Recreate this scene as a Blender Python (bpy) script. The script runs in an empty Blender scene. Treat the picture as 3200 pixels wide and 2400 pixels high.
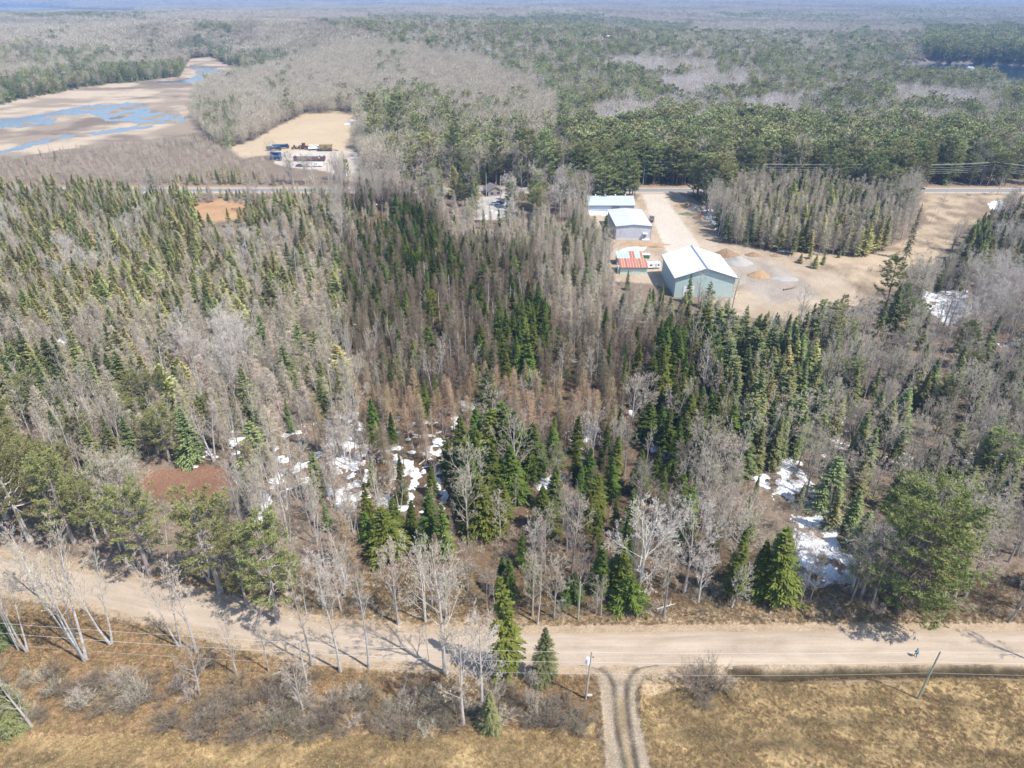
import bpy, bmesh, math, random
import numpy as np
from mathutils import Vector, Matrix

SC = bpy.context.scene
C = SC.collection
RNG = np.random.default_rng(11)
random.seed(5)

# ------------------------------------------------------------------ camera, sky, sun, exposure
H = 100.0
PITCH = math.radians(29.6)
FPX = 2162.0                      # focal length in units of a 3200 px wide frame
cam_d = bpy.data.cameras.new('camera')
cam_d.sensor_width = 36.0
cam_d.lens = 36.0 * FPX / 3200.0
cam_d.clip_start = 1.0
cam_d.clip_end = 60000.0
cam = bpy.data.objects.new('camera', cam_d)
C.objects.link(cam)
cam.location = (0, 0, H)
cam.rotation_euler = (math.pi / 2 - PITCH, 0, 0)
SC.camera = cam

SUN_EL = math.radians(57.0)
SUN_DIR = Vector((5.7, -3.45, 0)).normalized()          # ground direction towards the sun
w = bpy.data.worlds.new('World')
SC.world = w
w.use_nodes = True
nt = w.node_tree
nt.nodes.clear()
sky = nt.nodes.new('ShaderNodeTexSky')
sky.sky_type = 'NISHITA'
sky.sun_disc = False
sky.sun_elevation = SUN_EL
sky.sun_rotation = math.atan2(SUN_DIR.x, SUN_DIR.y)
sky.altitude = 300
sky.air_density = 1.0
sky.dust_density = 0.6
bg = nt.nodes.new('ShaderNodeBackground')
bg.inputs[1].default_value = 0.15
out = nt.nodes.new('ShaderNodeOutputWorld')
nt.links.new(sky.outputs[0], bg.inputs[0])
nt.links.new(bg.outputs[0], out.inputs[0])

sun_d = bpy.data.lights.new('sun', 'SUN')
sun_d.energy = 4.2
sun_d.angle = math.radians(0.5)
sun_d.color = (1.0, 0.945, 0.87)
sun = bpy.data.objects.new('sun', sun_d)
C.objects.link(sun)
sd = Vector((SUN_DIR.x * math.cos(SUN_EL), SUN_DIR.y * math.cos(SUN_EL), math.sin(SUN_EL)))
sun.rotation_euler = (-sd).to_track_quat('-Z', 'Y').to_euler()
sun.location = (80, -60, 150)

SC.view_settings.view_transform = 'Standard'
SC.view_settings.look = 'None'
SC.view_settings.gamma = 1.0
SC.view_settings.use_curve_mapping = False
SC.view_settings.exposure = 0.82
SC.render.engine = 'CYCLES'
cy = SC.cycles
cy.max_bounces = 5
cy.diffuse_bounces = 2
cy.glossy_bounces = 2
cy.transmission_bounces = 2
cy.transparent_max_bounces = 4
cy.volume_bounces = 0
cy.sample_clamp_indirect = 4.0
cy.use_denoising = True
cy.denoiser = 'OPENIMAGEDENOISE'
cy.denoising_input_passes = 'RGB_ALBEDO_NORMAL'
cy.denoising_prefilter = 'ACCURATE'
cy.caustics_reflective = False
cy.caustics_refractive = False

CP, SP = math.cos(PITCH), math.sin(PITCH)


def P(px, py, z=0.0):
    """ground point seen at pixel (px, py) of the 3200 x 2400 photograph, on the level z"""
    dx = (px - 1600) / FPX
    dy = -(py - 1200) / FPX
    d = (dx, dy * SP + CP, dy * CP - SP)
    t = (z - H) / d[2]
    return Vector((d[0] * t, d[1] * t, z))


def PX(x, y, z):
    """pixel of a world point (arrays)"""
    dep = y * CP - (z - H) * SP
    up = y * SP + (z - H) * CP
    dep = np.maximum(dep, 1e-3)
    return 1600 + FPX * x / dep, 1200 - FPX * up / dep, dep


def height_at(bx, by, ty):
    """height of an upright thing whose base is at pixel row by and whose top is at row ty"""
    g = P(bx, by)
    a = PITCH + math.atan((ty - 1200) / FPX)
    return H - g.y * math.tan(a)


# ------------------------------------------------------------------ noise
def _hash(ix, iy, s):
    h = (ix * 374761393 + iy * 668265263 + s * 974634777) & 0xffffffff
    h = ((h ^ (h >> 13)) * 1274126177) & 0xffffffff
    h = (h ^ (h >> 16)) & 0xffffffff
    return h / 4294967295.0


def vnoise(x, y, s=0):
    xi = np.floor(x).astype(np.int64)
    yi = np.floor(y).astype(np.int64)
    fx = x - xi
    fy = y - yi
    fx = fx * fx * (3 - 2 * fx)
    fy = fy * fy * (3 - 2 * fy)
    a = _hash(xi, yi, s)
    b = _hash(xi + 1, yi, s)
    c = _hash(xi, yi + 1, s)
    d = _hash(xi + 1, yi + 1, s)
    return (a * (1 - fx) + b * fx) * (1 - fy) + (c * (1 - fx) + d * fx) * fy


def fbm(x, y, s=0, o=4):
    t = 0.0
    a = 0.5
    n = 0.0
    for i in range(o):
        t = t + a * vnoise(x, y, s + i * 17)
        n += a
        a *= 0.5
        x = x * 2.03 + 11.3
        y = y * 2.03 + 5.7
    return t / n


def smooth(a, b, x):
    t = np.clip((x - a) / (b - a), 0, 1)
    return t * t * (3 - 2 * t)


def pip(x, y, poly):
    """points in polygon, vectorised"""
    x = np.asarray(x, float)
    y = np.asarray(y, float)
    r = np.zeros(x.shape, bool)
    n = len(poly)
    for i in range(n):
        x0, y0 = poly[i]
        x1, y1 = poly[(i + 1) % n]
        if y0 == y1:
            continue
        c = ((y0 > y) != (y1 > y)) & (x < (x1 - x0) * (y - y0) / (y1 - y0) + x0)
        r ^= c
    return r


def soft(px, py, poly, warp=14, seed=0, scale=40, taps=4):
    """polygon mask with a ragged edge; warp in photo pixels"""
    m = np.zeros(px.shape)
    xs = [p[0] for p in poly]
    ys = [p[1] for p in poly]
    near = (px > min(xs) - 3 * warp) & (px < max(xs) + 3 * warp) & (py > min(ys) - 3 * warp) & (py < max(ys) + 3 * warp)
    if not near.any():
        return m
    qx, qy = px[near], py[near]
    a = np.zeros(qx.shape)
    for k in range(taps):
        wx = (fbm(qx / scale, qy / scale, seed + k * 91, 4) - .5) * 2 * warp
        wy = (fbm(qx / scale, qy / scale, seed + 7 + k * 91, 4) - .5) * 2 * warp * .6
        a += pip(qx + wx, qy + wy, poly)
    m[near] = a / taps
    return m


# ------------------------------------------------------------------ objects
def tag(o, label=None, cat=None, group=None, kind=None):
    if label:
        o['label'] = label
    if cat:
        o['category'] = cat
    if group:
        o['group'] = group
    if kind:
        o['kind'] = kind
    return o


def empty(name, loc, rz=0.0, label=None, cat=None, group=None):
    o = bpy.data.objects.new(name, None)
    o.location = loc
    o.rotation_euler = (0, 0, rz)
    o.empty_display_size = 0.5
    C.objects.link(o)
    return tag(o, label, cat, group)


class MB:
    """collects polygons as arrays and builds one mesh"""

    def __init__(s):
        s.v = []
        s.f = []          # (array of indices M x k, material index)
        s.n = 0

    def add(s, v, f, m=0):
        v = np.asarray(v, float).reshape(-1, 3)
        f = np.asarray(f, np.int64)
        s.v.append(v)
        s.f.append((f + s.n, m))
        s.n += len(v)
        return s

    def box(s, x0, x1, y0, y1, z0, z1, m=0):
        v = [(x, y, z) for z in (z0, z1) for y in (y0, y1) for x in (x0, x1)]
        f = [(0, 2, 3, 1), (4, 5, 7, 6), (0, 1, 5, 4), (1, 3, 7, 5), (3, 2, 6, 7), (2, 0, 4, 6)]
        return s.add(v, f, m)

    def prism(s, prof, a0, a1, axis='y', m=0):
        """profile polygon extruded along an axis: 'y' profile in xz, 'x' profile in yz, 'z' profile in xy"""
        n = len(prof)
        v = []
        for a in (a0, a1):
            for p, q in prof:
                v.append({'y': (p, a, q), 'x': (a, p, q), 'z': (p, q, a)}[axis])
        s.add(v, [[i, (i + 1) % n, n + (i + 1) % n, n + i] for i in range(n)], m)
        b = s.n - 2 * n
        s.f.append((np.array([[b + i for i in range(n)][::-1]]), m))
        s.f.append((np.array([[b + n + i for i in range(n)]]), m))
        return s

    def cyl(s, p0, p1, r0, r1=None, sides=12, m=0, caps=True):
        r1 = r0 if r1 is None else r1
        p0, p1 = np.array(p0, float), np.array(p1, float)
        d = p1 - p0
        d = d / (np.linalg.norm(d) + 1e-9)
        h = np.array((0, 0, 1.0)) if abs(d[2]) < .9 else np.array((1.0, 0, 0))
        u = np.cross(d, h)
        u /= np.linalg.norm(u)
        q = np.cross(d, u)
        a = np.linspace(0, 2 * np.pi, sides, endpoint=False)
        ring = np.cos(a)[:, None] * u + np.sin(a)[:, None] * q
        v = np.vstack([p0 + ring * r0, p1 + ring * r1])
        f = [[i, (i + 1) % sides, sides + (i + 1) % sides, sides + i] for i in range(sides)]
        s.add(v, f, m)
        if caps:
            b = s.n - 2 * sides
            s.f.append((np.array([[b + i for i in range(sides)][::-1]]), m))
            s.f.append((np.array([[b + sides + i for i in range(sides)]]), m))
        return s

    def tube(s, pts, rad, sides=6, m=0):
        P_ = np.asarray(pts, float)[None]
        R_ = np.asarray(rad, float)
        if R_.ndim == 0:
            R_ = np.full(P_.shape[1], float(R_))
        s.tubes(P_, R_[None], sides, m)
        return s

    def tubes(s, P_, R_, sides=4, m=0):
        """many polylines at once: P_ (N,k,3), R_ (N,k)"""
        N, k = P_.shape[:2]
        if N == 0:
            return s
        d = np.gradient(P_, axis=1)
        d /= np.linalg.norm(d, axis=2, keepdims=True) + 1e-9
        h = np.where(np.abs(d[..., 2:3]) < .9, np.array((0, 0, 1.0)), np.array((1.0, 0, 0)))
        u = np.cross(d, h)
        u /= np.linalg.norm(u, axis=2, keepdims=True) + 1e-9
        q = np.cross(d, u)
        a = np.linspace(0, 2 * np.pi, sides, endpoint=False)
        ring = P_[:, :, None, :] + R_[:, :, None, None] * (np.cos(a)[None, None, :, None] * u[:, :, None, :] + np.sin(a)[None, None, :, None] * q[:, :, None, :])
        v = ring.reshape(-1, 3)
        idx = np.arange(N * k * sides).reshape(N, k, sides)
        nx = np.roll(idx, -1, axis=2)
        f = np.stack([idx[:, :-1], nx[:, :-1], nx[:, 1:], idx[:, 1:]], axis=-1).reshape(-1, 4)
        return s.add(v, f, m)

    def blades(s, B, D, L, W, S=None, rng=RNG, m=0, mid=.45, tri=False):
        """kite-shaped blades: base B, direction D, length L, width W, side hint S"""
        N = len(B)
        if N == 0:
            return s
        D = D / (np.linalg.norm(D, axis=1, keepdims=True) + 1e-9)
        if S is None:
            S = np.cross(D, rng.normal(size=(N, 3)))
        S = S / (np.linalg.norm(S, axis=1, keepdims=True) + 1e-9)
        L = np.broadcast_to(L, (N,))[:, None]
        W = np.broadcast_to(W, (N,))[:, None] * .5
        if tri:
            v = np.stack([B + S * W, B - S * W, B + D * L], axis=1).reshape(-1, 3)
            return s.add(v, np.arange(N * 3).reshape(N, 3), m)
        v = np.stack([B, B + D * L * mid + S * W, B + D * L, B + D * L * mid - S * W], axis=1).reshape(-1, 3)
        return s.add(v, np.arange(N * 4).reshape(N, 4), m)

    def mesh(s, name, mats, smooth_=False):
        me = bpy.data.meshes.new(name)
        V = np.vstack(s.v)
        me.vertices.add(len(V))
        me.vertices.foreach_set('co', V.astype(np.float32).ravel())
        tot = [np.full(len(f), f.shape[1]) for f, _ in s.f]
        mi = np.concatenate([np.full(len(f), m) for f, m in s.f])
        tot = np.concatenate(tot)
        loops = np.concatenate([f.ravel() for f, _ in s.f])
        me.loops.add(len(loops))
        me.loops.foreach_set('vertex_index', loops.astype(np.int32))
        me.polygons.add(len(tot))
        st = np.concatenate([[0], np.cumsum(tot)[:-1]])
        me.polygons.foreach_set('loop_start', st.astype(np.int32))
        me.polygons.foreach_set('loop_total', tot.astype(np.int32))
        me.polygons.foreach_set('material_index', mi.astype(np.int32))
        if smooth_:
            me.polygons.foreach_set('use_smooth', np.ones(len(tot), bool))
        else:
            me.polygons.foreach_set('use_smooth', np.zeros(len(tot), bool))
        for m in (mats if isinstance(mats, (list, tuple)) else [mats]):
            me.materials.append(m)
        me.update(calc_edges=True)
        return me

    def build(s, name, mats, parent=None, loc=None, smooth_=False):
        o = bpy.data.objects.new(name, s.mesh(name, mats, smooth_))
        C.objects.link(o)
        if parent:
            o.parent = parent
        if loc is not None:
            o.location = loc
        return o


# ------------------------------------------------------------------ materials
def new_mat(name):
    m = bpy.data.materials.new(name)
    m.use_nodes = True
    n = m.node_tree
    b = n.nodes['Principled BSDF']
    b.inputs['Specular IOR Level'].default_value = 0.25
    return m, n, b


def N_(n, t, **kw):
    x = n.nodes.new(t)
    for k, v in kw.items():
        setattr(x, k, v)
    return x


def plain(name, col, rough=.75, scale=3.0, var=.25, metal=0.0, bump=0.0, coord='Object', col2=None, detail=5, stretch=None, rnd=0.0, spec=.25):
    """base colour broken up by noise, optional bump, optional variation from object to object"""
    m, n, b = new_mat(name)
    L = n.links
    tc = N_(n, 'ShaderNodeTexCoord')
    src = tc.outputs[coord]
    if stretch:
        mp = N_(n, 'ShaderNodeMapping')
        mp.inputs['Scale'].default_value = stretch
        L.new(src, mp.inputs['Vector'])
        src = mp.outputs[0]
    no = N_(n, 'ShaderNodeTexNoise')
    no.inputs['Scale'].default_value = scale
    no.inputs['Detail'].default_value = detail
    no.inputs['Roughness'].default_value = .65
    L.new(src, no.inputs['Vector'])
    rp = N_(n, 'ShaderNodeValToRGB')
    c2 = col2 or tuple(c * (1 - var) for c in col)
    c1 = col if col2 else tuple(min(1, c * (1 + var)) for c in col)
    rp.color_ramp.elements[0].position = .3
    rp.color_ramp.elements[1].position = .7
    rp.color_ramp.elements[0].color = (*c2, 1)
    rp.color_ramp.elements[1].color = (*c1, 1)
    L.new(no.outputs['Fac'], rp.inputs[0])
    colout = rp.outputs[0]
    if rnd:
        oi = N_(n, 'ShaderNodeObjectInfo')
        mr = N_(n, 'ShaderNodeMapRange')
        mr.inputs['To Min'].default_value = 1 - rnd
        mr.inputs['To Max'].default_value = 1 + rnd
        L.new(oi.outputs['Random'], mr.inputs['Value'])
        hs = N_(n, 'ShaderNodeHueSaturation')
        L.new(mr.outputs[0], hs.inputs['Value'])
        # a second, unlike number for the hue
        mul = N_(n, 'ShaderNodeMath', operation='MULTIPLY')
        mul.inputs[1].default_value = 17.31
        fr = N_(n, 'ShaderNodeMath', operation='FRACT')
        L.new(oi.outputs['Random'], mul.inputs[0])
        L.new(mul.outputs[0], fr.inputs[0])
        m2 = N_(n, 'ShaderNodeMapRange')
        m2.inputs['To Min'].default_value = .5 - .035 * min(1, rnd * 3)
        m2.inputs['To Max'].default_value = .5 + .035 * min(1, rnd * 3)
        L.new(fr.outputs[0], m2.inputs['Value'])
        L.new(m2.outputs[0], hs.inputs['Hue'])
        L.new(colout, hs.inputs['Color'])
        colout = hs.outputs[0]
    L.new(colout, b.inputs['Base Color'])
    b.inputs['Roughness'].default_value = rough
    b.inputs['Metallic'].default_value = metal
    b.inputs['Specular IOR Level'].default_value = spec
    if bump:
        bp = N_(n, 'ShaderNodeBump')
        bp.inputs['Strength'].default_value = bump
        bp.inputs['Distance'].default_value = .05
        L.new(no.outputs['Fac'], bp.inputs['Height'])
        L.new(bp.outputs[0], b.inputs['Normal'])
    return m


def flat(name, col, rough=.5, metal=0.0, emit=None):
    return plain(name, col, rough=rough, metal=metal, var=.08, scale=2.0)
# ------------------------------------------------------------------ ground plan (outlines in photo pixels, thrown onto the ground)
ROAD = [(-900, 1640), (-400, 1715), (0, 1793), (250, 1832), (500, 1885), (750, 1945), (1000, 1998), (1300, 2024), (1600, 2030), (2000, 2027), (2600, 2023), (3200, 2022), (4000, 2024), (5000, 2030)]


def catmull(pts, n=14):
    pts = [np.array(p, float) for p in pts]
    pts = [2 * pts[0] - pts[1]] + pts + [2 * pts[-1] - pts[-2]]
    o = []
    for i in range(1, len(pts) - 2):
        for k in range(n):
            t = k / n
            a, b, c, d = pts[i - 1:i + 3]
            o.append(.5 * ((2 * b) + (-a + c) * t + (2 * a - 5 * b + 4 * c - d) * t * t + (-a + 3 * b - 3 * c + d) * t ** 3))
    o.append(pts[-2])
    return np.array(o)


ROAD_W = catmull([P(*p)[:2] for p in ROAD])
ROAD_HALF = 3.75
HWY_Y = 401.0


def dist_line(x, y, line):
    """distance to a polyline (only near points are worked out)"""
    d = np.full(np.shape(x), 1e9)
    for i in range(len(line) - 1):
        a, b = line[i], line[i + 1]
        ab = b - a
        t = np.clip(((x - a[0]) * ab[0] + (y - a[1]) * ab[1]) / (ab @ ab + 1e-9), 0, 1)
        d = np.minimum(d, np.hypot(x - a[0] - t * ab[0], y - a[1] - t * ab[1]))
    return d


DITCH_W = catmull([P(*p)[:2] for p in [(2290, 2092), (2420, 2110), (2600, 2102), (2800, 2097), (3000, 2095), (3300, 2098), (3800, 2105)]], 6)
TRACK_L = catmull([P(*p)[:2] for p in [(1790, 2062), (1880, 2092), (1912, 2130), (1918, 2180), (1925, 2260), (1940, 2340), (1958, 2420), (1990, 2560)]], 6)
TRACK_R = catmull([P(*p)[:2] for p in [(2110, 2062), (2010, 2080), (1970, 2110), (1958, 2160), (1962, 2250), (1976, 2330), (1994, 2420), (2030, 2560)]], 6)

# marsh, lakes
MARSH = [(-400, 520), (-400, 320), (0, 330), (120, 300), (300, 268), (560, 240), (592, 185), (660, 176), (690, 192), (715, 205), (800, 222), (760, 238), (680, 262), (640, 285), (610, 300), (605, 370), (640, 425), (560, 440), (430, 450), (200, 470), (0, 500)]
WATER1 = [(588, 203), (618, 200), (700, 222), (770, 232), (740, 246), (690, 252), (640, 262), (560, 258), (420, 268), (440, 258), (590, 250), (615, 232)]
WATER2 = [(0, 372), (90, 362), (160, 350), (240, 335), (330, 322), (455, 322), (470, 345), (560, 350), (580, 380), (440, 395), (400, 380), (330, 378), (280, 352), (180, 365), (160, 392), (0, 400)]
STREAM = [(-20, 482), (60, 470), (130, 448), (230, 432), (330, 418), (400, 408), (480, 398), (470, 388), (390, 396), (300, 412), (210, 424), (110, 440), (40, 462), (-20, 474)]
LAKE_R = [(2740, 218), (2790, 205), (2900, 196), (3060, 196), (3250, 206), (3600, 215), (3700, 300), (3300, 305), (3120, 306), (3140, 282), (3050, 262), (2950, 258), (2830, 252)]
LAKE_L = [(-600, 43), (0, 42), (100, 41), (300, 43), (450, 46), (420, 34), (240, 27), (120, 18), (-600, 14)]
POND_A = [(1432, 105), (1465, 104), (1470, 116), (1436, 118)]
POND_B = [(1855, 131), (1960, 130), (2010, 136), (1900, 142), (1860, 140)]
WATERS = [WATER1, WATER2, STREAM]
LAKES = [LAKE_R, POND_A, POND_B]

# clearings and yards
FIELD_L = [(-300, 2300), (0, 2292), (250, 2305), (480, 2290), (700, 2335), (980, 2318), (1200, 2290), (1500, 2285), (1780, 2280), (1860, 2265), (1890, 2420), (1900, 2700), (-500, 2700)]
FIELD_R = [(2005, 2150), (2130, 2150), (2300, 2128), (2480, 2130), (2700, 2122), (3000, 2115), (3500, 2118), (3700, 2700), (2050, 2700), (2000, 2400)]
APRON = [(1760, 2056), (2190, 2056), (2090, 2080), (2015, 2112), (1992, 2160), (1996, 2230), (2020, 2330), (2080, 2600), (1915, 2600), (1888, 2320), (1878, 2180), (1868, 2120), (1820, 2080)]
APRON2 = [(2010, 2085), (2150, 2072), (2320, 2080), (2310, 2130), (2240, 2160), (2130, 2150), (2020, 2180), (1995, 2140)]
SCRUB = [(-400, 1850), (0, 1845), (300, 1895), (600, 1965), (900, 2040), (1300, 2085), (1790, 2095), (1860, 2120), (1860, 2290), (-400, 2320)]
LANE = [(2005, 606), (2072, 606), (2120, 680), (2190, 770), (2150, 810), (2085, 790), (2045, 700)]
YARD = [(1835, 668), (1990, 625), (2005, 602), (2120, 608), (2200, 640), (2215, 690), (2260, 760), (2330, 775), (2440, 790), (2520, 815), (2600, 850), (2680, 905), (2690, 960), (2560, 1010), (2380, 1000), (2280, 985), (2200, 935), (2040, 890), (1920, 880), (1890, 780), (1905, 755)]
GRAVEL = [(2270, 815), (2340, 800), (2440, 830), (2520, 880), (2560, 930), (2420, 950), (2320, 900)]
TANFIELD = [(2480, 790), (2600, 805), (2720, 800), (2850, 740), (2900, 690), (2850, 610), (3300, 610), (3210, 690), (3080, 700), (3000, 740), (2950, 790), (2880, 870), (2800, 950), (2690, 1000), (2640, 980), (2640, 880), (2560, 840)]
TANBANK = [(2420, 770), (2560, 765), (2750, 790), (2900, 775), (2960, 800), (2900, 840), (2700, 830), (2500, 815)]
DEPOT_SAND = [(712, 468), (800, 440), (885, 392), (962, 357), (1060, 353), (1115, 362), (1120, 400), (1105, 450), (1105, 480), (960, 478), (840, 490), (760, 500)]
DEPOT = [(850, 480), (1000, 472), (1110, 476), (1130, 500), (1115, 540), (1150, 545), (1195, 560), (1205, 585), (1120, 585), (1080, 555), (1000, 535), (900, 527), (860, 515)]
BOG = [(600, 645), (690, 625), (770, 640), (785, 665), (740, 690), (650, 700), (610, 680)]
REDCLEAR = [(418, 1495), (470, 1478), (560, 1468), (640, 1455), (720, 1475), (760, 1520), (700, 1560), (560, 1580), (440, 1545)]
HOUSEDRIVE = [(1470, 660), (1500, 622), (1530, 600), (1590, 600), (1590, 640), (1600, 690), (1480, 690)]
NORTHVERGE = [(1130, 1955), (1130, 1905), (1300, 1918), (1500, 1930), (1800, 1925), (2100, 1905), (2440, 1880), (2600, 1895), (2750, 1930), (3200, 1935), (3700, 1935), (3700, 1990), (1130, 1990)]
BROWNPATH = [(1745, 400), (1775, 420), (1810, 470), (1800, 485), (1760, 470), (1745, 430)]
PARCEL = [(1065, 605), (1360, 605), (1380, 745), (1665, 745), (1725, 985), (2210, 985), (2290, 1300), (2440, 1935), (1130, 1940), (1110, 1500)]

SNOWS = [([(1020, 1300), (1130, 1290), (1150, 1400), (1160, 1560), (1090, 1620), (1020, 1560), (1010, 1420)], .52),
         ([(720, 1330), (900, 1300), (1060, 1310), (1060, 1520), (900, 1560), (780, 1600), (720, 1500)], .40),
         ([(1160, 1300), (1400, 1320), (1420, 1480), (1390, 1620), (1180, 1600)], .44),
         ([(1400, 1250), (1490, 1250), (1500, 1330), (1420, 1400)], .55),
         ([(1640, 1350), (1740, 1400), (1770, 1520), (1700, 1590), (1640, 1480)], .5),
         ([(1780, 1300), (1860, 1290), (1900, 1400), (1850, 1470), (1760, 1400)], .4),
         ([(2020, 1310), (2110, 1310), (2120, 1420), (2060, 1450), (2010, 1400)], .46),
         ([(2330, 1380), (2480, 1400), (2570, 1530), (2620, 1600), (2670, 1660), (2690, 1830), (2460, 1840), (2470, 1650), (2410, 1560), (2320, 1480)], .56),
         ([(2540, 1200), (2680, 1220), (2680, 1420), (2560, 1440)], .46),
         ([(2680, 1320), (2820, 1300), (2860, 1460), (2700, 1480)], .40),
         ([(2880, 912), (3030, 905), (3040, 990), (2960, 1020), (2890, 975)], .62),
         ([(2205, 620), (2270, 640), (2310, 720), (2260, 735), (2215, 690)], .62),
         ([(1130, 610), (1260, 610), (1260, 720), (1140, 720)], .34),
         ([(900, 700), (1050, 640), (1060, 900), (950, 900)], .36),
         ([(1950, 990), (2080, 1000), (2070, 1400), (1960, 1300)], .38),
         ([(1090, 1000), (1700, 980), (1900, 1200), (1500, 1240), (1120, 1250)], .31),
         ([(2900, 1430), (3200, 1400), (3200, 1620), (2950, 1620)], .40),
         ([(3000, 1080), (3200, 1060), (3200, 1200), (3020, 1200)], .34),
         ([(150, 980), (260, 970), (270, 1090), (170, 1100)], .46),
         ([(380, 1380), (430, 1370), (425, 1420), (385, 1420)], .5),
         ([(560, 1400), (660, 1380), (680, 1450), (600, 1490)], .38),
         ([(770, 1540), (840, 1530), (850, 1640), (780, 1640)], .52),
         ([(3085, 628), (3140, 625), (3150, 660), (3095, 660)], .65),
         ([(1080, 385), (1120, 380), (1115, 402), (1085, 402)], .5),
         ([(1190, 380), (1215, 380), (1210, 412), (1188, 412)], .62),
         ([(1500, 640), (1600, 640), (1600, 690), (1500, 690)], .34),
         ([(1838, 660), (1925, 658), (1928, 672), (1840, 674)], .75),
         ([(1930, 776), (2020, 774), (2020, 786), (1930, 786)], .7),
         ([(2400, 760), (2520, 755), (2560, 790), (2420, 790)], .36)]

VALLEY = np.array([tuple(P(*p)[:2]) for p in [(-300, 420), (0, 400), (300, 370), (520, 300), (590, 240), (650, 205), (665, 182)]])


def hills(x, y):
    z = 31 * np.exp(-(((x + 330) / 430) ** 2 + ((y - 1380) / 330) ** 2) / 2)
    z = z + 24 * np.exp(-(((x + 1250) / 620) ** 2 + ((y - 2150) / 420) ** 2) / 2)
    z = z + 25 * np.exp(-(((x - 1500) / 1500) ** 2 + ((y - 4700) / 900) ** 2) / 2)
    z = z + 22 * np.exp(-(((x + 200) / 700) ** 2 + ((y - 3000) / 400) ** 2) / 2)
    z = z + 9 * fbm(x / 420, y / 420, 3, 4) * smooth(620, 1400, y)
    far = smooth(5200, 9500, y)
    z = z + far * (10 + 70 * fbm(x / 2300, y / 1100, 9, 4))
    z = z + smooth(9500, 14500, y) * (20 + 130 * fbm(x / 4000, y / 2500, 23, 4))
    return z


def height(x, y, fine=True):
    x = np.asarray(x, float)
    y = np.asarray(y, float)
    shp = x.shape
    x = x.ravel()
    y = y.ravel()
    z = hills(x, y)
    vm = (y > 350) & (y < 1900)
    z[vm] *= smooth(30, 300, dist_line(x[vm], y[vm], VALLEY))
    px, py, dep = PX(x, y, np.zeros_like(x))
    near = (y < 700)
    if fine and near.any():
        xs, ys = x[near], y[near]
        f = np.ones(xs.shape)
        dr = dist_line(xs, ys, ROAD_W)
        f *= smooth(4.5, 9, dr)
        f *= smooth(7, 16, np.abs(ys - HWY_Y))
        qx, qy = px[near], py[near]
        for pl in (YARD, LANE, DEPOT, HOUSEDRIVE, APRON):
            f *= 1 - soft(qx, qy, pl, 5, 2, 30, 2)
        field = soft(qx, qy, FIELD_L, 10, 5) + soft(qx, qy, FIELD_R, 10, 6)
        amp = np.where(field > .3, .22, .75)
        rough = (fbm(xs / 9, ys / 9, 31, 4)) * amp + fbm(xs / 1.3, ys / 1.3, 37, 3) * .16
        zz = z[near] + rough * f
        # shallow ruts on the field track, a ditch along the field
        dd = dist_line(xs, ys, DITCH_W)
        zz -= 1.0 * np.exp(-(dd / 1.3) ** 2) + .3 * np.exp(-(dd / .8) ** 2)
        for t in (TRACK_L, TRACK_R):
            dt = dist_line(xs, ys, t)
            zz -= .16 * np.exp(-(dt / .35) ** 2)
        z[near] = zz
    # marsh and lakes
    mm = np.zeros(x.shape)
    far = (y > 380) & (y < 1600)
    if far.any():
        qx, qy = px[far], py[far]
        m = soft(qx, qy, MARSH, 6, 41, 40, 3)
        wz = np.zeros(qx.shape)
        for i, pl in enumerate(WATERS):
            wz = np.maximum(wz, soft(qx, qy, pl, 12, 50 + i, 22, 4))
        br = .5 * fbm(x[far] / 9, y[far] / 42, 71, 4) + .5 * fbm(x[far] / 22, y[far] / 13, 72, 4)
        wet = np.clip(wz * 1.5 - .25, 0, 1) * smooth(.42, .5, br)
        zz = z[far] * (1 - m) + m * .35
        zz = np.where(m > 0, zz - wet * m * 1.0, zz)
        for i, pl in enumerate(LAKES):
            lk = soft(qx, qy, pl, 4, 61 + i, 30, 3)
            zz = zz * (1 - lk) - 1.5 * lk
        z[far] = zz
    fl = (y > 1300) & (y < 9000)
    if fl.any():
        qx, qy = px[fl], py[fl]
        zz = z[fl]
        for i, pl in enumerate((LAKE_L, POND_A, POND_B)):
            lk = soft(qx, qy, pl, 2.0, 67 + i, 30, 3)
            zz = zz * (1 - lk) - 1.5 * lk
        z[fl] = zz
    return z.reshape(shp)


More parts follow.
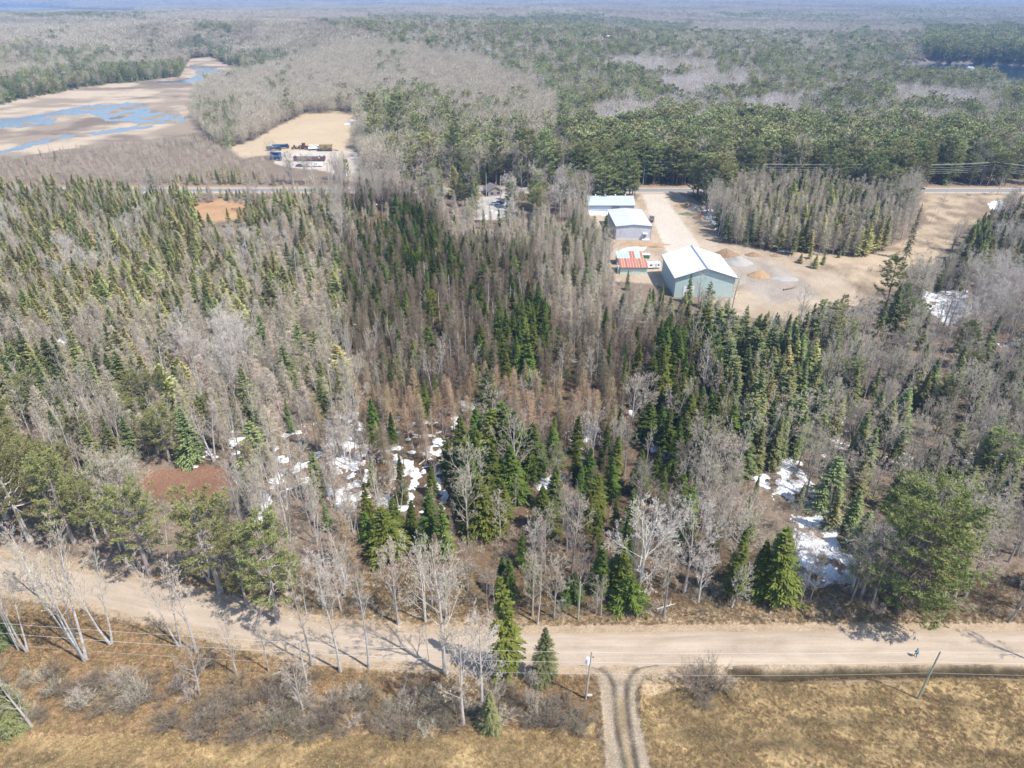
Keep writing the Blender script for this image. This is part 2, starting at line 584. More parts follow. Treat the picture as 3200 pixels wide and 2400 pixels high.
def cover(x, y):
    """what lies on the ground: its own colour (albedo), worked out point by point"""
    px, py, dep = PX(x, y, np.zeros_like(x))
    n1 = fbm(x / 7, y / 7, 101, 4)[:, None]
    n2 = fbm(x / 1.6, y / 1.6, 103, 3)[:, None]
    n3 = fbm(x / 40, y / 40, 107, 3)[:, None]
    A = np.array
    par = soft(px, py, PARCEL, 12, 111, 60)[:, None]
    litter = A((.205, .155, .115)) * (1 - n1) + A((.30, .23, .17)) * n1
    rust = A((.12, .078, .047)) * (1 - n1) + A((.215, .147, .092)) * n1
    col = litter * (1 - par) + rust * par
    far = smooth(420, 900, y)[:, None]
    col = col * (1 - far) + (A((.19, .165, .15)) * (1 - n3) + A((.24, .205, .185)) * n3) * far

    def lay(poly, c0, c1, n=n1, warp=12, seed=0, scale=40):
        nonlocal col
        m = soft(px, py, poly, warp, seed, scale)[:, None]
        col = col * (1 - m) + (A(c0) * (1 - n) + A(c1) * n) * m
        return m

    lay(SCRUB, (.17, .10, .06), (.47, .30, .165), np.clip((n1 * .4 + n2 * .6 - .5) * 1.7 + .5, 0, 1), 16, 121)
    # mown field: pale straw with browner and greener patches in faint swaths
    sw = fbm(x / 16, y / 2.6, 131, 4)
    pt = fbm(x / 6.5 + 3, y / 3.6, 133, 5)
    k = np.clip((.45 * sw + .55 * pt - .335) * 4.2, 0, 1)[:, None]
    rr_ = np.hypot(x - 48, (y - 22) * 1.5)
    swath = fbm(np.arctan2(y - 22, x - 48) * 3, rr_ / 1.5, 137, 3)[:, None]
    k = np.clip(k * .72 + (swath - .5) * 1.0 + .2, 0, 1)
    for pl, sd in ((FIELD_L, 5), (FIELD_R, 6)):
        m = soft(px, py, pl, 14, sd, 50)[:, None]
        c = A((.145, .108, .056)) * (1 - k) + A((.46, .325, .16)) * k
        g = smooth(.55, .75, fbm(x / 3, y / 3, 139, 4))[:, None]
        c = c * (1 - .5 * g) + A((.125, .095, .045)) * .5 * g
        tuft = fbm(x / .55, y / .55, 143, 3)[:, None]
        c = c * (.64 + .72 * tuft)
        col = col * (1 - m) + c * m
    lay(NORTHVERGE, (.27, .18, .11), (.52, .40, .27), n1 * .5 + n2 * .5, 12, 141)
    lay(APRON2, (.40, .28, .15), (.58, .44, .28), n2, 12, 143)
    lay(APRON, (.30, .24, .165), (.50, .40, .29), n2, 6, 145)
    dr = dist_line(x, y, ROAD_W)[:, None]
    v = (1 - smooth(4.6, 7.4, dr + (n1 - .5) * 5))
    col = col * (1 - v) + (A((.34, .25, .16)) * (1 - n2) + A((.55, .43, .30)) * n2) * v
    for t in (TRACK_L, TRACK_R):
        dt = dist_line(x, y, t)[:, None]
        rw = .32 + .75 * fbm(x / 2.2, y / 3.4, 147, 4)[:, None]
        v = np.clip(np.exp(-((dt + (n2 - .5) * .35) / rw) ** 2) * (.25 + 1.25 * fbm(x / 3.1, y / 5.5, 148, 4)[:, None]) * smooth(.1, .5, n2 + .1), 0, .92)
        col = col * (1 - v) + A((.085, .070, .055)) * v
        v = np.exp(-((dt - .8) / .35) ** 2) * .35
        col = col * (1 - v) + A((.45, .38, .28)) * v
    mid_ = dist_line(x, y, (TRACK_L + TRACK_R) / 2)[:, None]
    v = np.exp(-((mid_ + (n2 - .5) * .6) / .55) ** 2) * .75 * (y < 73)[:, None]
    col = col * (1 - v) + (A((.22, .165, .09)) * (1 - n2) + A((.42, .31, .16)) * n2) * v
    dd = dist_line(x, y, DITCH_W)[:, None]
    v = np.exp(-((dd + (n2 - .5) * .7) / 1.3) ** 4)
    col = col * (1 - v) + (A((.055, .043, .024)) * (1 - n2) + A((.095, .073, .04)) * n2) * v
    # bands along the highway
    dh = np.abs(y - HWY_Y)[:, None]
    v = 1 - smooth(7, 12, dh + (n1 - .5) * 6)
    col = col * (1 - v) + (A((.36, .23, .13)) * (1 - n1) + A((.50, .38, .26)) * n1) * v
    patchy = np.clip((fbm(x / 5, y / 7, 149, 5)[:, None] - .5) * 2.4 + .5, 0, 1)
    lay(TANFIELD, (.27, .205, .14), (.53, .415, .28), patchy, 12, 151)
    lay(TANBANK, (.40, .31, .21), (.62, .49, .34), n1, 10, 152)
    lay(YARD, (.36, .27, .185), (.57, .465, .345), patchy * .6 + n3 * .4, 12, 153)
    lay(GRAVEL, (.36, .30, .24), (.46, .40, .33), patchy, 22, 155)
    lay(LANE, (.58, .50, .41), (.66, .58, .48), n1, 4, 157)
    lay(DEPOT_SAND, (.48, .37, .235), (.62, .49, .33), n1 * .4 + n3 * .6, 8, 161)
    lay(DEPOT, (.52, .45, .37), (.66, .58, .49), n1, 6, 163)
    lay(HOUSEDRIVE, (.42, .38, .34), (.62, .58, .53), n1, 8, 165)
    lay(BOG, (.40, .22, .11), (.56, .36, .20), n1, 10, 167)
    lay(REDCLEAR, (.20, .105, .07), (.34, .20, .13), n1, 8, 169)
    lay(BROWNPATH, (.36, .23, .15), (.46, .31, .21), n1, 8, 171)
    # marsh: tan sedge, darker wet mats
    mk = (.5 * fbm(x / 30, y / 75, 173, 5) + .5 * fbm(x / 34, y / 16, 174, 4))[:, None]
    mud = smooth(.53, .66, fbm(x / 60, y / 38, 175, 5))[:, None]
    m = soft(px, py, MARSH, 6, 41, 40, 3)[:, None]
    k = smooth(.38, .6, mk)
    c = A((.34, .27, .20)) * (1 - k) + A((.55, .44, .32)) * k
    c = c * (1 - .7 * mud) + A((.17, .125, .095)) * .7 * mud
    wz = np.zeros(px.shape)
    for i, pl in enumerate(WATERS):
        wz = np.maximum(wz, soft(px, py, pl, 12, 50 + i, 22, 4))
    wz = wz[:, None]
    c = c * (1 - .45 * wz) + A((.17, .145, .12)) * .45 * wz
    col = col * (1 - m) + c * m
    return np.clip(col * .75, .01, .9)


# ------------------------------------------------------------------ the ground: one sheet out to the horizon
def ground_rows():
    pys = np.concatenate([np.arange(2440, 530, -4.6), np.arange(530, 60, -2.3)])
    ys = [P(1600, p)[1] for p in pys]
    ys = [y for y in ys if y < 1700]
    last, step = ys[-1], max(12.0, ys[-1] - ys[-2])
    out_ = list(np.linspace(-70, ys[0], 18)[:-1]) + ys
    y = last
    while y < 17500:
        step = min(step * 1.03, 150)
        y += step
        out_.append(y)
    return np.array(out_)


GY = ground_rows()
GU = np.linspace(-1, 1, 641)
GU = np.sign(GU) * (0.88 * np.abs(GU) + .12 * np.abs(GU) ** 6)
half = np.maximum(95.0, (np.maximum(GY, 0) * CP + H * SP) * 0.74 * 1.32)
GX2 = GU[None, :] * half[:, None]
GY2 = np.repeat(GY[:, None], len(GU), 1)
GZ2 = height(GX2, GY2)


def make_ground():
    me = bpy.data.meshes.new('ground')
    nr, nc = GX2.shape
    V = np.stack([GX2, GY2, GZ2], -1).reshape(-1, 3)
    idx = np.arange(nr * nc).reshape(nr, nc)
    F = np.stack([idx[:-1, :-1], idx[:-1, 1:], idx[1:, 1:], idx[1:, :-1]], -1).reshape(-1, 4)
    me.vertices.add(len(V))
    me.vertices.foreach_set('co', V.astype(np.float32).ravel())
    me.loops.add(F.size)
    me.loops.foreach_set('vertex_index', F.astype(np.int32).ravel())
    me.polygons.add(len(F))
    me.polygons.foreach_set('loop_start', np.arange(0, F.size, 4).astype(np.int32))
    me.polygons.foreach_set('loop_total', np.full(len(F), 4, np.int32))
    me.polygons.foreach_set('use_smooth', np.ones(len(F), bool))
    me.update(calc_edges=True)
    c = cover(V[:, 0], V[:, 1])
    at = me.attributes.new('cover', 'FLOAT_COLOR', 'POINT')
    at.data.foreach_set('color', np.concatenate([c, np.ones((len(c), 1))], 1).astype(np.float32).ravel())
    m, n, b = new_mat('ground_cover')
    L = n.links
    a = N_(n, 'ShaderNodeAttribute', attribute_name='cover')
    tc = N_(n, 'ShaderNodeTexCoord')
    no = N_(n, 'ShaderNodeTexNoise')
    no.inputs['Scale'].default_value = 1.9
    no.inputs['Detail'].default_value = 8
    no.inputs['Roughness'].default_value = .72
    L.new(tc.outputs['Object'], no.inputs['Vector'])
    mr = N_(n, 'ShaderNodeMapRange')
    mr.inputs['From Min'].default_value = .3
    mr.inputs['From Max'].default_value = .7
    mr.inputs['To Min'].default_value = .68
    mr.inputs['To Max'].default_value = 1.28
    L.new(no.outputs['Fac'], mr.inputs['Value'])
    n5 = N_(n, 'ShaderNodeTexNoise')
    n5.inputs['Scale'].default_value = 5.5
    n5.inputs['Detail'].default_value = 5
    L.new(tc.outputs['Object'], n5.inputs['Vector'])
    m5 = N_(n, 'ShaderNodeMapRange')
    m5.inputs['From Min'].default_value = .35
    m5.inputs['From Max'].default_value = .65
    m5.inputs['To Min'].default_value = .72
    m5.inputs['To Max'].default_value = 1.25
    L.new(n5.outputs['Fac'], m5.inputs['Value'])
    mm_ = N_(n, 'ShaderNodeMath', operation='MULTIPLY')
    L.new(mr.outputs[0], mm_.inputs[0])
    L.new(m5.outputs[0], mm_.inputs[1])
    hs = N_(n, 'ShaderNodeHueSaturation')
    L.new(mm_.outputs[0], hs.inputs['Value'])
    L.new(a.outputs['Color'], hs.inputs['Color'])
    L.new(hs.outputs[0], b.inputs['Base Color'])
    bp = N_(n, 'ShaderNodeBump')
    bp.inputs['Strength'].default_value = .6
    bp.inputs['Distance'].default_value = .12
    L.new(no.outputs['Fac'], bp.inputs['Height'])
    L.new(bp.outputs[0], b.inputs['Normal'])
    b.inputs['Roughness'].default_value = .95
    b.inputs['Specular IOR Level'].default_value = .1
    me.materials.append(m)
    o = bpy.data.objects.new('ground', me)
    C.objects.link(o)
    tag(o, kind='structure')
    return o


make_ground()


def zat(x, y):
    """height of the ground sheet itself (bilinear in its own grid)"""
    x = np.atleast_1d(np.asarray(x, float))
    y = np.atleast_1d(np.asarray(y, float))
    r = np.clip(np.searchsorted(GY, y) - 1, 0, len(GY) - 2)
    fy = np.clip((y - GY[r]) / (GY[r + 1] - GY[r]), 0, 1)
    hw = half[r] * (1 - fy) + half[r + 1] * fy
    u = x / hw
    c = np.clip(np.searchsorted(GU, u) - 1, 0, len(GU) - 2)
    fx = np.clip((u - GU[c]) / (GU[c + 1] - GU[c]), 0, 1)
    z = (GZ2[r, c] * (1 - fx) + GZ2[r, c + 1] * fx) * (1 - fy) + (GZ2[r + 1, c] * (1 - fx) + GZ2[r + 1, c + 1] * fx) * fy
    return z


def G(px, py):
    """point of the ground seen at a photo pixel"""
    z = 0.0
    for _ in range(6):
        p = P(px, py, z)
        z = float(zat(p.x, p.y)[0])
    p = P(px, py, z)
    return Vector((p.x, p.y, z))


# ------------------------------------------------------------------ water
def water_mat():
    m, n, b = new_mat('water')
    L = n.links
    b.inputs['Base Color'].default_value = (.11, .13, .15, 1)
    b.inputs['Roughness'].default_value = .2
    b.inputs['IOR'].default_value = 1.33
    b.inputs['Specular IOR Level'].default_value = .38
    tc = N_(n, 'ShaderNodeTexCoord')
    no = N_(n, 'ShaderNodeTexNoise')
    no.inputs['Scale'].default_value = .6
    no.inputs['Detail'].default_value = 4
    L.new(tc.outputs['Object'], no.inputs['Vector'])
    bp = N_(n, 'ShaderNodeBump')
    bp.inputs['Strength'].default_value = .25
    bp.inputs['Distance'].default_value = .1
    L.new(no.outputs['Fac'], bp.inputs['Height'])
    L.new(bp.outputs[0], b.inputs['Normal'])
    return m


WATER = water_mat()


LAKEW = WATER.copy()
LAKEW.name = 'lake_water'
LAKEW.node_tree.nodes['Principled BSDF'].inputs['Base Color'].default_value = (.012, .03, .05, 1)
LAKEW.node_tree.nodes['Principled BSDF'].inputs['Roughness'].default_value = .07


def water(name, pix, z):
    q = [P(*p) for p in pix]
    x0, x1 = min(p.x for p in q), max(p.x for p in q)
    y0, y1 = min(p.y for p in q), max(p.y for p in q)
    mb = MB()
    mb.add([(x0, y0, z), (x1, y0, z), (x1, y1, z), (x0, y1, z)], [(0, 1, 2, 3)])
    return tag(mb.build(name, WATER if name == 'marsh_water' else LAKEW), kind='structure')


water('marsh_water', WATER1 + WATER2 + STREAM, -.12)
water('lake_water', LAKE_R, -.5)
water('lake_water', LAKE_L, -.6)
water('pond_water', POND_A, -.5)
water('pond_water', POND_B, -.5)


# ------------------------------------------------------------------ roads
def strip(name, line, half_w, mat, cross, noise=.35, n_cross=11, zoff=0.0, seed=1):
    line = np.asarray(line)
    d = np.gradient(line, axis=0)
    d /= np.linalg.norm(d, axis=1, keepdims=True)
    nrm = np.stack([-d[:, 1], d[:, 0]], 1)
    t = np.linspace(-1, 1, n_cross)
    V = []
    for i in range(len(line)):
        for k, u in enumerate(t):
            wv = half_w + (fbm(np.array([line[i, 0] / 3.0]), np.array([line[i, 1] / 3.0 + 50 * (u > 0)]), seed, 3)[0] - .5) * 2 * noise
            p = line[i] + nrm[i] * u * wv
            V.append((p[0], p[1], cross(u)))
    V = np.array(V)
    V[:, 2] += zat(V[:, 0], V[:, 1]) + zoff
    nr = len(line)
    idx = np.arange(nr * n_cross).reshape(nr, n_cross)
    F = np.stack([idx[:-1, :-1], idx[1:, :-1], idx[1:, 1:], idx[:-1, 1:]], -1).reshape(-1, 4)
    mb = MB()
    mb.add(V, F)
    o = mb.build(name, mat, smooth_=True)
    s_ = np.concatenate([[0], np.cumsum(np.linalg.norm(np.diff(line, axis=0), axis=1))])
    tr_ = np.stack([np.repeat(s_, n_cross), np.tile(t * half_w, nr), np.zeros(nr * n_cross)], 1)
    at = o.data.attributes.new('track', 'FLOAT_VECTOR', 'POINT')
    at.data.foreach_set('vector', tr_.astype(np.float32).ravel())
    return tag(o, kind='structure')


def gravel_road_mat():
    m, n, b = new_mat('gravel_road')
    L = n.links
    at = N_(n, 'ShaderNodeAttribute', attribute_name='track')
    tc = N_(n, 'ShaderNodeTexCoord')

    def noise(src, scale, detail, sc, rough=.65, dist=0.0):
        mp = N_(n, 'ShaderNodeMapping')
        mp.inputs['Scale'].default_value = sc
        L.new(src, mp.inputs['Vector'])
        q = N_(n, 'ShaderNodeTexNoise')
        q.inputs['Scale'].default_value = scale
        q.inputs['Detail'].default_value = detail
        q.inputs['Roughness'].default_value = rough
        q.inputs['Distortion'].default_value = dist
        L.new(mp.outputs[0], q.inputs['Vector'])
        return q.outputs['Fac']
    streak = noise(at.outputs['Vector'], 1.0, 6, (.035, .85, 1), .6, .35)
    patch = noise(at.outputs['Vector'], .16, 5, (.6, 1.6, 1), .6, .8)
    grain = noise(tc.outputs['Object'], 3.2, 8, (1, 1, 1), .75)

    def math_(op, a_, b_):
        q = N_(n, 'ShaderNodeMath', operation=op)
        for k, v in ((0, a_), (1, b_)):
            if isinstance(v, (int, float)):
                q.inputs[k].default_value = v
            else:
                L.new(v, q.inputs[k])
        return q.outputs[0]
    f = math_('ADD', math_('ADD', math_('MULTIPLY', streak, .34), math_('MULTIPLY', patch, .36)), math_('MULTIPLY', grain, .30))
    rp = N_(n, 'ShaderNodeValToRGB')
    rp.color_ramp.elements[0].position = .36
    rp.color_ramp.elements[1].position = .62
    rp.color_ramp.elements[0].color = (.265, .208, .152, 1)
    rp.color_ramp.elements[1].color = (.435, .355, .272, 1)
    L.new(f, rp.inputs[0])
    # ragged, grassier margins
    sp = N_(n, 'ShaderNodeSeparateXYZ')
    L.new(at.outputs['Vector'], sp.inputs[0])
    e = math_('ABSOLUTE', sp.outputs['Y'], 0)
    e = math_('ADD', e, math_('MULTIPLY', math_('SUBTRACT', noise(at.outputs['Vector'], .5, 5, (.5, 1, 1)), .5), 2.6))
    mr = N_(n, 'ShaderNodeMapRange')
    mr.inputs['From Min'].default_value = 2.7
    mr.inputs['From Max'].default_value = 3.7
    L.new(e, mr.inputs['Value'])
    mx = N_(n, 'ShaderNodeMix', data_type='RGBA')
    L.new(mr.outputs[0], mx.inputs['Factor'])
    L.new(rp.outputs[0], mx.inputs['A'])
    mx.inputs['B'].default_value = (.33, .255, .175, 1)
    L.new(mx.outputs['Result'], b.inputs['Base Color'])
    bp = N_(n, 'ShaderNodeBump')
    bp.inputs['Strength'].default_value = .5
    bp.inputs['Distance'].default_value = .08
    L.new(f, bp.inputs['Height'])
    L.new(bp.outputs[0], b.inputs['Normal'])
    b.inputs['Roughness'].default_value = .95
    return m


def dense(line, step):
    line = np.asarray(line)
    s = np.concatenate([[0], np.cumsum(np.linalg.norm(np.diff(line, axis=0), axis=1))])
    t = np.arange(0, s[-1], step)
    return np.stack([np.interp(t, s, line[:, k]) for k in (0, 1)], 1)


strip('gravel_road', dense(ROAD_W, 1.2), ROAD_HALF, gravel_road_mat(), lambda u: .10 - .17 * abs(u) ** 5, .55, 15, .03)
asphalt = plain('asphalt', (.19, .19, .195), rough=.9, scale=.25, var=.12, stretch=(.1, 1, 1))
shoulder = plain('shoulder_gravel', (.37, .325, .275), rough=.95, scale=.7, var=.2)
hw = np.stack([np.arange(-900, 1000, 4.0), np.full(475, HWY_Y)], 1)
strip('highway_shoulder', hw, 6.3, shoulder, lambda u: .10 - .14 * abs(u) ** 6, .5, 9, .02, 5)
strip('highway', hw, 3.7, asphalt, lambda u: .16 - .02 * u * u, .05, 7, .03, 6)
mark_w = plain('road_paint_white', (.75, .75, .72), var=.1)
mark_y = plain('road_paint_yellow', (.62, .42, .07), var=.1)
for off, mt in ((-3.3, mark_w), (3.3, mark_w), (-.18, mark_y), (.18, mark_y)):
    l2 = hw.copy()
    l2[:, 1] += off
    strip('road_marking', l2, .075, mt, lambda u, o=off: .16 - .02 * (o / 3.7) ** 2 + .006, 0.0, 2, .03, 7)
# flared mouth of the depot lane
apr = MB()
q = [P(*p) for p in ((1120, 594), (1250, 594), (1215, 586), (1205, 572), (1185, 560), (1150, 560), (1165, 575), (1150, 586))]
apr.add([(p.x, p.y, float(zat(p.x, p.y)[0]) + .12) for p in q], [list(range(len(q)))])
tag(apr.build('depot_lane', shoulder), kind='structure')


# ------------------------------------------------------------------ snow: a thin sheet with its own thickness, breaking up where it has melted
def make_snow():
    mb = MB()
    for si, (poly, lev) in enumerate(SNOWS):
        q = [P(*p) for p in poly]
        x0, x1 = min(p.x for p in q) - 1, max(p.x for p in q) + 1
        y0, y1 = min(p.y for p in q) - 1, max(p.y for p in q) + 1
        ym = (y0 + y1) / 2
        st = max(.32, ym / 420.0)
        xs = np.arange(x0, x1, st)
        ys = np.arange(y0, y1, st)
        X, Y = np.meshgrid(xs, ys)
        px, py, _ = PX(X, Y, np.zeros_like(X))
        m = soft(px, py, poly, 26, 200 + si, 45, 4)
        sc = 1.9 if ym < 250 else 3.6
        nz = fbm(X / sc, Y / sc, 211 + si, 5) * .68 + fbm(X / 9, Y / 9, 215, 3) * .32
        t = m * 1.0 * (nz - (1 - lev) + .02) * 3.0 - (1 - m) * .5
        hgt = np.clip(t, -.3, .40) * .42
        Z = zat(X.ravel(), Y.ravel()).reshape(X.shape) + hgt
        nr, nc = X.shape
        idx = np.arange(nr * nc).reshape(nr, nc)
        keep = np.maximum.reduce([hgt[:-1, :-1], hgt[1:, :-1], hgt[:-1, 1:], hgt[1:, 1:]]) > 0
        F = np.stack([idx[:-1, :-1], idx[:-1, 1:], idx[1:, 1:], idx[1:, :-1]], -1)[keep]
        if not len(F):
            continue
        used, inv = np.unique(F.ravel(), return_inverse=True)
        V = np.stack([X.ravel(), Y.ravel(), Z.ravel()], 1)[used]
        mb.add(V, inv.reshape(-1, 4))
    m = plain('old_snow', (.70, .71, .73), rough=.6, scale=1.5, col2=(.46, .44, .42), bump=.6, detail=8)
    m.node_tree.nodes['Color Ramp'].color_ramp.elements[0].position = .34
    m.node_tree.nodes['Color Ramp'].color_ramp.elements[1].position = .50
    o = mb.build('snow', m, smooth_=True)
    tag(o, 'old melting snow lying in patches on the floor of the wood', None, None, 'stuff')


make_snow()
# ------------------------------------------------------------------ tree kinds
def foliage(name, col, col2, rnd=.22, scale=.9):
    return plain(name, col, col2=col2, rough=.7, scale=scale, rnd=rnd, detail=3, spec=.15)


def bark(name, col, var=.3, scale=4.0, rnd=.32, stretch=(1, 1, .3)):
    return plain(name, col, rough=.9, scale=scale, var=var, rnd=rnd, stretch=stretch, spec=.1)


M = dict(
    spruce_dark=foliage('dark_spruce_needles', (.135, .165, .030), (.060, .085, .018), .38),
    spruce=foliage('spruce_needles', (.245, .262, .105), (.15, .172, .072), .34),
    cedar=foliage('cedar_scales', (.46, .43, .15), (.30, .29, .12), .32),
    pine=foliage('white_pine_needles', (.29, .30, .115), (.165, .18, .075), .36),
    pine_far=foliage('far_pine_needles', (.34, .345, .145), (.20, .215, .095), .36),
    pine_olive=foliage('olive_pine_needles', (.225, .25, .08), (.13, .155, .05), .1),  # one even olive for the needles of the huge roadside pine
    redpine=foliage('red_pine_needles', (.25, .245, .085), (.155, .155, .065), .2),
    yellowpine=foliage('yellow_pine_needles', (.24, .25, .04), (.14, .15, .03), .1),
    hemlock=foliage('hemlock_needles', (.13, .15, .055), (.075, .09, .035), .15),
    bark_dark=bark('dark_bark', (.17, .135, .11)),
    bark_grey=bark('grey_bark', (.36, .32, .285)),
    bark_pale=bark('pale_bark', (.46, .42, .38)),
    bark_birch=plain('birch_bark', (.60, .57, .53), col2=(.30, .27, .25), rough=.8, scale=1.6, rnd=.08, stretch=(.4, .4, 2.2), detail=4),
    twig_grey=plain('grey_twigs', (.42, .365, .285), rough=.9, var=.15, scale=1.0, rnd=.2),
    twig_pale=plain('pale_twigs', (.52, .465, .41), rough=.9, var=.12, scale=1.0, rnd=.12),
    twig_birch=plain('birch_twigs', (.45, .385, .30), rough=.9, var=.15, scale=1.0, rnd=.2),
    twig_larch=plain('larch_twigs', (.44, .375, .275), rough=.9, var=.18, scale=1.0, rnd=.22),
    twig_larch_brown=plain('brown_larch_twigs', (.205, .16, .105), rough=.9, var=.2, scale=1.0, rnd=.22),
    twig_larch_rust=plain('rust_larch_twigs', (.38, .275, .165), rough=.9, var=.2, scale=1.0, rnd=.18),
    twig_dark=plain('dark_grey_twigs', (.285, .235, .19), rough=.9, var=.2, scale=1.0, rnd=.2),
    twig_brown=plain('brown_twigs', (.215, .175, .125), rough=.9, var=.2, scale=1.0, rnd=.2),
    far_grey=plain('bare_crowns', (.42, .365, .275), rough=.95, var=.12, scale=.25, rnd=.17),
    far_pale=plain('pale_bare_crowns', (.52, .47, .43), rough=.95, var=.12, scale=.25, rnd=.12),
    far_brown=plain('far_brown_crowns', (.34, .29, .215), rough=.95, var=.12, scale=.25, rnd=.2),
    snag=plain('dead_wood', (.40, .37, .34), rough=.9, var=.25, scale=2.0, rnd=.2),
)


def uni(rng, a, b, n=None):
    return rng.uniform(a, b, n)


def unit(v):
    return v / (np.linalg.norm(v, axis=-1, keepdims=True) + 1e-9)


def trunk_line(rng, h, r, wig=.02, k=9, lean=0.0, tip=.08):
    t = np.linspace(0, 1, k)
    p = np.zeros((k, 3))
    p[:, 2] = t * h
    ph = rng.uniform(0, 6.28, 2)
    p[:, 0] = np.sin(t * 4 + ph[0]) * wig * h * t + lean * h * t
    p[:, 1] = np.sin(t * 3.4 + ph[1]) * wig * h * t
    p[:, :2] -= p[0, :2]
    rad = r * (1 - t * (1 - tip))
    rad[0] *= 1.35
    return p, rad


def on_line(p, rad, t):
    k = len(p) - 1
    f = np.clip(t * k, 0, k - 1e-6)
    i = f.astype(int)
    a = (f - i)[:, None]
    return p[i] * (1 - a) + p[i + 1] * a, rad[i] * (1 - a[:, 0]) + rad[i + 1] * a[:, 0]


# conifers with flat drooping sprays: H height, R crown radius at the foot
def conifer(rng, H_, R, whorls, nb, tw, base=.06, shape=.85, droop=.18, el=(-.28, .55), tw_len=.42, tw_w=.16, gaps=.1, wig=.008, asym=0.0):
    p, rad = trunk_line(rng, H_, H_ * .014 + .03, wig, tip=.05)
    tr = MB()
    tr.tube(p, rad, 6)
    n = whorls * nb
    t = np.repeat((np.arange(whorls) + .2) / whorls, nb) + uni(rng, -.45, .45, n) / whorls
    t = np.clip(t, 0, .995)
    keep = rng.random(n) > gaps
    t = t[keep]
    n = len(t)
    tt = base + (1 - base) * t
    B, _ = on_line(p, rad, tt)
    az = uni(rng, 0, 6.283, n)
    lobes = 1 + asym * np.cos(az * 2 + 3 * t + rng.uniform(0, 6))
    L = (R * (1 - t) ** shape * uni(rng, .72, 1.12, n) * lobes + .16)
    e = el[0] + (el[1] - el[0]) * t + rng.normal(0, .12, n)
    A_ = np.stack([np.cos(az) * np.cos(e), np.sin(az) * np.cos(e), np.sin(e)], 1)
    S_ = np.stack([-np.sin(az), np.cos(az), np.zeros(n)], 1)
    # twigs along each branch
    s = (np.linspace(.12, .97, tw)[None, :] + uni(rng, -.04, .04, (n, tw)))
    side = np.where(np.arange(tw) % 2 == 0, 1.0, -1.0)[None, :, None]
    Bt = B[:, None, :] + A_[:, None, :] * (L[:, None] * s)[..., None]
    Bt[..., 2] -= droop * L[:, None] * s ** 2
    D = A_[:, None, :] * uni(rng, .6, 1.0, (n, tw, 1)) + S_[:, None, :] * side * uni(rng, .35, .85, (n, tw, 1))
    D[..., 2] += uni(rng, -.28, .05, (n, tw))
    tl = (tw_len * L[:, None] * (1.05 - .55 * s) + .14) * uni(rng, .75, 1.2, (n, tw))
    ww = tw_w * (.55 + .45 * tl) * uni(rng, .8, 1.25, (n, tw)) + .04
    up = np.array((0, 0, 1.0)) + rng.normal(0, .38, (n, tw, 3))
    Sd = np.cross(D, up)
    cr = MB()
    cr.blades(Bt.reshape(-1, 3), D.reshape(-1, 3), tl.ravel(), ww.ravel(), Sd.reshape(-1, 3), rng)
    # the branch spine itself as a blade, and a leader
    D2 = A_.copy()
    D2[:, 2] -= droop * .8
    cr.blades(B, D2, L * .98, .10 + .05 * L, np.cross(D2, np.array((0, 0, 1.0)) + rng.normal(0, .3, (n, 3))), rng)
    k = 10
    Bl = np.repeat(p[-1][None], k, 0) - np.array((0, 0, 1.0)) * uni(rng, 0, .5, (k, 1))
    cr.blades(Bl, np.array((0, 0, 1.0)) + rng.normal(0, .3, (k, 3)), .5, .10, None, rng)
    return tr, cr


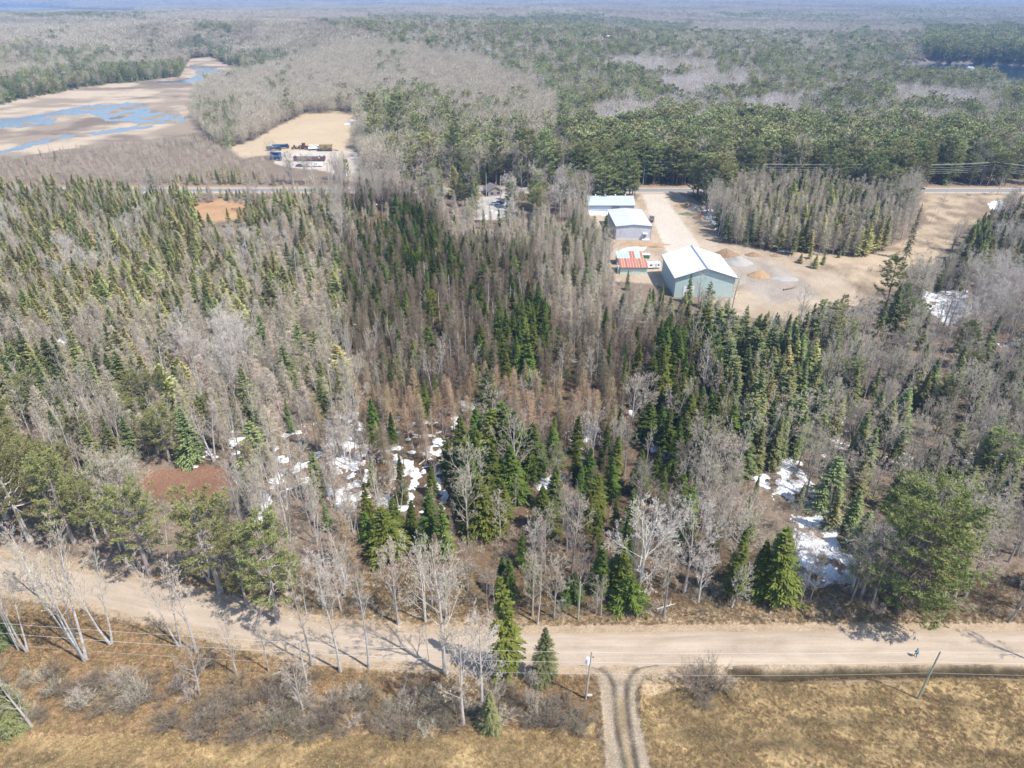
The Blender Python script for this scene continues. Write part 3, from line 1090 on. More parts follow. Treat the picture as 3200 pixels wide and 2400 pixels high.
# pines: limbs in loose whorls carrying needle plumes
def pine(rng, H_, R, limbs, plumes, blades_, base=.3, flat_=.5, rise=.25, size=.55, round_=1.0, wig=.012, w_=.15, spread=.5):
    p, rad = trunk_line(rng, H_, H_ * .017 + .05, wig, tip=.12)
    tr = MB()
    tr.tube(p, rad, 8)
    t = np.sort(uni(rng, 0, 1, limbs)) ** .9
    tt = base + (1 - base) * t * .98
    B, rb = on_line(p, rad, tt)
    az = np.arange(limbs) * 2.4 + uni(rng, -.5, .5, limbs)
    prof = np.sqrt(np.clip(1 - (np.abs(t - .30) / .80) ** (1.6 + round_), 0.02, 1))
    L = R * prof * uni(rng, .65, 1.15, limbs)
    e = uni(rng, -.05, .2, limbs) + rise * t * 1.5
    A_ = np.stack([np.cos(az) * np.cos(e), np.sin(az) * np.cos(e), np.sin(e)], 1)
    ss = np.linspace(0, 1, 5)
    PL = B[:, None, :] + A_[:, None, :] * (L[:, None] * ss[None])[..., None]
    PL[..., 2] += (-.10 * L[:, None] * np.sin(ss * 3.1)[None] + rise * .5 * L[:, None] * ss[None] ** 2.5)
    PL[:, 1:, :] += rng.normal(0, .04, (limbs, 4, 3)) * L[:, None, None]
    RR = (np.minimum(rb * .45, .02 + .018 * L)[:, None]) * (1 - .85 * ss)[None]
    tr.tubes(PL, RR, 4)
    # plumes
    s = uni(rng, .34, 1.03, (limbs, plumes)) ** .8
    fi = np.clip(s * 4, 0, 3.999)
    ii = fi.astype(int)
    fr = (fi - ii)[..., None]
    rows = np.arange(limbs)[:, None]
    Q = PL[rows, ii] * (1 - fr) + PL[rows, np.minimum(ii + 1, 4)] * fr
    S_ = np.stack([-np.sin(az), np.cos(az), np.zeros(limbs)], 1)
    Q = Q + S_[:, None, :] * (rng.normal(0, 1, (limbs, plumes)) * spread * .55 * (L[:, None] * s * .6))[..., None]
    Q[..., 2] += uni(rng, -.15, .35, (limbs, plumes))
    # thin stalks to the plumes
    Q = Q.reshape(-1, 3)
    Ax = np.repeat(A_, plumes, 0)
    m = len(Q)
    Bq = np.repeat(Q, blades_, 0) + rng.normal(0, .18 * size, (m * blades_, 3)) * np.array((1, 1, flat_))
    D = rng.normal(0, 1, (m * blades_, 3)) * np.array((1, 1, flat_)) + np.repeat(Ax, blades_, 0) * .7
    D[:, 2] += .35
    cr = MB()
    cr.blades(Bq, D, size * uni(rng, .7, 1.3, m * blades_), w_ * uni(rng, .7, 1.3, m * blades_), None, rng)
    return tr, cr


# bare broadleaved trees, level by level
def bare(rng, H_, r, levels, wig=.02, lean=0.0, forks=0, twig_w=.035, base=.35, tip=.1, stems=1, stem_spread=.12):
    tr, cr = MB(), MB()
    P0, R0 = [], []
    for s in range(stems):
        p, rad = trunk_line(rng, H_ * uni(rng, .82, 1.0) if s else H_, r * (uni(rng, .6, .95) if s else 1), wig, 10, lean, tip)
        if stems > 1:
            a = 6.283 * s / stems + rng.uniform(-.4, .4)
            tt = np.linspace(0, 1, 10)
            sp = stem_spread * H_ * rng.uniform(.5, 1.2)
            p[:, 0] += np.cos(a) * (sp * tt ** .8 + .12)
            p[:, 1] += np.sin(a) * (sp * tt ** .8 + .12)
        P0.append(p)
        R0.append(rad)
        tr.tube(p, rad, 7)
    PA, RA = np.array(P0), np.array(R0)
    first = True
    for lv in levels:
        n, k = PA.shape[0], PA.shape[1]
        c = lv['n']
        t = uni(rng, lv['t'][0], lv['t'][1], (n, c))
        if first:
            t = np.linspace(lv['t'][0], lv['t'][1], c)[None, :] + uni(rng, -.02, .02, (n, c))
        f = np.clip(t * (k - 1), 0, k - 1.001)
        i = f.astype(int)
        fr = (f - i)[..., None]
        rows = np.arange(n)[:, None]
        B = PA[rows, i] * (1 - fr) + PA[rows, i + 1] * fr
        rb = RA[rows, i] * (1 - fr[..., 0]) + RA[rows, i + 1] * fr[..., 0]
        pd = unit(PA[rows, i + 1] - PA[rows, i])
        plen = np.linalg.norm(PA[:, -1] - PA[:, 0], axis=1)[:, None]
        az = (np.arange(c)[None, :] * 2.4 + uni(rng, -.6, .6, (n, c)))
        h = np.where(np.abs(pd[..., 2:3]) < .9, np.array((0, 0, 1.0)), np.array((1.0, 0, 0)))
        u = unit(np.cross(pd, h))
        q = np.cross(pd, u)
        ang = lv['ang'] * uni(rng, .75, 1.25, (n, c))[..., None]
        D = pd * np.cos(ang) + (np.cos(az)[..., None] * u + np.sin(az)[..., None] * q) * np.sin(ang)
        D = D.reshape(-1, 3)
        shape = lv.get('shape', lambda t_: 1 - .55 * t_)
        L = (plen * lv['len'] * shape(t) * uni(rng, .75, 1.25, (n, c))).ravel()
        B = B.reshape(-1, 3)
        rb = rb.ravel()
        ns = lv.get('seg', 4)
        tt = np.linspace(0, 1, ns + 1)
        N = len(B)
        PL = np.zeros((N, ns + 1, 3))
        PL[:, 0] = B
        d = D.copy()
        for s_ in range(ns):
            d = unit(d + rng.normal(0, lv.get('wig', .18), (N, 3)) + np.array((0, 0, lv.get('up', .12))))
            PL[:, s_ + 1] = PL[:, s_] + d * (L / ns)[:, None]
        if lv.get('blade'):
            # fine twigs: slender tapering slips
            Dv = PL[:, -1] - PL[:, 0]
            cr.blades(B, Dv, np.linalg.norm(Dv, axis=1), twig_w * uni(rng, .7, 1.4, N), None, rng, mid=.25)
        else:
            rr = np.maximum(rb * lv.get('r', .55), lv.get('rmin', .012))[:, None] * (1 - .8 * tt)[None]
            rr = np.maximum(rr, .008)
            (tr if lv.get('trunk') else cr).tubes(PL, rr, lv.get('sides', 4))
        PA = PL
        RA = np.maximum(rb * lv.get('r', .55), .012)[:, None] * (1 - .8 * tt)[None]
        first = False
    return tr, cr


rise = lambda t_: .35 + .65 * np.sin(np.clip((t_ - .15) / .85, 0, 1) * 2.6 + .35)


def maple(rng, H_=15, dense_=1.0, spread=.5):
    return bare(rng, H_, H_ * .013 + .06, [
        dict(n=18, t=(.27, .97), ang=.72, len=spread, up=.16, wig=.10, r=.42, sides=4, seg=5, trunk=True, shape=lambda t_: np.interp(t_, [.25, .45, .6, 1.0], [.62, .95, .9, .38])),
        dict(n=7, t=(.25, 1), ang=.62, len=.46, up=.07, wig=.13, r=.5, sides=3, seg=3),
        dict(n=int(7 * dense_), t=(.2, 1), ang=.6, len=.50, up=.06, wig=.12, seg=2, blade=False, sides=3, r=.4, rmin=.014),
        dict(n=int(6 * dense_), t=(.15, 1), ang=.6, len=.62, up=.05, wig=.12, seg=1, blade=True)], twig_w=.038)


def birch(rng, H_=15, stems=1):
    return bare(rng, H_, H_ * .0085 + .05, [
        dict(n=15, t=(.40, .97), ang=.62, len=.24, up=.17, wig=.10, r=.42, sides=4, seg=4, trunk=True, shape=lambda t_: 1.3 - .85 * t_),
        dict(n=8, t=(.2, 1), ang=.5, len=.42, up=.08, wig=.12, r=.45, sides=3, seg=2),
        dict(n=7, t=(.15, 1), ang=.55, len=.75, up=.0, wig=.12, seg=1, blade=True)], wig=.022, twig_w=.036, stems=stems, stem_spread=.14)


def larch(rng, H_=14, R=2.2, full=True):
    p, rad = trunk_line(rng, H_, H_ * .009 + .04, .010, tip=.08)
    tr, cr = MB(), MB()
    tr.tube(p, rad, 5)
    n = 230 if full else 70
    t = uni(rng, .02, .99, n)
    B, rb = on_line(p, rad, .16 + .84 * t)
    az = uni(rng, 0, 6.283, n)
    e = -.05 + .5 * t + rng.normal(0, .16, n)
    L = R * (1 - t) ** .72 * uni(rng, .55, 1.1, n) + .25
    A_ = np.stack([np.cos(az) * np.cos(e), np.sin(az) * np.cos(e), np.sin(e)], 1)
    ss = np.linspace(0, 1, 3)
    PL = B[:, None, :] + A_[:, None, :] * (L[:, None] * ss[None])[..., None]
    PL[:, 1, 2] -= .06 * L
    if full:
        cr.tubes(PL, np.repeat((.016 * (1 - .7 * ss))[None], n, 0), 3)
    k = 9 if full else 7
    s = uni(rng, .1, 1, (n, k))
    Bt = B[:, None, :] + A_[:, None, :] * (L[:, None] * s)[..., None]
    D = A_[:, None, :] * .6 + rng.normal(0, .55, (n, k, 3))
    wl = (.30 * L[:, None] + .28) * uni(rng, .7, 1.3, (n, k))
    cr.blades(Bt.reshape(-1, 3), D.reshape(-1, 3), wl.ravel() * (1 if full else 1.3), (.042 if full else .12), None, rng, mid=.3)
    return tr, cr


def blobcrown(rng, H_, R, n, size, w_, cz=.62, rz=.38, jag=.25, up=.4):
    """a bare crown seen from far off: many slips spread through an uneven volume"""
    tr, cr = MB(), MB()
    p, rad = trunk_line(rng, H_ * .8, .12, .02)
    tr.tube(p, rad, 4)
    d = unit(rng.normal(size=(n, 3)))
    rr = rng.random(n) ** .4
    lob = 1 + jag * np.sin(d[:, 0] * 5 + rng.uniform(0, 6)) * np.cos(d[:, 1] * 4 + rng.uniform(0, 6))
    B = d * (rr * lob)[:, None] * np.array((R, R, H_ * rz)) + np.array((0, 0, H_ * cz))
    D = d * .7 + rng.normal(0, .5, (n, 3)) + np.array((0, 0, up))
    cr.blades(B, D, size * uni(rng, .7, 1.3, n), w_, None, rng, mid=.4)
    return tr, cr


def bush(rng, H_=3.2, stems=14, spread=.75):
    tr, cr = MB(), MB()
    a = uni(rng, 0, 6.283, stems)
    e = uni(rng, .15, spread, stems)
    L = H_ * uni(rng, .7, 1.1, stems)
    D = np.stack([np.cos(a) * np.sin(e), np.sin(a) * np.sin(e), np.cos(e)], 1)
    ss = np.linspace(0, 1, 5)
    PL = D[:, None, :] * (L[:, None] * ss[None])[..., None] + np.stack([np.cos(a), np.sin(a), 0 * a], 1)[:, None, :] * .25
    PL[:, 1:] += rng.normal(0, .05, (stems, 4, 3)) * L[:, None, None]
    PL[..., 2] -= (ss[None] ** 2) * .12 * L[:, None] * np.sin(e)[:, None]
    tr.tubes(PL, np.repeat((.035 * (1 - .75 * ss))[None], stems, 0), 4)
    k = 12
    s = uni(rng, .25, 1, (stems, k))
    fi = np.clip(s * 4, 0, 3.999)
    ii = fi.astype(int)
    fr = (fi - ii)[..., None]
    rows = np.arange(stems)[:, None]
    B = (PL[rows, ii] * (1 - fr) + PL[rows, ii + 1] * fr).reshape(-1, 3)
    Dt = unit(np.repeat(D, k, 0) * .7 + rng.normal(0, .5, (stems * k, 3)) + np.array((0, 0, .25)))
    Lt = H_ * .3 * uni(rng, .6, 1.3, stems * k)
    P2 = B[:, None, :] + Dt[:, None, :] * (Lt[:, None] * np.linspace(0, 1, 3)[None])[..., None]
    cr.tubes(P2, np.repeat(np.array([[.014, .01, .005]]), stems * k, 0), 3)
    m = 5
    s = uni(rng, .1, 1, (stems * k, m))
    B3 = (B[:, None, :] + Dt[:, None, :] * (Lt[:, None] * s)[..., None]).reshape(-1, 3)
    D3 = np.repeat(Dt, m, 0) * .8 + rng.normal(0, .5, (stems * k * m, 3))
    cr.blades(B3, D3, H_ * .16 * uni(rng, .6, 1.4, stems * k * m), .026, None, rng, mid=.3)
    return tr, cr


def snag(rng, H_=9):
    p, rad = trunk_line(rng, H_, .13, .012, tip=.35)
    tr, cr = MB(), MB()
    tr.tube(p, rad, 6)
    n = 22
    t = uni(rng, .3, .98, n)
    B, _ = on_line(p, rad, t)
    a = uni(rng, 0, 6.283, n)
    D = np.stack([np.cos(a), np.sin(a), uni(rng, -.3, .3, n)], 1)
    L = uni(rng, .3, 1.3, n) * (1.1 - .6 * t)
    PL = B[:, None, :] + D[:, None, :] * (L[:, None] * np.linspace(0, 1, 3)[None])[..., None]
    cr.tubes(PL, np.repeat(np.array([[.025, .016, .006]]), n, 0), 3)
    return tr, cr


# prototypes: kind -> list of (trunk mesh, crown mesh, natural height)
PROTO = {}
LOWP = {}


def put(key, gen, trunk_m, crown_m, h):
    tr, cr = gen
    PROTO.setdefault(key, []).append((tr.mesh(key + '_trunk', M[trunk_m]), cr.mesh(key + '_crown', M[crown_m]), h))


def put_low(key, gen, crown_m, h, trunk_m=None):
    tr, cr = gen
    if trunk_m:
        a = MB()
        a.v, a.f, a.n = list(cr.v), list(cr.f), cr.n
        for v, (f, m) in zip(tr.v, tr.f):
            pass
        off = a.n
        tot = 0
        for v in tr.v:
            a.v.append(v)
            tot += len(v)
        for f, m in tr.f:
            a.f.append((f + off, 1))
        a.n += tot
        me = a.mesh(key + '_far', [M[crown_m], M[trunk_m]])
    else:
        me = cr.mesh(key + '_far', M[crown_m])
    LOWP.setdefault(key, []).append((me, h))


def R_(s):
    return np.random.default_rng(s)


for i in range(5):
    hh = (14, 15, 13, 12, 14)[i]
    g = lambda: conifer(R_(20 + i), hh, (2.6, 2.2, 3.0, 2.7, 1.9)[i], (38, 42, 34, 27, 30)[i], 9, 12, asym=(.1, .15, .12, .3, .25)[i], tw_w=.21, gaps=(.08, .12, .1, .3, .34)[i], base=(.05, .08, .06, .12, .2)[i], shape=(.85, .8, .9, .7, .75)[i])
    put('spruce', g(), 'bark_dark', 'spruce', hh)
    put('spruce_dark', g(), 'bark_dark', 'spruce_dark', hh)
put('spruce_near', conifer(R_(31), 13, 2.5, 46, 9, 20, asym=.25, tw_w=.09, tw_len=.26, droop=.2, gaps=.18, shape=.75), 'bark_dark', 'spruce', 13)
put('spruce_fine', conifer(R_(29), 23, 2.7, 74, 10, 24, asym=.15, tw_w=.10, tw_len=.25, droop=.22), 'bark_dark', 'spruce_dark', 23)
for i in range(3):
    put('cedar', conifer(R_(40 + i), 12, (2.0, 2.5, 1.6)[i], 32, 9, 9, base=.12, el=(.05, .75), droop=.05, tw_len=.45, tw_w=.2, gaps=.25, asym=.3), 'bark_grey', 'cedar', 12)
for i in range(3):
    put('larch', larch(R_(50 + i), 14, (2.0, 2.5, 1.7)[i]), 'bark_grey', 'twig_larch', 14)
    put('larch_brown', larch(R_(50 + i), 14, (2.0, 2.5, 1.7)[i]), 'bark_grey', 'twig_larch_brown', 14)
    if i < 2:
        put('larch_rust', larch(R_(55 + i), 13, (2.0, 2.5, 1.7)[i]), 'bark_grey', 'twig_larch_rust', 13)
for i in range(4):
    put('birch', birch(R_(60 + i), 16, (1, 2, 1, 3)[i]), 'bark_birch', 'twig_birch', 16)
for i in range(3):
    put('aspen', birch(R_(70 + i), 17, (1, 1, 2)[i]), 'bark_pale', 'twig_grey', 17)
for i in range(4):
    put('maple', maple(R_(80 + i), 15, (1, .8, 1, .8)[i], (.44, .36, .40, .48)[i]), 'bark_grey', 'twig_grey', 15)
for i in range(4):
    put('maple_dark', maple(R_(80 + i), 15, (1, .8, 1, .8)[i], (.44, .36, .40, .48)[i]), 'bark_grey', 'twig_dark', 15)
for i in range(3):
    put('maple_pale', maple(R_(90 + i), 15, 1, (.46, .40, .52)[i]), 'bark_pale', 'twig_pale', 15)
for i in range(3):
    put('pine', pine(R_(100 + i), 20, (4.6, 5.2, 4.0)[i], 44, 13, 13, base=.22, size=.68, w_=.15, rise=.22, flat_=.4), 'bark_dark', 'pine', 20)
put('pine_grand', pine(R_(109), 27, 9.6, 70, 26, 15, base=.15, size=.70, w_=.13, rise=.12, flat_=.34), 'bark_dark', 'pine_olive', 27)
for i in range(3):
    put('redpine', pine(R_(110 + i), 15, (3.9, 4.4, 3.4)[i], 42, 14, 14, base=.30, size=.44, w_=.09, flat_=.8, rise=.4, round_=.6), 'bark_grey', 'redpine', 15)
put('yellowpine', pine(R_(115), 14, 3.2, 46, 12, 12, base=.15, size=.6, w_=.17, flat_=.9, rise=.6, round_=.6), 'bark_grey', 'yellowpine', 14)
put('hemlock', conifer(R_(117), 17, 4.6, 30, 8, 13, base=.1, shape=.7, droop=.12, el=(-.1, .5), tw_len=.34, tw_w=.22, gaps=.15, asym=.25), 'bark_dark', 'hemlock', 17)
for i in range(3):
    put('bush', bush(R_(120 + i), 3.2, (16, 20, 13)[i], (.75, 1.0, .8)[i]), 'twig_brown', 'twig_brown', 3.2)
for i in range(2):
    put('bush_grey', bush(R_(125 + i), 3.2, (14, 18)[i], .85), 'twig_grey', 'twig_grey', 3.2)
for i in range(2):
    put('snag', snag(R_(130 + i)), 'snag', 'snag', 9)

for i in range(2):
    g = lambda n, k, t: conifer(R_(140 + i), 14, (2.4, 2.9)[i], n, k, t, tw_w=.55, tw_len=.6, asym=.1)
    put_low('spruce', g(13, 7, 4), 'spruce', 14)
    put_low('spruce_dark', g(13, 7, 4), 'spruce_dark', 14)
    put_low('cedar', conifer(R_(144 + i), 12, (1.7, 2.1)[i], 13, 7, 4, base=.1, el=(.05, .75), droop=.05, tw_w=.6, tw_len=.6, gaps=.2), 'cedar', 12)
    put_low('larch', larch(R_(146 + i), 14, (2.2, 2.7)[i], False), 'twig_larch', 14, 'bark_grey')
    put_low('larch_brown', larch(R_(146 + i), 14, (2.2, 2.7)[i], False), 'twig_larch_brown', 14, 'bark_grey')
    for q in range(2):
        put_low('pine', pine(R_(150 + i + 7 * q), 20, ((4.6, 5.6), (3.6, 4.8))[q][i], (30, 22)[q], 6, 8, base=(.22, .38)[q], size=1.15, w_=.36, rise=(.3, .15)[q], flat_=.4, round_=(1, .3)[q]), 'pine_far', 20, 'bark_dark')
    put_low('birch', blobcrown(R_(152 + i), 15, 2.6, 420, 1.3, .085, .64, .36), 'twig_birch', 15, 'bark_birch')
    put_low('maple_pale', blobcrown(R_(156 + i), 15, 4.2, 520, 1.6, .11), 'far_pale', 15, 'bark_pale')
for i in range(3):
    put_low('maple', blobcrown(R_(160 + i), 15, (4.2, 5.0, 3.8)[i], 520, 1.6, .11), 'far_grey', 15, 'bark_grey')
    put_low('brown_far', blobcrown(R_(175 + i), 14, (4.6, 5.4, 4.0)[i], 230, 2.2, .28), 'far_brown', 14)
    put_low('maple_far', blobcrown(R_(165 + i), 15, (5.2, 6.2, 4.8)[i], 230, 2.4, .30), 'far_grey', 15)
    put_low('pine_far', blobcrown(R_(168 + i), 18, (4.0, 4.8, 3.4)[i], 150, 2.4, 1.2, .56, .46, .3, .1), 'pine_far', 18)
put_low('bush', bush(R_(170), 3.2, 9, .8), 'twig_brown', 3.2)
# ------------------------------------------------------------------ where the trees stand
# zones in photo pixels at crown height; (outline, density per m2 at near range, mix, (lowest, highest), ragged edge)
ZN = []


def zone(poly, dens, mix, hr, warp=18):
    ZN.append((poly, dens, mix, hr, warp))


FULL = [(-2000, -400), (5200, -400), (5200, 2600), (-2000, 2600)]
zone(FULL, .085, dict(maple=.8, spruce=.06, birch=.1, pine=.04), (11, 16), 0)
# far hillsides: bare hardwoods with a few conifers
zone([(-2000, -400), (5200, -400), (5200, 560), (-2000, 560)], .045, dict(maple=.958, pine=.016, spruce=.016, maple_pale=.01), (11, 16), 0)
for pl in ([(0, 42), (450, 48), (460, 70), (300, 62), (0, 56)], [(1150, 52), (1500, 58), (1500, 72), (1150, 66)], [(950, 62), (1120, 78), (1300, 84), (1250, 100), (1050, 92)], [(1650, 40), (1900, 50), (1880, 62), (1650, 56)], [(2200, 40), (2700, 52), (2680, 66), (2300, 58)], [(620, 80), (760, 92), (740, 112), (600, 100)]):
    zone(pl, .04, dict(pine=.5, spruce=.15, maple=.35), (11, 16), 12)
# pine country on the lowland beyond
zone([(1060, 72), (1500, 62), (2150, 92), (2700, 112), (3300, 95), (3900, 100), (3900, 560), (1900, 560), (1745, 420), (1750, 300), (1660, 240), (1420, 175), (1200, 120)], .038, dict(pine=.45, maple=.31, spruce=.07, birch=.08, maple_pale=.09), (9, 18), 40)
zone([(2700, 20), (3000, 30), (3900, 40), (3900, 110), (2900, 105)], .035, dict(pine=.25, maple=.75), (12, 17), 30)
zone([(1500, 60), (1800, 55), (2150, 85), (2150, 110), (1700, 95)], .035, dict(pine=.7, maple=.3), (13, 18), 16)
for pl in ([(1840, 185), (2060, 180), (2250, 200), (2240, 225), (1900, 215)], [(1850, 330), (2040, 330), (2040, 400), (1880, 410)], [(2300, 330), (2500, 300), (2500, 370), (2330, 380)],
           [(2770, 360), (2960, 360), (2950, 410), (2800, 410)], [(2060, 240), (2330, 225), (2350, 290), (2080, 300)], [(2800, 270), (3100, 300), (3080, 340), (2780, 330)]):
    zone(pl, .042, dict(maple=.35, maple_pale=.6, spruce=.05), (11, 15), 24)
zone([(2900, 95), (3500, 90), (3500, 215), (3200, 212), (2900, 195), (2880, 150)], .045, dict(pine=.95, maple=.05), (17, 23), 14)
zone([(1750, 425), (1950, 400), (2300, 395), (2800, 415), (3060, 440), (3080, 560), (2700, 590), (1900, 590), (1800, 560)], .05, dict(pine=.86, maple=.10, spruce=.04), (14, 22), 14)
zone([(1180, 300), (1330, 280), (1400, 330), (1500, 400), (1740, 400), (1760, 470), (1800, 590), (1250, 590), (1220, 500), (1160, 420)], .042, dict(pine=.36, maple=.44, birch=.08, spruce=.12), (11, 20), 18)
zone([(1390, 300), (1720, 300), (1740, 405), (1420, 410)], .05, dict(maple=.86, pine=.12, maple_pale=.02), (11, 15), 16)
zone([(1830, 360), (2000, 350), (2040, 410), (1860, 420)], .045, dict(maple_pale=.8, maple=.2), (11, 14), 12)
# conifers round the marsh
zone([(-400, 250), (0, 240), (250, 205), (560, 195), (588, 180), (592, 232), (540, 250), (300, 275), (100, 305), (0, 335), (-400, 350)], .06, dict(spruce=.6, pine=.2, maple=.2), (10, 15), 8)
zone([(-400, 160), (0, 140), (340, 150), (460, 170), (400, 195), (200, 200), (0, 225), (-400, 240)], .04, dict(spruce=.25, pine=.2, maple=.55), (11, 15), 20)
zone([(520, 150), (620, 120), (720, 150), (740, 195), (660, 175), (590, 180)], .05, dict(spruce=.6, pine=.2, maple=.2), (11, 16), 10)
zone([(670, 190), (740, 168), (880, 158), (900, 185), (830, 210), (780, 222), (700, 212)], .06, dict(spruce=.72, pine=.1, maple=.18), (11, 16), 6)
zone([(605, 300), (690, 300), (760, 330), (740, 440), (660, 450), (620, 390)], .05, dict(spruce=.35, maple=.6, pine=.05), (9, 13), 14)
zone([(830, 250), (1010, 240), (1180, 330), (1160, 360), (900, 370)], .045, dict(maple=.88, pine=.08, birch=.04), (11, 15), 20)
# alder and larch between marsh and highway
zone([(-600, 400), (0, 400), (300, 385), (560, 372), (640, 385), (700, 425), (800, 425), (880, 470), (900, 530), (700, 580), (300, 560), (0, 575), (-600, 590)], .06, dict(maple=.30, larch=.66, spruce=.04), (2.5, 5), 10)
zone([(500, 520), (720, 480), (860, 530), (1010, 545), (1080, 580), (950, 600), (500, 620)], .06, dict(cedar=.35, larch=.4, spruce=.25), (3.5, 6.5), 20)
# left: olive cedars and thin spruces with grey larch among them
zone([(-600, 560), (300, 540), (620, 600), (1040, 610), (1075, 760), (1080, 1000), (900, 1060), (500, 980), (0, 1010), (-600, 1040)], .072, dict(cedar=.50, larch=.26, spruce=.09, birch=.10, maple_pale=.05), (6, 10.5), 30)
zone([(860, 600), (1050, 600), (1075, 900), (1000, 960), (880, 860)], .065, dict(cedar=.22, larch=.55, spruce=.15, snag=.08), (8, 12), 30)
zone([(-600, 1000), (200, 960), (500, 960), (880, 900), (1080, 960), (1090, 1260), (700, 1280), (300, 1240), (-600, 1290)], .075, dict(larch=.42, birch=.18, aspen=.15, spruce=.14, cedar=.11), (10, 14), 30)
zone([(570, 1010), (760, 1020), (800, 1180), (640, 1240), (560, 1150)], .06, dict(aspen=.55, maple_pale=.25, larch=.2), (12, 16), 20)
zone([(-600, 1100), (80, 1080), (200, 1130), (240, 1240), (0, 1270), (-600, 1290)], .07, dict(spruce=.65, cedar=.15, birch=.2), (11, 15), 16)
zone([(-600, 1260), (400, 1230), (700, 1260), (640, 1440), (420, 1480), (300, 1460), (0, 1400), (-600, 1400)], .060, dict(birch=.2, aspen=.2, redpine=.2, larch=.2, spruce=.2), (9, 14), 20)
zone([(640, 1260), (1090, 1240), (1110, 1500), (1125, 1760), (960, 1740), (820, 1660), (760, 1540), (720, 1450), (640, 1420)], .055, dict(birch=.50, aspen=.22, larch=.17, spruce=.06, larch_rust=.05), (10, 14), 12)
zone([(-600, 1380), (0, 1370), (320, 1420), (340, 1600), (300, 1680), (0, 1700), (-600, 1650)], .020, dict(redpine=.8, birch=.2), (10, 14), 14)
zone([(420, 1560), (700, 1560), (960, 1640), (1050, 1760), (1080, 1830), (900, 1820), (600, 1780), (450, 1700)], .022, dict(birch=.35, maple=.25, redpine=.2, aspen=.2), (9, 13), 14)
# the wood between highway and gravel road (the parcel)
zone([(1070, 600), (1355, 600), (1385, 745), (1665, 745), (1720, 985), (1730, 1160), (1400, 1230), (1095, 1240), (1080, 900)], .110, dict(larch_brown=.70, spruce_dark=.22, birch=.05, snag=.03), (9, 14), 10)
zone([(1080, 610), (1260, 610), (1270, 700), (1090, 740)], .045, dict(larch=.4, spruce_dark=.35, snag=.25), (6, 9), 10)
zone([(1220, 640), (1310, 650), (1440, 800), (1440, 880), (1280, 860)], .110, dict(spruce_dark=.75, larch_brown=.25), (10, 14), 14)
zone([(1550, 960), (1720, 930), (1730, 1060), (1690, 1130), (1550, 1130)], .115, dict(spruce_dark=.92, larch_brown=.08), (11, 15), 8)
zone([(1100, 1020), (1300, 1000), (1300, 1200), (1110, 1200)], .09, dict(larch_brown=.6, birch=.3, spruce_dark=.1), (9, 13), 14)
zone([(1090, 1180), (1420, 1170), (1600, 1130), (1800, 1110), (1960, 1060), (1990, 1200), (1960, 1300), (1600, 1330), (1400, 1290), (1130, 1300)], .075, dict(larch_rust=.60, larch_brown=.22, birch=.10, spruce_dark=.08), (8, 12), 14)
zone([(1720, 985), (2060, 980), (2050, 1160), (1960, 1200), (1730, 1150)], .085, dict(larch_brown=.75, birch=.1, spruce_dark=.12, maple=.03), (10, 13), 8)
zone([(1110, 1280), (1460, 1270), (1470, 1500), (1400, 1640), (1130, 1640)], .052, dict(birch=.30, larch_brown=.28, larch_rust=.16, spruce_dark=.16, maple_dark=.10), (8, 12), 12)
zone([(1600, 1300), (1960, 1290), (2100, 1350), (2200, 1500), (2210, 1650), (1900, 1640), (1650, 1640), (1620, 1450)], .070, dict(birch=.18, larch_brown=.28, maple_dark=.26, spruce_dark=.28), (9, 13), 12)
zone([(2050, 985), (2215, 985), (2290, 1250), (2300, 1400), (2100, 1400), (2040, 1200)], .085, dict(spruce_dark=.78, birch=.12, larch_brown=.10), (11, 16), 8)
zone([(1130, 1640), (1900, 1640), (2230, 1640), (2390, 1840), (2200, 1860), (1500, 1850), (1150, 1850)], .055, dict(maple_dark=.44, birch=.10, spruce_dark=.34, larch_brown=.12), (8, 13), 12)
# grey larch behind the parcel, the woods round the yard
zone([(1390, 600), (1830, 600), (1880, 700), (1890, 800), (1990, 880), (2080, 930), (2080, 990), (1720, 990), (1665, 750), (1385, 745)], .085, dict(larch=.80, birch=.08, spruce=.12), (9, 13), 10)
zone([(1360, 600), (1680, 600), (1660, 730), (1390, 740)], .05, dict(larch=.7, birch=.12, spruce=.18), (8, 12), 10)
zone([(1330, 520), (1520, 520), (1530, 600), (1340, 610)], .05, dict(spruce=.5, maple=.3, pine=.2), (10, 15), 10)
zone([(1560, 540), (1830, 540), (1840, 610), (1600, 660)], .05, dict(maple=.55, pine=.25, maple_pale=.2), (11, 15), 10)
zone([(1990, 890), (2330, 900), (2520, 960), (2520, 1000), (2210, 985), (2040, 980)], .075, dict(spruce=.75, larch=.15, maple=.1), (6, 10), 10)
zone([(2210, 985), (2500, 1000), (2570, 1040), (2570, 1200), (2530, 1390), (2300, 1400), (2270, 1150)], .075, dict(spruce=.82, cedar=.06, birch=.07, maple=.05), (12, 16), 10)
zone([(2560, 960), (2800, 870), (2860, 1040), (2700, 1100), (2580, 1080)], .05, dict(pine=.35, spruce=.35, maple=.3), (11, 16), 12)
zone([(2560, 1080), (2800, 1040), (2950, 1000), (3010, 1020), (3600, 900), (3600, 1500), (2900, 1420), (2560, 1330)], .062, dict(maple=.38, birch=.20, aspen=.1, spruce=.24, pine=.04, larch=.04), (10, 14), 20)
zone([(2900, 780), (3040, 690), (3140, 680), (3600, 600), (3600, 930), (3060, 900), (3030, 980), (2900, 880)], .065, dict(maple=.47, maple_pale=.12, spruce=.28, larch=.13), (9, 13), 10)
zone([(3000, 880), (3220, 850), (3260, 960), (3050, 1000)], .055, dict(maple_pale=.85, maple=.15), (11, 14), 12)
zone([(3010, 720), (3080, 680), (3110, 790), (3020, 830)], .085, dict(spruce=.95, maple=.05), (11, 15), 6)
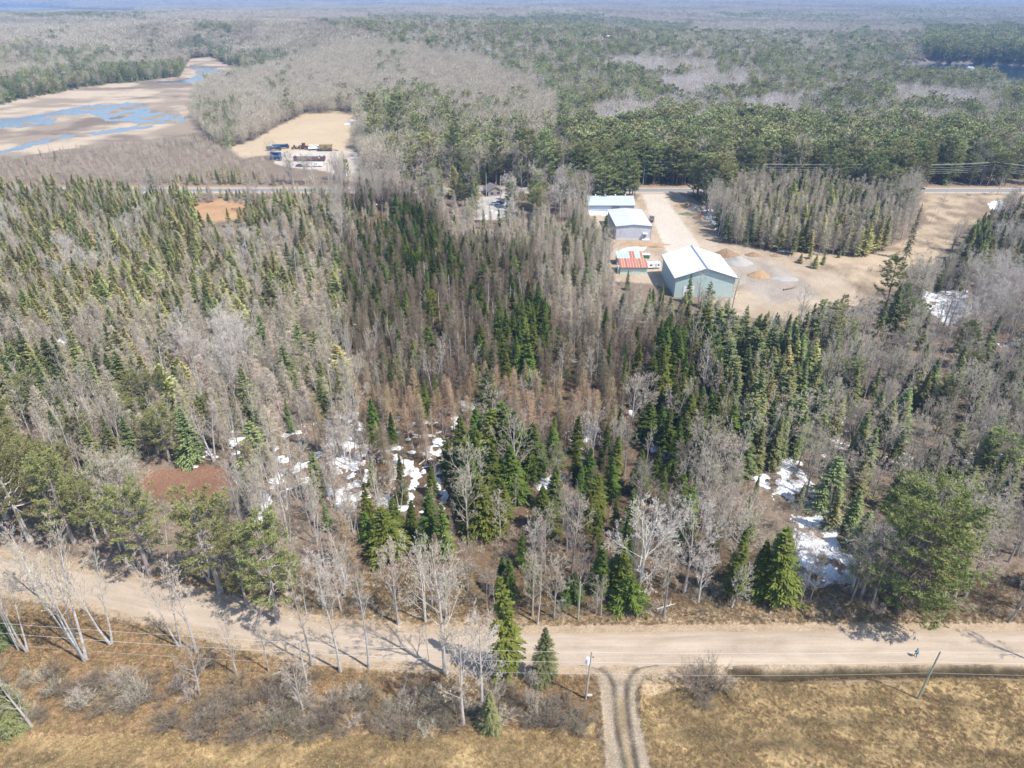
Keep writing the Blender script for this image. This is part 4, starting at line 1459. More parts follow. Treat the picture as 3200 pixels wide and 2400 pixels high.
zone([(2280, 560), (2480, 550), (2640, 560), (2770, 600), (2850, 700), (2850, 760), (2700, 785), (2500, 760), (2330, 740), (2270, 640)], .095, dict(larch=.66, spruce=.16, cedar=.10, birch=.08), (11, 15), 10)
zone([(3120, 580), (3400, 540), (3400, 700), (3180, 700)], .07, dict(spruce=.6, maple=.4), (11, 15), 8)
zone([(2380, 1380), (2570, 1330), (2900, 1420), (3600, 1500), (3600, 1650), (2980, 1560), (2780, 1620), (2700, 1700), (2560, 1600), (2460, 1560)], .050, dict(maple=.34, birch=.23, spruce=.28, pine=.04, aspen=.11), (9, 13), 16)
zone([(2300, 1400), (2450, 1420), (2500, 1560), (2480, 1760), (2380, 1700), (2300, 1560)], .028, dict(maple=.5, spruce=.3, birch=.2), (6, 9), 10)
zone([(2400, 1440), (2520, 1430), (2620, 1560), (2680, 1640), (2690, 1790), (2500, 1800), (2500, 1640)], .014, dict(maple=.6, birch=.2, spruce=.2), (6, 9), 8)
zone([(3060, 1560), (3600, 1560), (3600, 1880), (3080, 1860)], .045, dict(maple=.6, birch=.3, spruce=.1), (11, 14), 10)

# no tree foots here (outlines on the ground)
NOTREE = [[(1830, 640), (1930, 650), (1930, 745), (1885, 745), (1840, 712)], [(1925, 862), (2062, 862), (2062, 908), (1945, 908)], [(2080, 930), (2300, 925), (2300, 968), (2090, 968)],
          [(840, 505), (1010, 510), (1060, 560), (1000, 572), (860, 560)]]
BARE = NOTREE + [MARSH, SCRUB, FIELD_L, FIELD_R, APRON, APRON2, LANE, YARD, TANFIELD, DEPOT_SAND, DEPOT, BOG, REDCLEAR, HOUSEDRIVE, BROWNPATH, NORTHVERGE] + LAKES + [LAKE_L]

NAMES = dict(spruce_near='spruce_tree', spruce_fine='spruce_tree', pine_grand='pine_tree', spruce='spruce_tree', spruce_dark='spruce_tree', cedar='cedar_tree', larch='larch_tree', larch_brown='larch_tree', larch_rust='larch_tree', birch='birch_tree', aspen='aspen_tree',
             maple='maple_tree', maple_dark='maple_tree', maple_pale='maple_tree', pine='pine_tree', redpine='red_pine_tree', yellowpine='pine_tree', hemlock='hemlock_tree', bush='bush', bush_grey='bush', snag='dead_tree')
LOOKS = dict(spruce_near='grey green ragged spruce', spruce_fine='tall dark spruce', pine_grand='huge white pine', spruce='grey green pointed spruce', spruce_dark='dark green pointed spruce', cedar='olive narrow cedar', larch='bare grey feathery larch', larch_brown='bare brown feathery larch',
             larch_rust='bare rust coloured larch', birch='bare white stemmed birch', aspen='bare grey stemmed aspen', maple='bare grey spreading maple', maple_dark='bare brownish spreading maple', maple_pale='bare pale spreading maple',
             pine='green plumed white pine', redpine='olive tufted red pine', yellowpine='yellow green pine', hemlock='wide dark hemlock', bush='brown leafless alder bush', bush_grey='grey leafless alder bush', snag='dead branchless grey trunk')
KEYS = list(NAMES)

# trees picked out one by one: kind, foot x, foot y, row of the top, label, width factor, lean
HAND = [
    ('spruce_dark', 1590, 2118, 1803, 'tallest dark spruce, south edge of the gravel road beside bare maples', .85, -.05),
    ('spruce_near', 1697, 2128, 1962, 'small ragged spruce beside the road, next to the transformer pole', .95, 0),
    ('spruce_near', 1530, 2278, 2165, 'short bushy spruce at the edge of the straw field', 1.15, 0),
    ('spruce_near', 20, 2010, 1895, 'dark spruce at the frame corner below the sandy bend of the road', 1.2, 0),
    ('spruce_near', 50, 2265, 2130, 'low dark spruce in the scrub by the lower frame corner', 1.4, 0),
    ('pine_grand', 2800, 1912, 1543, 'huge white pine leaning over the gravel road, largest tree of the picture', 1.08, .02),
    ('pine', 2890, 1880, 1640, 'second white pine hidden behind the huge roadside pine', 1.0, 0),
    ('birch', 265, 2064, 1664, 'white birch on the scrub bank, nearest to the sandy road bend', .8, 0),
    ('birch', 347, 2012, 1700, 'white birch leaning over the road bend, right of its neighbour birch', .8, .0),
    ('birch', 240, 2024, 1700, 'slim white birch behind the nearest birch on the bank', .7, -.03),
    ('birch', 84, 2036, 1790, 'white birch with peeling trunk beside the corner spruce', .8, 0),
    ('birch', 58, 2030, 1800, 'thin birch twin touching the corner spruce', .7, 0),
    ('birch', 562, 2020, 1740, 'thin birch with a bright lower trunk on the road bank', .7, -.02),
    ('aspen', 614, 2040, 1780, 'straight grey aspen with wide crown on the road bank', 1.15, 0),
    ('maple', 840, 2098, 1900, 'slender bare sapling on the bank below the road', .5, 0),
    ('aspen', 975, 2080, 1800, 'bare aspen above the fallen birch log', .95, 0),
    ('aspen', 1064, 2098, 1770, 'dark trunked tree beside the fallen birch log', .95, 0),
    ('maple', 740, 2110, 1930, 'pale broken maple between two banks of scrub', .8, 0),
    ('aspen', 1154, 2088, 1780, 'tall slim bare tree casting a forked shadow on the road', .85, 0),
    ('aspen', 1341, 2068, 1945, 'thin dark sapling beside the long road shadow', .7, 0),
    ('maple', 1393, 2104, 1760, 'tall bare maple whose shadow fans across the road', .95, 0),
    ('maple', 1448, 2262, 1985, 'bare maple with a pale straight trunk in front of the tall spruce', .85, 0),
    ('maple_pale', 1505, 2215, 1945, 'pale many branched maple standing in front of the tall spruce', .85, 0),
    ('maple', 1659, 2228, 2112, 'little round headed bare tree below the small ragged spruce', .9, 0),
    ('maple', 624, 2172, 2020, 'crooked leaning maple in the alder scrub', 1.0, .12),
    ('maple', 100, 2270, 2080, 'bare grey tree over the scrub near the lower frame corner', .9, -.1),
    ('maple', 950, 2230, 2075, 'bare tree in the middle of the alder scrub', .9, 0),
    ('maple', 1246, 1950, 1727, 'bare maple with rounded crown on the north verge', 1.0, 0),
    ('aspen', 1330, 1940, 1700, 'tall pale bare tree behind the north verge left of the tall spruce', .9, 0),
    ('aspen', 1679, 1950, 1722, 'tall bare tree with a curved trunk on the north verge', .9, .02),
    ('maple', 1731, 1930, 1760, 'thick stemmed bare tree on the north verge', .9, .03),
    ('maple', 1664, 1925, 1750, 'dark stemmed bare tree behind the small ragged spruce', .8, 0),
    ('birch', 1878, 1925, 1800, 'small white stemmed tree beside the green pole', .9, 0),
    ('maple', 1862, 1918, 1810, 'small bare tree between green pole and white stemmed tree', .9, 0),
    ('maple_pale', 1985, 1890, 1632, 'broad pale maple at the front of the dark wood', 1.25, 0),
    ('maple', 2074, 1928, 1690, 'bare tree standing over a bleached fallen log', .8, 0),
    ('maple_pale', 2137, 1852, 1606, 'pale maple among brown trees at the wood front', .9, 0),
    ('maple_pale', 2182, 1882, 1735, 'low pale crowned maple at the wood front', 1.0, 0),
    ('maple_pale', 2286, 1898, 1780, 'short spreading pale tree on the sandy bank', 1.2, .12),
    ('maple', 2498, 1890, 1735, 'thin bare tree whose trunk stands on the pale verge', .8, .03),
    ('maple', 2530, 1880, 1760, 'small bare tree at the shadow edge of the huge pine', .8, .05),
    ('spruce_dark', 2285, 1872, 1655, 'narrow bright green spruce at the wood front', 0.98, 0),
    ('spruce_dark', 2410, 1872, 1655, 'dark spruce at the right front corner of the dark wood', 1.15, 0),
    ('spruce_dark', 2360, 1860, 1690, 'very dark spruce inside the right front corner of the wood', 1.15, 0),
    ('spruce_dark', 1930, 1850, 1690, 'wide dark fir behind the broad pale maple', 1.49, 0),
    ('spruce_dark', 1870, 1845, 1695, 'dark fir in deep shade beside the green pole', 1.26, 0),
    ('spruce_dark', 1965, 1900, 1800, 'low green fir under the broad pale maple', 1.84, 0),
    ('pine', 1660, 1890, 1770, 'dull green young pine behind the curved trunk', .8, 0),
    ('spruce_dark', 1256, 1570, 1424, 'lone narrow spruce above the snow beside birches', 0.80, 0),
    ('spruce_dark', 1490, 1480, 1275, 'spruce at the back left of the middle thicket', 1.23, 0),
    ('spruce_dark', 1540, 1490, 1280, 'spruce at the back of the middle thicket', 1.17, 0),
    ('spruce_dark', 1568, 1480, 1262, 'tallest spruce of the middle thicket', 1.43, 0),
    ('spruce_dark', 1600, 1490, 1288, 'spruce at the back right of the middle thicket', 1.23, 0),
    ('spruce_dark', 1490, 1545, 1334, 'slim spruce on the left side of the middle thicket', 1.17, 0),
    ('spruce_dark', 1533, 1565, 1384, 'spruce in the centre of the middle thicket', 1.17, 0),
    ('spruce_dark', 1600, 1565, 1394, 'slim spruce on the right side of the middle thicket', 1.30, 0),
    ('spruce_dark', 1470, 1580, 1414, 'outer left spruce of the middle thicket', 1.30, 0),
    ('spruce_dark', 1510, 1665, 1486, 'wide spruce at the front of the middle thicket', 1.89, 0),
    ('spruce_dark', 1572, 1650, 1497, 'bright front right spruce of the middle thicket', 1.37, 0),
    ('spruce_dark', 1440, 1505, 1300, 'grey green spruce next to the snow behind the thicket', 0.92, 0),
    ('spruce_dark', 1660, 1495, 1322, 'olive spruce standing apart right of the middle thicket', 1.23, 0),
    ('spruce_dark', 1398, 1465, 1368, 'small spruce on snow left of the middle thicket', 1.23, 0),
    ('spruce_dark', 1343, 1725, 1548, 'pointed spruce in the front left row', 1.03, 0),
    ('spruce_dark', 1390, 1755, 1578, 'leaning bright spruce in the front left row', 1.03, -.03),
    ('spruce_dark', 1288, 1665, 1563, 'smaller spruce behind the front left row', 1.26, 0),
    ('spruce_dark', 1217, 1740, 1588, 'broad spruce in the front left row', 1.44, 0),
    ('spruce_dark', 1235, 1665, 1558, 'dark spruce behind the broad front left spruce', 1.15, 0),
    ('spruce_dark', 1150, 1720, 1600, 'shaded spruce at the left edge of the dark wood', 1.38, 0),
    ('spruce_dark', 1730, 1605, 1454, 'dark blue green spruce beside a strip of snow', 1.03, 0),
    ('spruce_dark', 1700, 1665, 1518, 'wide spruce in front of the snow strip', 1.26, 0),
    ('spruce_dark', 1645, 1560, 1493, 'tiny spruce right of the middle thicket', 1.17, 0),
    ('spruce_dark', 1801, 1420, 1300, 'shady spruce behind the white birch fan', 1.26, 0),
    ('spruce_dark', 1835, 1525, 1399, 'olive spruce under the white birch fan', 1.15, 0),
    ('spruce_dark', 1800, 1500, 1390, 'dark spruce left of the white birch fan', 1.15, 0),
    ('birch', 1850, 1490, 1290, 'white birch with fan shaped crown in the middle wood', 1.3, 0),
    ('birch', 1612, 1590, 1490, 'white forked stem in front of the middle thicket', .8, 0),
    ('spruce_dark', 1908, 1572, 1429, 'shapely spruce right of the white birch fan', 1.15, 0),
    ('spruce_dark', 1992, 1545, 1404, 'spruce beside a grey maple in the right half of the dark wood', 1.09, 0),
    ('spruce_dark', 2017, 1375, 1255, 'broad spruce at the snow gap', 1.55, 0),
    ('spruce_dark', 2062, 1410, 1270, 'slim spruce at the snow gap', 1.03, 0),
    ('spruce_dark', 2065, 1580, 1460, 'thin spruce by the bare brown clearing in the dark wood', 0.80, 0),
    ('spruce_dark', 1858, 1720, 1593, 'spruce in front of a grey thicket', 1.15, 0),
    ('spruce_dark', 1968, 1685, 1548, 'pointed spruce behind the broad pale maple', 1.03, 0),
    ('spruce_dark', 1920, 1665, 1558, 'thin spruce left of the pointed spruce', 0.92, 0),
    ('spruce_dark', 1948, 1790, 1615, 'dark tall spruce touching the broad pale maple', 0.92, 0),
    ('spruce_dark', 1628, 1765, 1672, 'small dark spruce among bare maples', 0.92, 0),
    ('maple', 1700, 1750, 1600, 'bare maple right of the small dark spruce', 1.0, 0),
    ('maple_pale', 1660, 1780, 1640, 'pale bare maple leaning beside the small dark spruce', 1.0, .08),
    ('maple', 1790, 1760, 1560, 'bare grey maple below the white birch fan', 1.0, 0),
    ('birch', 1200, 1660, 1500, 'white birch with drooping limbs at the left edge of the dark wood', 1.2, 0),
    ('maple', 1350, 1890, 1730, 'grey bare maple at the wood front', 1.1, 0),
    ('maple_pale', 1395, 1935, 1795, 'low pale maple on the north verge by the tall spruce', 1.2, 0),
    ('hemlock', 1530, 1318, 1150, 'wide dark hemlock above the middle thicket', 1.0, 0),
    ('yellowpine', 1355, 1022, 915, 'single yellow green pine amid brown larches', .9, 0),
    ('pine', 1770, 1215, 1148, 'small round green pine amid rust larches', .7, 0),
    ('redpine', 95, 1690, 1385, 'largest olive pine of the roadside clump', 1.0, 0),
    ('redpine', 235, 1700, 1440, 'olive pine on the right of the roadside clump', 1.05, 0),
    ('redpine', -60, 1690, 1400, 'olive pine at the frame edge of the roadside clump', 1.1, 0),
    ('redpine', 20, 1620, 1350, 'olive pine at the back of the roadside clump', 1.1, 0),
    ('redpine', 160, 1600, 1410, 'bright topped olive pine of the roadside clump', 1.1, 0),
        ('redpine', 470, 1800, 1540, 'olive pine with low dark limbs over the gravel road', 1.1, 0),
    ('redpine', 690, 1850, 1560, 'broad topped olive pine by the red clearing', 1.05, 0),
    ('redpine', 775, 1900, 1690, 'shaded pine in front of the broad topped pine', .8, 0),
    ('redpine', 870, 1946, 1640, 'olive pine with a bare dark trunk at the road edge', 1.0, 0),
    ('birch', 395, 1720, 1500, 'white triple birch between the olive pines', .8, 0),
    ('birch', 378, 1722, 1530, 'white birch stem touching the triple birch', .7, 0),
    ('maple_pale', 130, 1870, 1670, 'pale tufted sapling at the road bend', .8, 0),
    ('spruce', 420, 1440, 1300, 'blue green spruce above the red clearing', .9, 0),
    ('spruce', 1030, 1660, 1560, 'grey green spruce outside the left edge of the dark wood', 1.0, 0),
    ('maple_pale', 1010, 1900, 1760, 'pale round crowned tree beyond the road on the left', 1.1, 0),
    ('maple_pale', 1065, 1905, 1790, 'pale low tree beside its round crowned neighbour', 1.1, 0),
    ('aspen', 960, 1925, 1810, 'thin pale tree behind the dark trunked pine', .8, 0),
    ('birch', 990, 1700, 1470, 'tall white birch on snow left of the dark wood', .8, 0),
    ('birch', 905, 1690, 1470, 'tall white birch beside the snow hollow', .8, 0),
    ('birch', 830, 1640, 1440, 'crooked white birch over the snow', .9, 0),
    ('maple_pale', 3025, 1760, 1560, 'white crowned tree beside the huge pine', 1.0, .03),
    ('birch', 3090, 1690, 1500, 'leaning white birch near the frame edge', .8, .05),
    ('maple', 3150, 1945, 1830, 'dark fallen looking tree at the frame edge on the verge', 1.2, .25),
    ('aspen', 3290, 2110, 1800, 'bare tree just outside the frame whose shadow crosses the road', .9, 0),
    ('maple', 2445, 1430, 1290, 'round crowned bare maple on the snow strip', 1.2, 0),
    ('maple', 2520, 1545, 1400, 'dark bare maple in the snow strip', 1.0, 0),
    ('spruce', 2660, 1480, 1300, 'broad grey spruce with snow lying behind it', 1.0, 0),
    ('spruce', 2690, 1500, 1335, 'olive spruce right of the broad grey spruce', 1.0, 0),
    ('maple_pale', 2780, 1420, 1330, 'white limbed tree on the right hand snow', 1.0, 0),
    ('pine', 2760, 985, 810, 'open crowned pine in front of the tan clearing', .95, 0),
    ('pine', 2800, 1010, 890, 'dense pine beside the open crowned pine', .8, 0),
    ('pine', 2620, 1010, 925, 'pine at the corner of the sandy yard', .8, 0),
    ('hemlock', 2830, 870 - 60, 635, 'half bare spruce at the edge of the tan clearing', .35, 0),
    ('maple', 2180, 960, 850, 'bare tree in front of the mint gable', .9, 0),
    ('maple', 2285, 975, 855, 'leaning bare tree at the corner of the mint barn', .9, .1),
    ('birch', 2220, 690, 590, 'pale birch clump by the snow near the long drive', 1.2, 0),
    ('birch', 2245, 735, 640, 'lower pale birch by the snow near the long drive', 1.3, 0),
    ('pine', 1180, 470, 300, 'tall dark pine beside the depot lane', .8, 0),
    ('pine', 1250, 480, 305, 'tall pine beyond the depot lane', .9, 0),
    ('pine', 1310, 500, 360, 'broad pine between depot lane and highway', .9, 0),
    ('pine', 1420, 560, 400, 'wide layered pine by the highway', 1.0, 0),
    ('pine', 1550, 580, 420, 'dark pine by the highway house', .8, 0),
    ('pine', 1650, 585, 410, 'rounded olive pine by the highway', 1.0, 0),
    ('pine', 1700, 585, 415, 'rounded pine beside its olive neighbour', 1.0, 0),
    ('pine', 1090, 575, 500, 'dark tree in front of the depot hut', .6, 0),
    ('cedar', 1600, 625, 535, 'narrow dark cedar by the highway house drive', 1.3, 0),
    ('cedar', 1420, 615, 520, 'dark columnar cedar left of the house drive', 1.5, 0),
    ('spruce', 1890, 750, 670, 'dark spruce at the corner of the grey shed', 1.3, 0),
    ('spruce', 2150, 945, 855, 'pointed spruce in front of the mint gable', .9, 0),
    ('spruce', 2210, 960, 880, 'smaller spruce before the mint gable', 1.1, 0),
    ('snag', 2655, 762, 717, 'first thin snag standing on the tan clearing beyond the yard', .55, -0.10),
    ('snag', 2700, 772, 690, 'thin snag standing on the tan clearing beyond the yard', .55, 0.04),
    ('snag', 2745, 765, 686, 'paired thin snag standing on the tan clearing beyond the yard', .55, -0.04),
    ('snag', 2790, 742, 666, 'tilted snag standing on the tan clearing beyond the yard', .55, 0.10),
    ('snag', 2838, 748, 675, 'bare snag standing on the tan clearing beyond the yard', .55, 0.02),
    ('snag', 2862, 712, 642, 'tall bare snag standing on the tan clearing beyond the yard', .55, -0.06),
    ('snag', 2905, 700, 633, 'grey snag standing on the tan clearing beyond the yard', .55, 0.08),
    ('snag', 2930, 668, 604, 'lonely snag standing on the tan clearing beyond the yard', .55, 0.00),
    ('snag', 2968, 745, 684, 'dark snag standing on the tan clearing beyond the yard', .55, -0.08),
    ('snag', 2990, 720, 662, 'crooked snag standing on the tan clearing beyond the yard', .55, 0.06),
    ('snag', 2885, 655, 600, 'distant snag standing on the tan clearing beyond the yard', .55, -0.02),
    ('snag', 3015, 690, 638, 'outer snag standing on the tan clearing beyond the yard', .55, -0.10),
    ('snag', 2600, 800, 751, 'short snag standing on the tan clearing beyond the yard', .55, 0.04),
    ('snag', 2560, 790, 744, 'stubby snag standing on the tan clearing beyond the yard', .55, -0.04),
    ('snag', 2820, 770, 687, 'slim snag standing on the tan clearing beyond the yard', .55, 0.10),
    ('snag', 2945, 640, 560, 'small snag near the highway standing on the tan clearing beyond the yard', .55, 0.02),
    ('cedar', 2530, 808, 765, 'olive young cedar at the sandy yard edge', 1.2, 0),
    ('cedar', 2545, 838, 795, 'round olive young cedar in the yard', 1.5, 0),
    ('cedar', 2572, 825, 785, 'taller of two cedars in the yard', 1.2, 0),
    ('cedar', 2500, 822, 790, 'bushy cedar left of the yard cedars', 1.6, 0),
    ('spruce', 2620, 805, 775, 'tiny dark conifer on the tan bank', 1.3, 0),
    ('spruce', 1960, 905, 845, 'thin spruce before the rust roofed shed', .8, 0),
]
BUSHES = [
    (2170, 2150, 4.6, 'large many stemmed leafless bush beside the field track', 'bush'),
    (2235, 2150, 5.0, 'upright leafless bush right of the large bush', 'bush'),
    (2200, 2210, 2.2, 'low bush at the field edge', 'bush'),
]


def zone_fields(px, py):
    z = np.zeros(px.shape, int)
    for i, (poly, dens, mix, hr, warp) in enumerate(ZN):
        if i == 0:
            continue
        if warp:
            wx = (fbm(px / 55, py / 45, 301 + i, 3) - .5) * 2 * warp
            wy = (fbm(px / 55, py / 45, 401 + i, 3) - .5) * 1.4 * warp
        else:
            wx = wy = 0
        z[pip(px + wx, py + wy, poly)] = i
    return z


def scatter(y0, y1, step, seed, margin=1.12, boost=1.0):
    """candidate feet on a jittered grid, thinned by zone; returns arrays"""
    rng = np.random.default_rng(seed)
    rows = int((y1 - y0) / step)
    X, Y = [], []
    for r in range(rows):
        y = y0 + (r + .5) * step
        hw_ = (y * CP + H * SP) * .74 * margin
        n = int(2 * hw_ / step)
        X.append(np.linspace(-hw_, hw_, n) + rng.uniform(-.5, .5, n) * step)
        Y.append(y + rng.uniform(-.5, .5, n) * step)
    x = np.concatenate(X)
    y = np.concatenate(Y)
    z = zat(x, y)
    qx, qy, _ = PX(x, y, z + 9)
    zi = zone_fields(qx, qy)
    dens = np.array([q[1] for q in ZN])[zi]
    clump = fbm(x / 11, y / 11, seed + 5, 3)
    p = dens * step * step * boost * (.62 + .8 * clump)
    keep = rng.random(len(x)) < p
    bx, by, _ = PX(x, y, z)
    bad = np.zeros(len(x), bool)
    near = keep & (y < 9000)
    jx = (fbm(x / 6, y / 6, 77, 3) - .5) * 14
    jy = (fbm(x / 6, y / 6, 78, 3) - .5) * 8
    for pl in BARE:
        bad |= pip(bx + jx, by + jy, pl)
    keep &= ~bad
    if y0 < 200:
        m = np.where(y < 130)[0]
        keep[m] &= dist_line(x[m], y[m], ROAD_W) > 6.5
        keep[y < 88] = False
    keep &= np.abs(y - HWY_Y) > 11
    x, y, z, zi = x[keep], y[keep], z[keep], zi[keep]
    n = len(x)
    key = np.empty(n, object)
    h = np.zeros(n)
    stand = fbm(x / (22 + y * .05), y / (22 + y * .09), seed + 9, 4)
    for i, (poly, d, mix, hr, warp) in enumerate(ZN):
        s = np.where(zi == i)[0]
        if not len(s):
            continue
        ks = list(mix)
        pr = np.array([mix[k] for k in ks], float)
        # like stands with like: the pick leans on a slow noise
        u = np.clip((rng.random(len(s)) * .70 + (np.clip((stand[s] - .25) / .5, 0, 1)) * .30), 0, .999)
        order = rng.permutation(len(ks)) if i % 2 else np.arange(len(ks))
        # keep the overall shares: rank-transform u
        rk = np.argsort(np.argsort(u)) / max(len(s), 1)
        cum = np.cumsum(pr[order]) / pr.sum()
        key[s] = np.array(ks, object)[order][np.searchsorted(cum, rk, side='right').clip(0, len(ks) - 1)]
        h[s] = rng.uniform(hr[0], hr[1], len(s)) * (.72 + .5 * rng.random(len(s)) ** .6)
    return x, y, z, key, h, zi


# ------------------------------------------------------------------ stuff made of instanced trees
def scatter_object(name, protos, pts, rot, scl, idx, label, kind='stuff', tilt=None):
    coll = bpy.data.collections.new(name + '_source')
    for i, me in enumerate(protos):
        o = bpy.data.objects.new('%s_source_%02d' % (name, i), me)
        coll.objects.link(o)
    me = bpy.data.meshes.new(name)
    n = len(pts)
    me.vertices.add(n)
    me.vertices.foreach_set('co', np.asarray(pts, np.float32).ravel())
    a = me.attributes.new('rot', 'FLOAT_VECTOR', 'POINT')
    rv = np.zeros((n, 3), np.float32)
    rv[:, 2] = rot
    if tilt is not None:
        rv[:, 0] = tilt
    a.data.foreach_set('vector', rv.ravel())
    a = me.attributes.new('scl', 'FLOAT_VECTOR', 'POINT')
    a.data.foreach_set('vector', np.asarray(scl, np.float32).ravel())
    a = me.attributes.new('pick', 'INT', 'POINT')
    a.data.foreach_set('value', np.asarray(idx, np.int32))
    o = bpy.data.objects.new(name, me)
    C.objects.link(o)
    ng = bpy.data.node_groups.new(name + '_scatter', 'GeometryNodeTree')
    ng.interface.new_socket('Geometry', in_out='INPUT', socket_type='NodeSocketGeometry')
    ng.interface.new_socket('Geometry', in_out='OUTPUT', socket_type='NodeSocketGeometry')
    gi = ng.nodes.new('NodeGroupInput')
    go = ng.nodes.new('NodeGroupOutput')
    ci = ng.nodes.new('GeometryNodeCollectionInfo')
    ci.inputs['Collection'].default_value = coll
    ci.inputs['Separate Children'].default_value = True
    ci.inputs['Reset Children'].default_value = True
    ip = ng.nodes.new('GeometryNodeInstanceOnPoints')
    ip.inputs['Pick Instance'].default_value = True

    def attr(nm, dt):
        q = ng.nodes.new('GeometryNodeInputNamedAttribute')
        q.data_type = dt
        q.inputs['Name'].default_value = nm
        return [s for s in q.outputs if s.enabled][0]
    L = ng.links
    L.new(gi.outputs[0], ip.inputs['Points'])
    L.new(ci.outputs[0], ip.inputs['Instance'])
    L.new(attr('pick', 'INT'), ip.inputs['Instance Index'])
    L.new(attr('rot', 'FLOAT_VECTOR'), ip.inputs['Rotation'])
    L.new(attr('scl', 'FLOAT_VECTOR'), ip.inputs['Scale'])
    L.new(ip.outputs[0], go.inputs[0])
    md = o.modifiers.new('scatter', 'NODES')
    md.node_group = ng
    return tag(o, label, None, None, kind)


# ------------------------------------------------------------------ single trees
MARKS = [(1590, 2118, 'the tall roadside spruce'), (1806, 1934, 'the green utility pole'), (2800, 1912, 'the huge roadside pine'), (1985, 1890, 'the broad pale maple'),
         (1540, 1560, 'the middle spruce thicket'), (2540, 1680, 'the long snow strip'), (600, 1520, 'the red clearing'), (150, 1690, 'the roadside pine clump'), (2180, 930, 'the mint gabled barn'),
         (1985, 850, 'the rust roofed shed'), (1980, 750, 'the grey shed'), (1910, 665, 'the long pale roofed shed'), (2310, 830, 'the grey gravel heap'), (2760, 830, 'the tan clearing'),
         (2950, 600, 'the open stretch of highway'), (705, 665, 'the orange bog opening'), (1000, 530, 'the truck depot'), (300, 520, 'the marsh shore'), (1540, 640, 'the highway house drive'),
         (1355, 1020, 'the yellow green pine'), (1640, 1110, 'the dark spruce knot'), (1070, 1450, 'the snowy birch stand'), (1530, 1318, 'the wide hemlock'), (2960, 960, 'the bright snow patch'),
         (1250, 1150, 'the brown larch slope'), (680, 1180, 'the pale aspen fan'), (400, 1720, 'the triple birch'), (1850, 1490, 'the white birch fan'), (1220, 1740, 'the front spruce row'),
         (2160, 1380, 'the dark spruce edge'), (2400, 1300, 'the tall grey spruce stand'), (2900, 1250, 'the bare hardwoods'), (3150, 1450, 'the outer birches'), (2420, 690, 'the grey larch grove'),
         (150, 1180, 'the dark spruce corner'), (150, 750, 'the olive cedar wood'), (900, 900, 'the pale bog larches'), (1750, 900, 'the grey larch belt'), (450, 900, 'the mixed cedar slope'), (100, 2200, 'the lower scrub'), (1850, 1230, 'the rust larch belt'), (2600, 1000, 'the yard edge pines'), (1790, 470, 'the brown forest path'), (2100, 540, 'the mouth of the long drive'), (2500, 550, 'the pine belt'), (2330, 1150, 'the upper snow gap'), (350, 1300, 'the bluish spruce'), (2230, 690, 'the pale birch clump'), (250, 1000, 'the small snow hollow'), (1230, 680, 'the snowy bog edge'), (1180, 470, 'the depot lane pines')]
MK = np.array([tuple(P(a, b)[:2]) for a, b, _ in MARKS])


def place_words(x, y):
    d = MK - np.array((x, y))
    r = np.hypot(d[:, 0] / max(1, y / 120), d[:, 1] / max(1, y / 120) / 1.5)
    i = int(np.argmin(r))
    dx, dy = x - MK[i, 0], y - MK[i, 1]
    far_ = np.hypot(dx, dy) / max(1.0, y / 110)
    if far_ < 2.5:
        w_ = 'close to'
    elif abs(dx) > abs(dy):
        w_ = ('just right of' if dx > 0 else 'just left of') if far_ < 9 else ('well right of' if dx > 0 else 'well left of')
    else:
        w_ = ('just behind' if dy > 0 else 'just before') if far_ < 9 else ('well behind' if dy > 0 else 'well before')
    return w_ + ' ' + MARKS[i][2], MARKS[i][2]


def one_tree(key, x, y, z, h, label, group, wf=1.0, lean=0.0, var=None, rz=None, name=None):
    var = random.randrange(len(PROTO[key])) if var is None else var % len(PROTO[key])
    tm, cm, h0 = PROTO[key][var]
    r = empty(name or NAMES[key], (x, y, z - .08), random.uniform(0, 6.28) if rz is None else rz, label, None, group)
    r['category'] = NAMES[key].replace('_', ' ').replace(' tree', '') if key in ('bush', 'bush_grey') else 'tree'
    s = h / h0
    r.scale = (s * wf, s * wf, s)
    lean = lean + random.uniform(-.035, .035)
    if lean:
        # lean is to the side of the picture, whatever the turn of the tree
        q = Matrix.Rotation(r.rotation_euler.z, 4, 'Z')
        r.rotation_euler = (Matrix.Rotation(math.atan(lean), 4, 'Y') @ q).to_euler()
    for nm, me in (('trunk', tm), ('crown', cm)):
        o = bpy.data.objects.new(nm, me)
        C.objects.link(o)
        o.parent = r
    return r


COUNT = {}
HX, HY, HR = [], [], []
for key, bx, by, ty, lab, wf, lean in HAND:
    g = G(bx, by)
    h = max(1.5, height_at(bx, by, ty))
    one_tree(key, g.x, g.y, g.z, h, lab, None, wf, lean, rz=2.7 if key == 'pine_grand' else None)
    COUNT[NAMES[key]] = COUNT.get(NAMES[key], 0) + 1
    HX.append(g.x)
    HY.append(g.y)
    HR.append(max(2.2, .14 * h))
HX, HY, HR = map(np.array, (HX, HY, HR))

x, y, z, key, h, zi = scatter(86, 425, 2.5, 1001)
d = np.sqrt((x[:, None] - HX[None]) ** 2 + (y[:, None] - HY[None]) ** 2)
ok = (d > HR[None]).all(1)
# the conifers picked out above stand in little gaps: fewer trees right in front of them
mx, my, _ = PX(x, y, z + h * .55)
rj = np.random.default_rng(8).random(len(x))
for key_, bx, by, ty, lab, wf, lean in HAND:
    if key_ in ('spruce_dark', 'spruce_fine', 'pine_grand', 'hemlock', 'yellowpine', 'redpine', 'pine') and by < 1960 or lab.startswith('tallest'):
        half_ = .22 * (by - ty) * wf + 8
        g_ = P(bx, by)
        ok &= ~((np.abs(mx - bx) < half_) & (my > ty - 10) & (my < by + .55 * (by - ty)) & (y < g_.y) & (rj < .7))
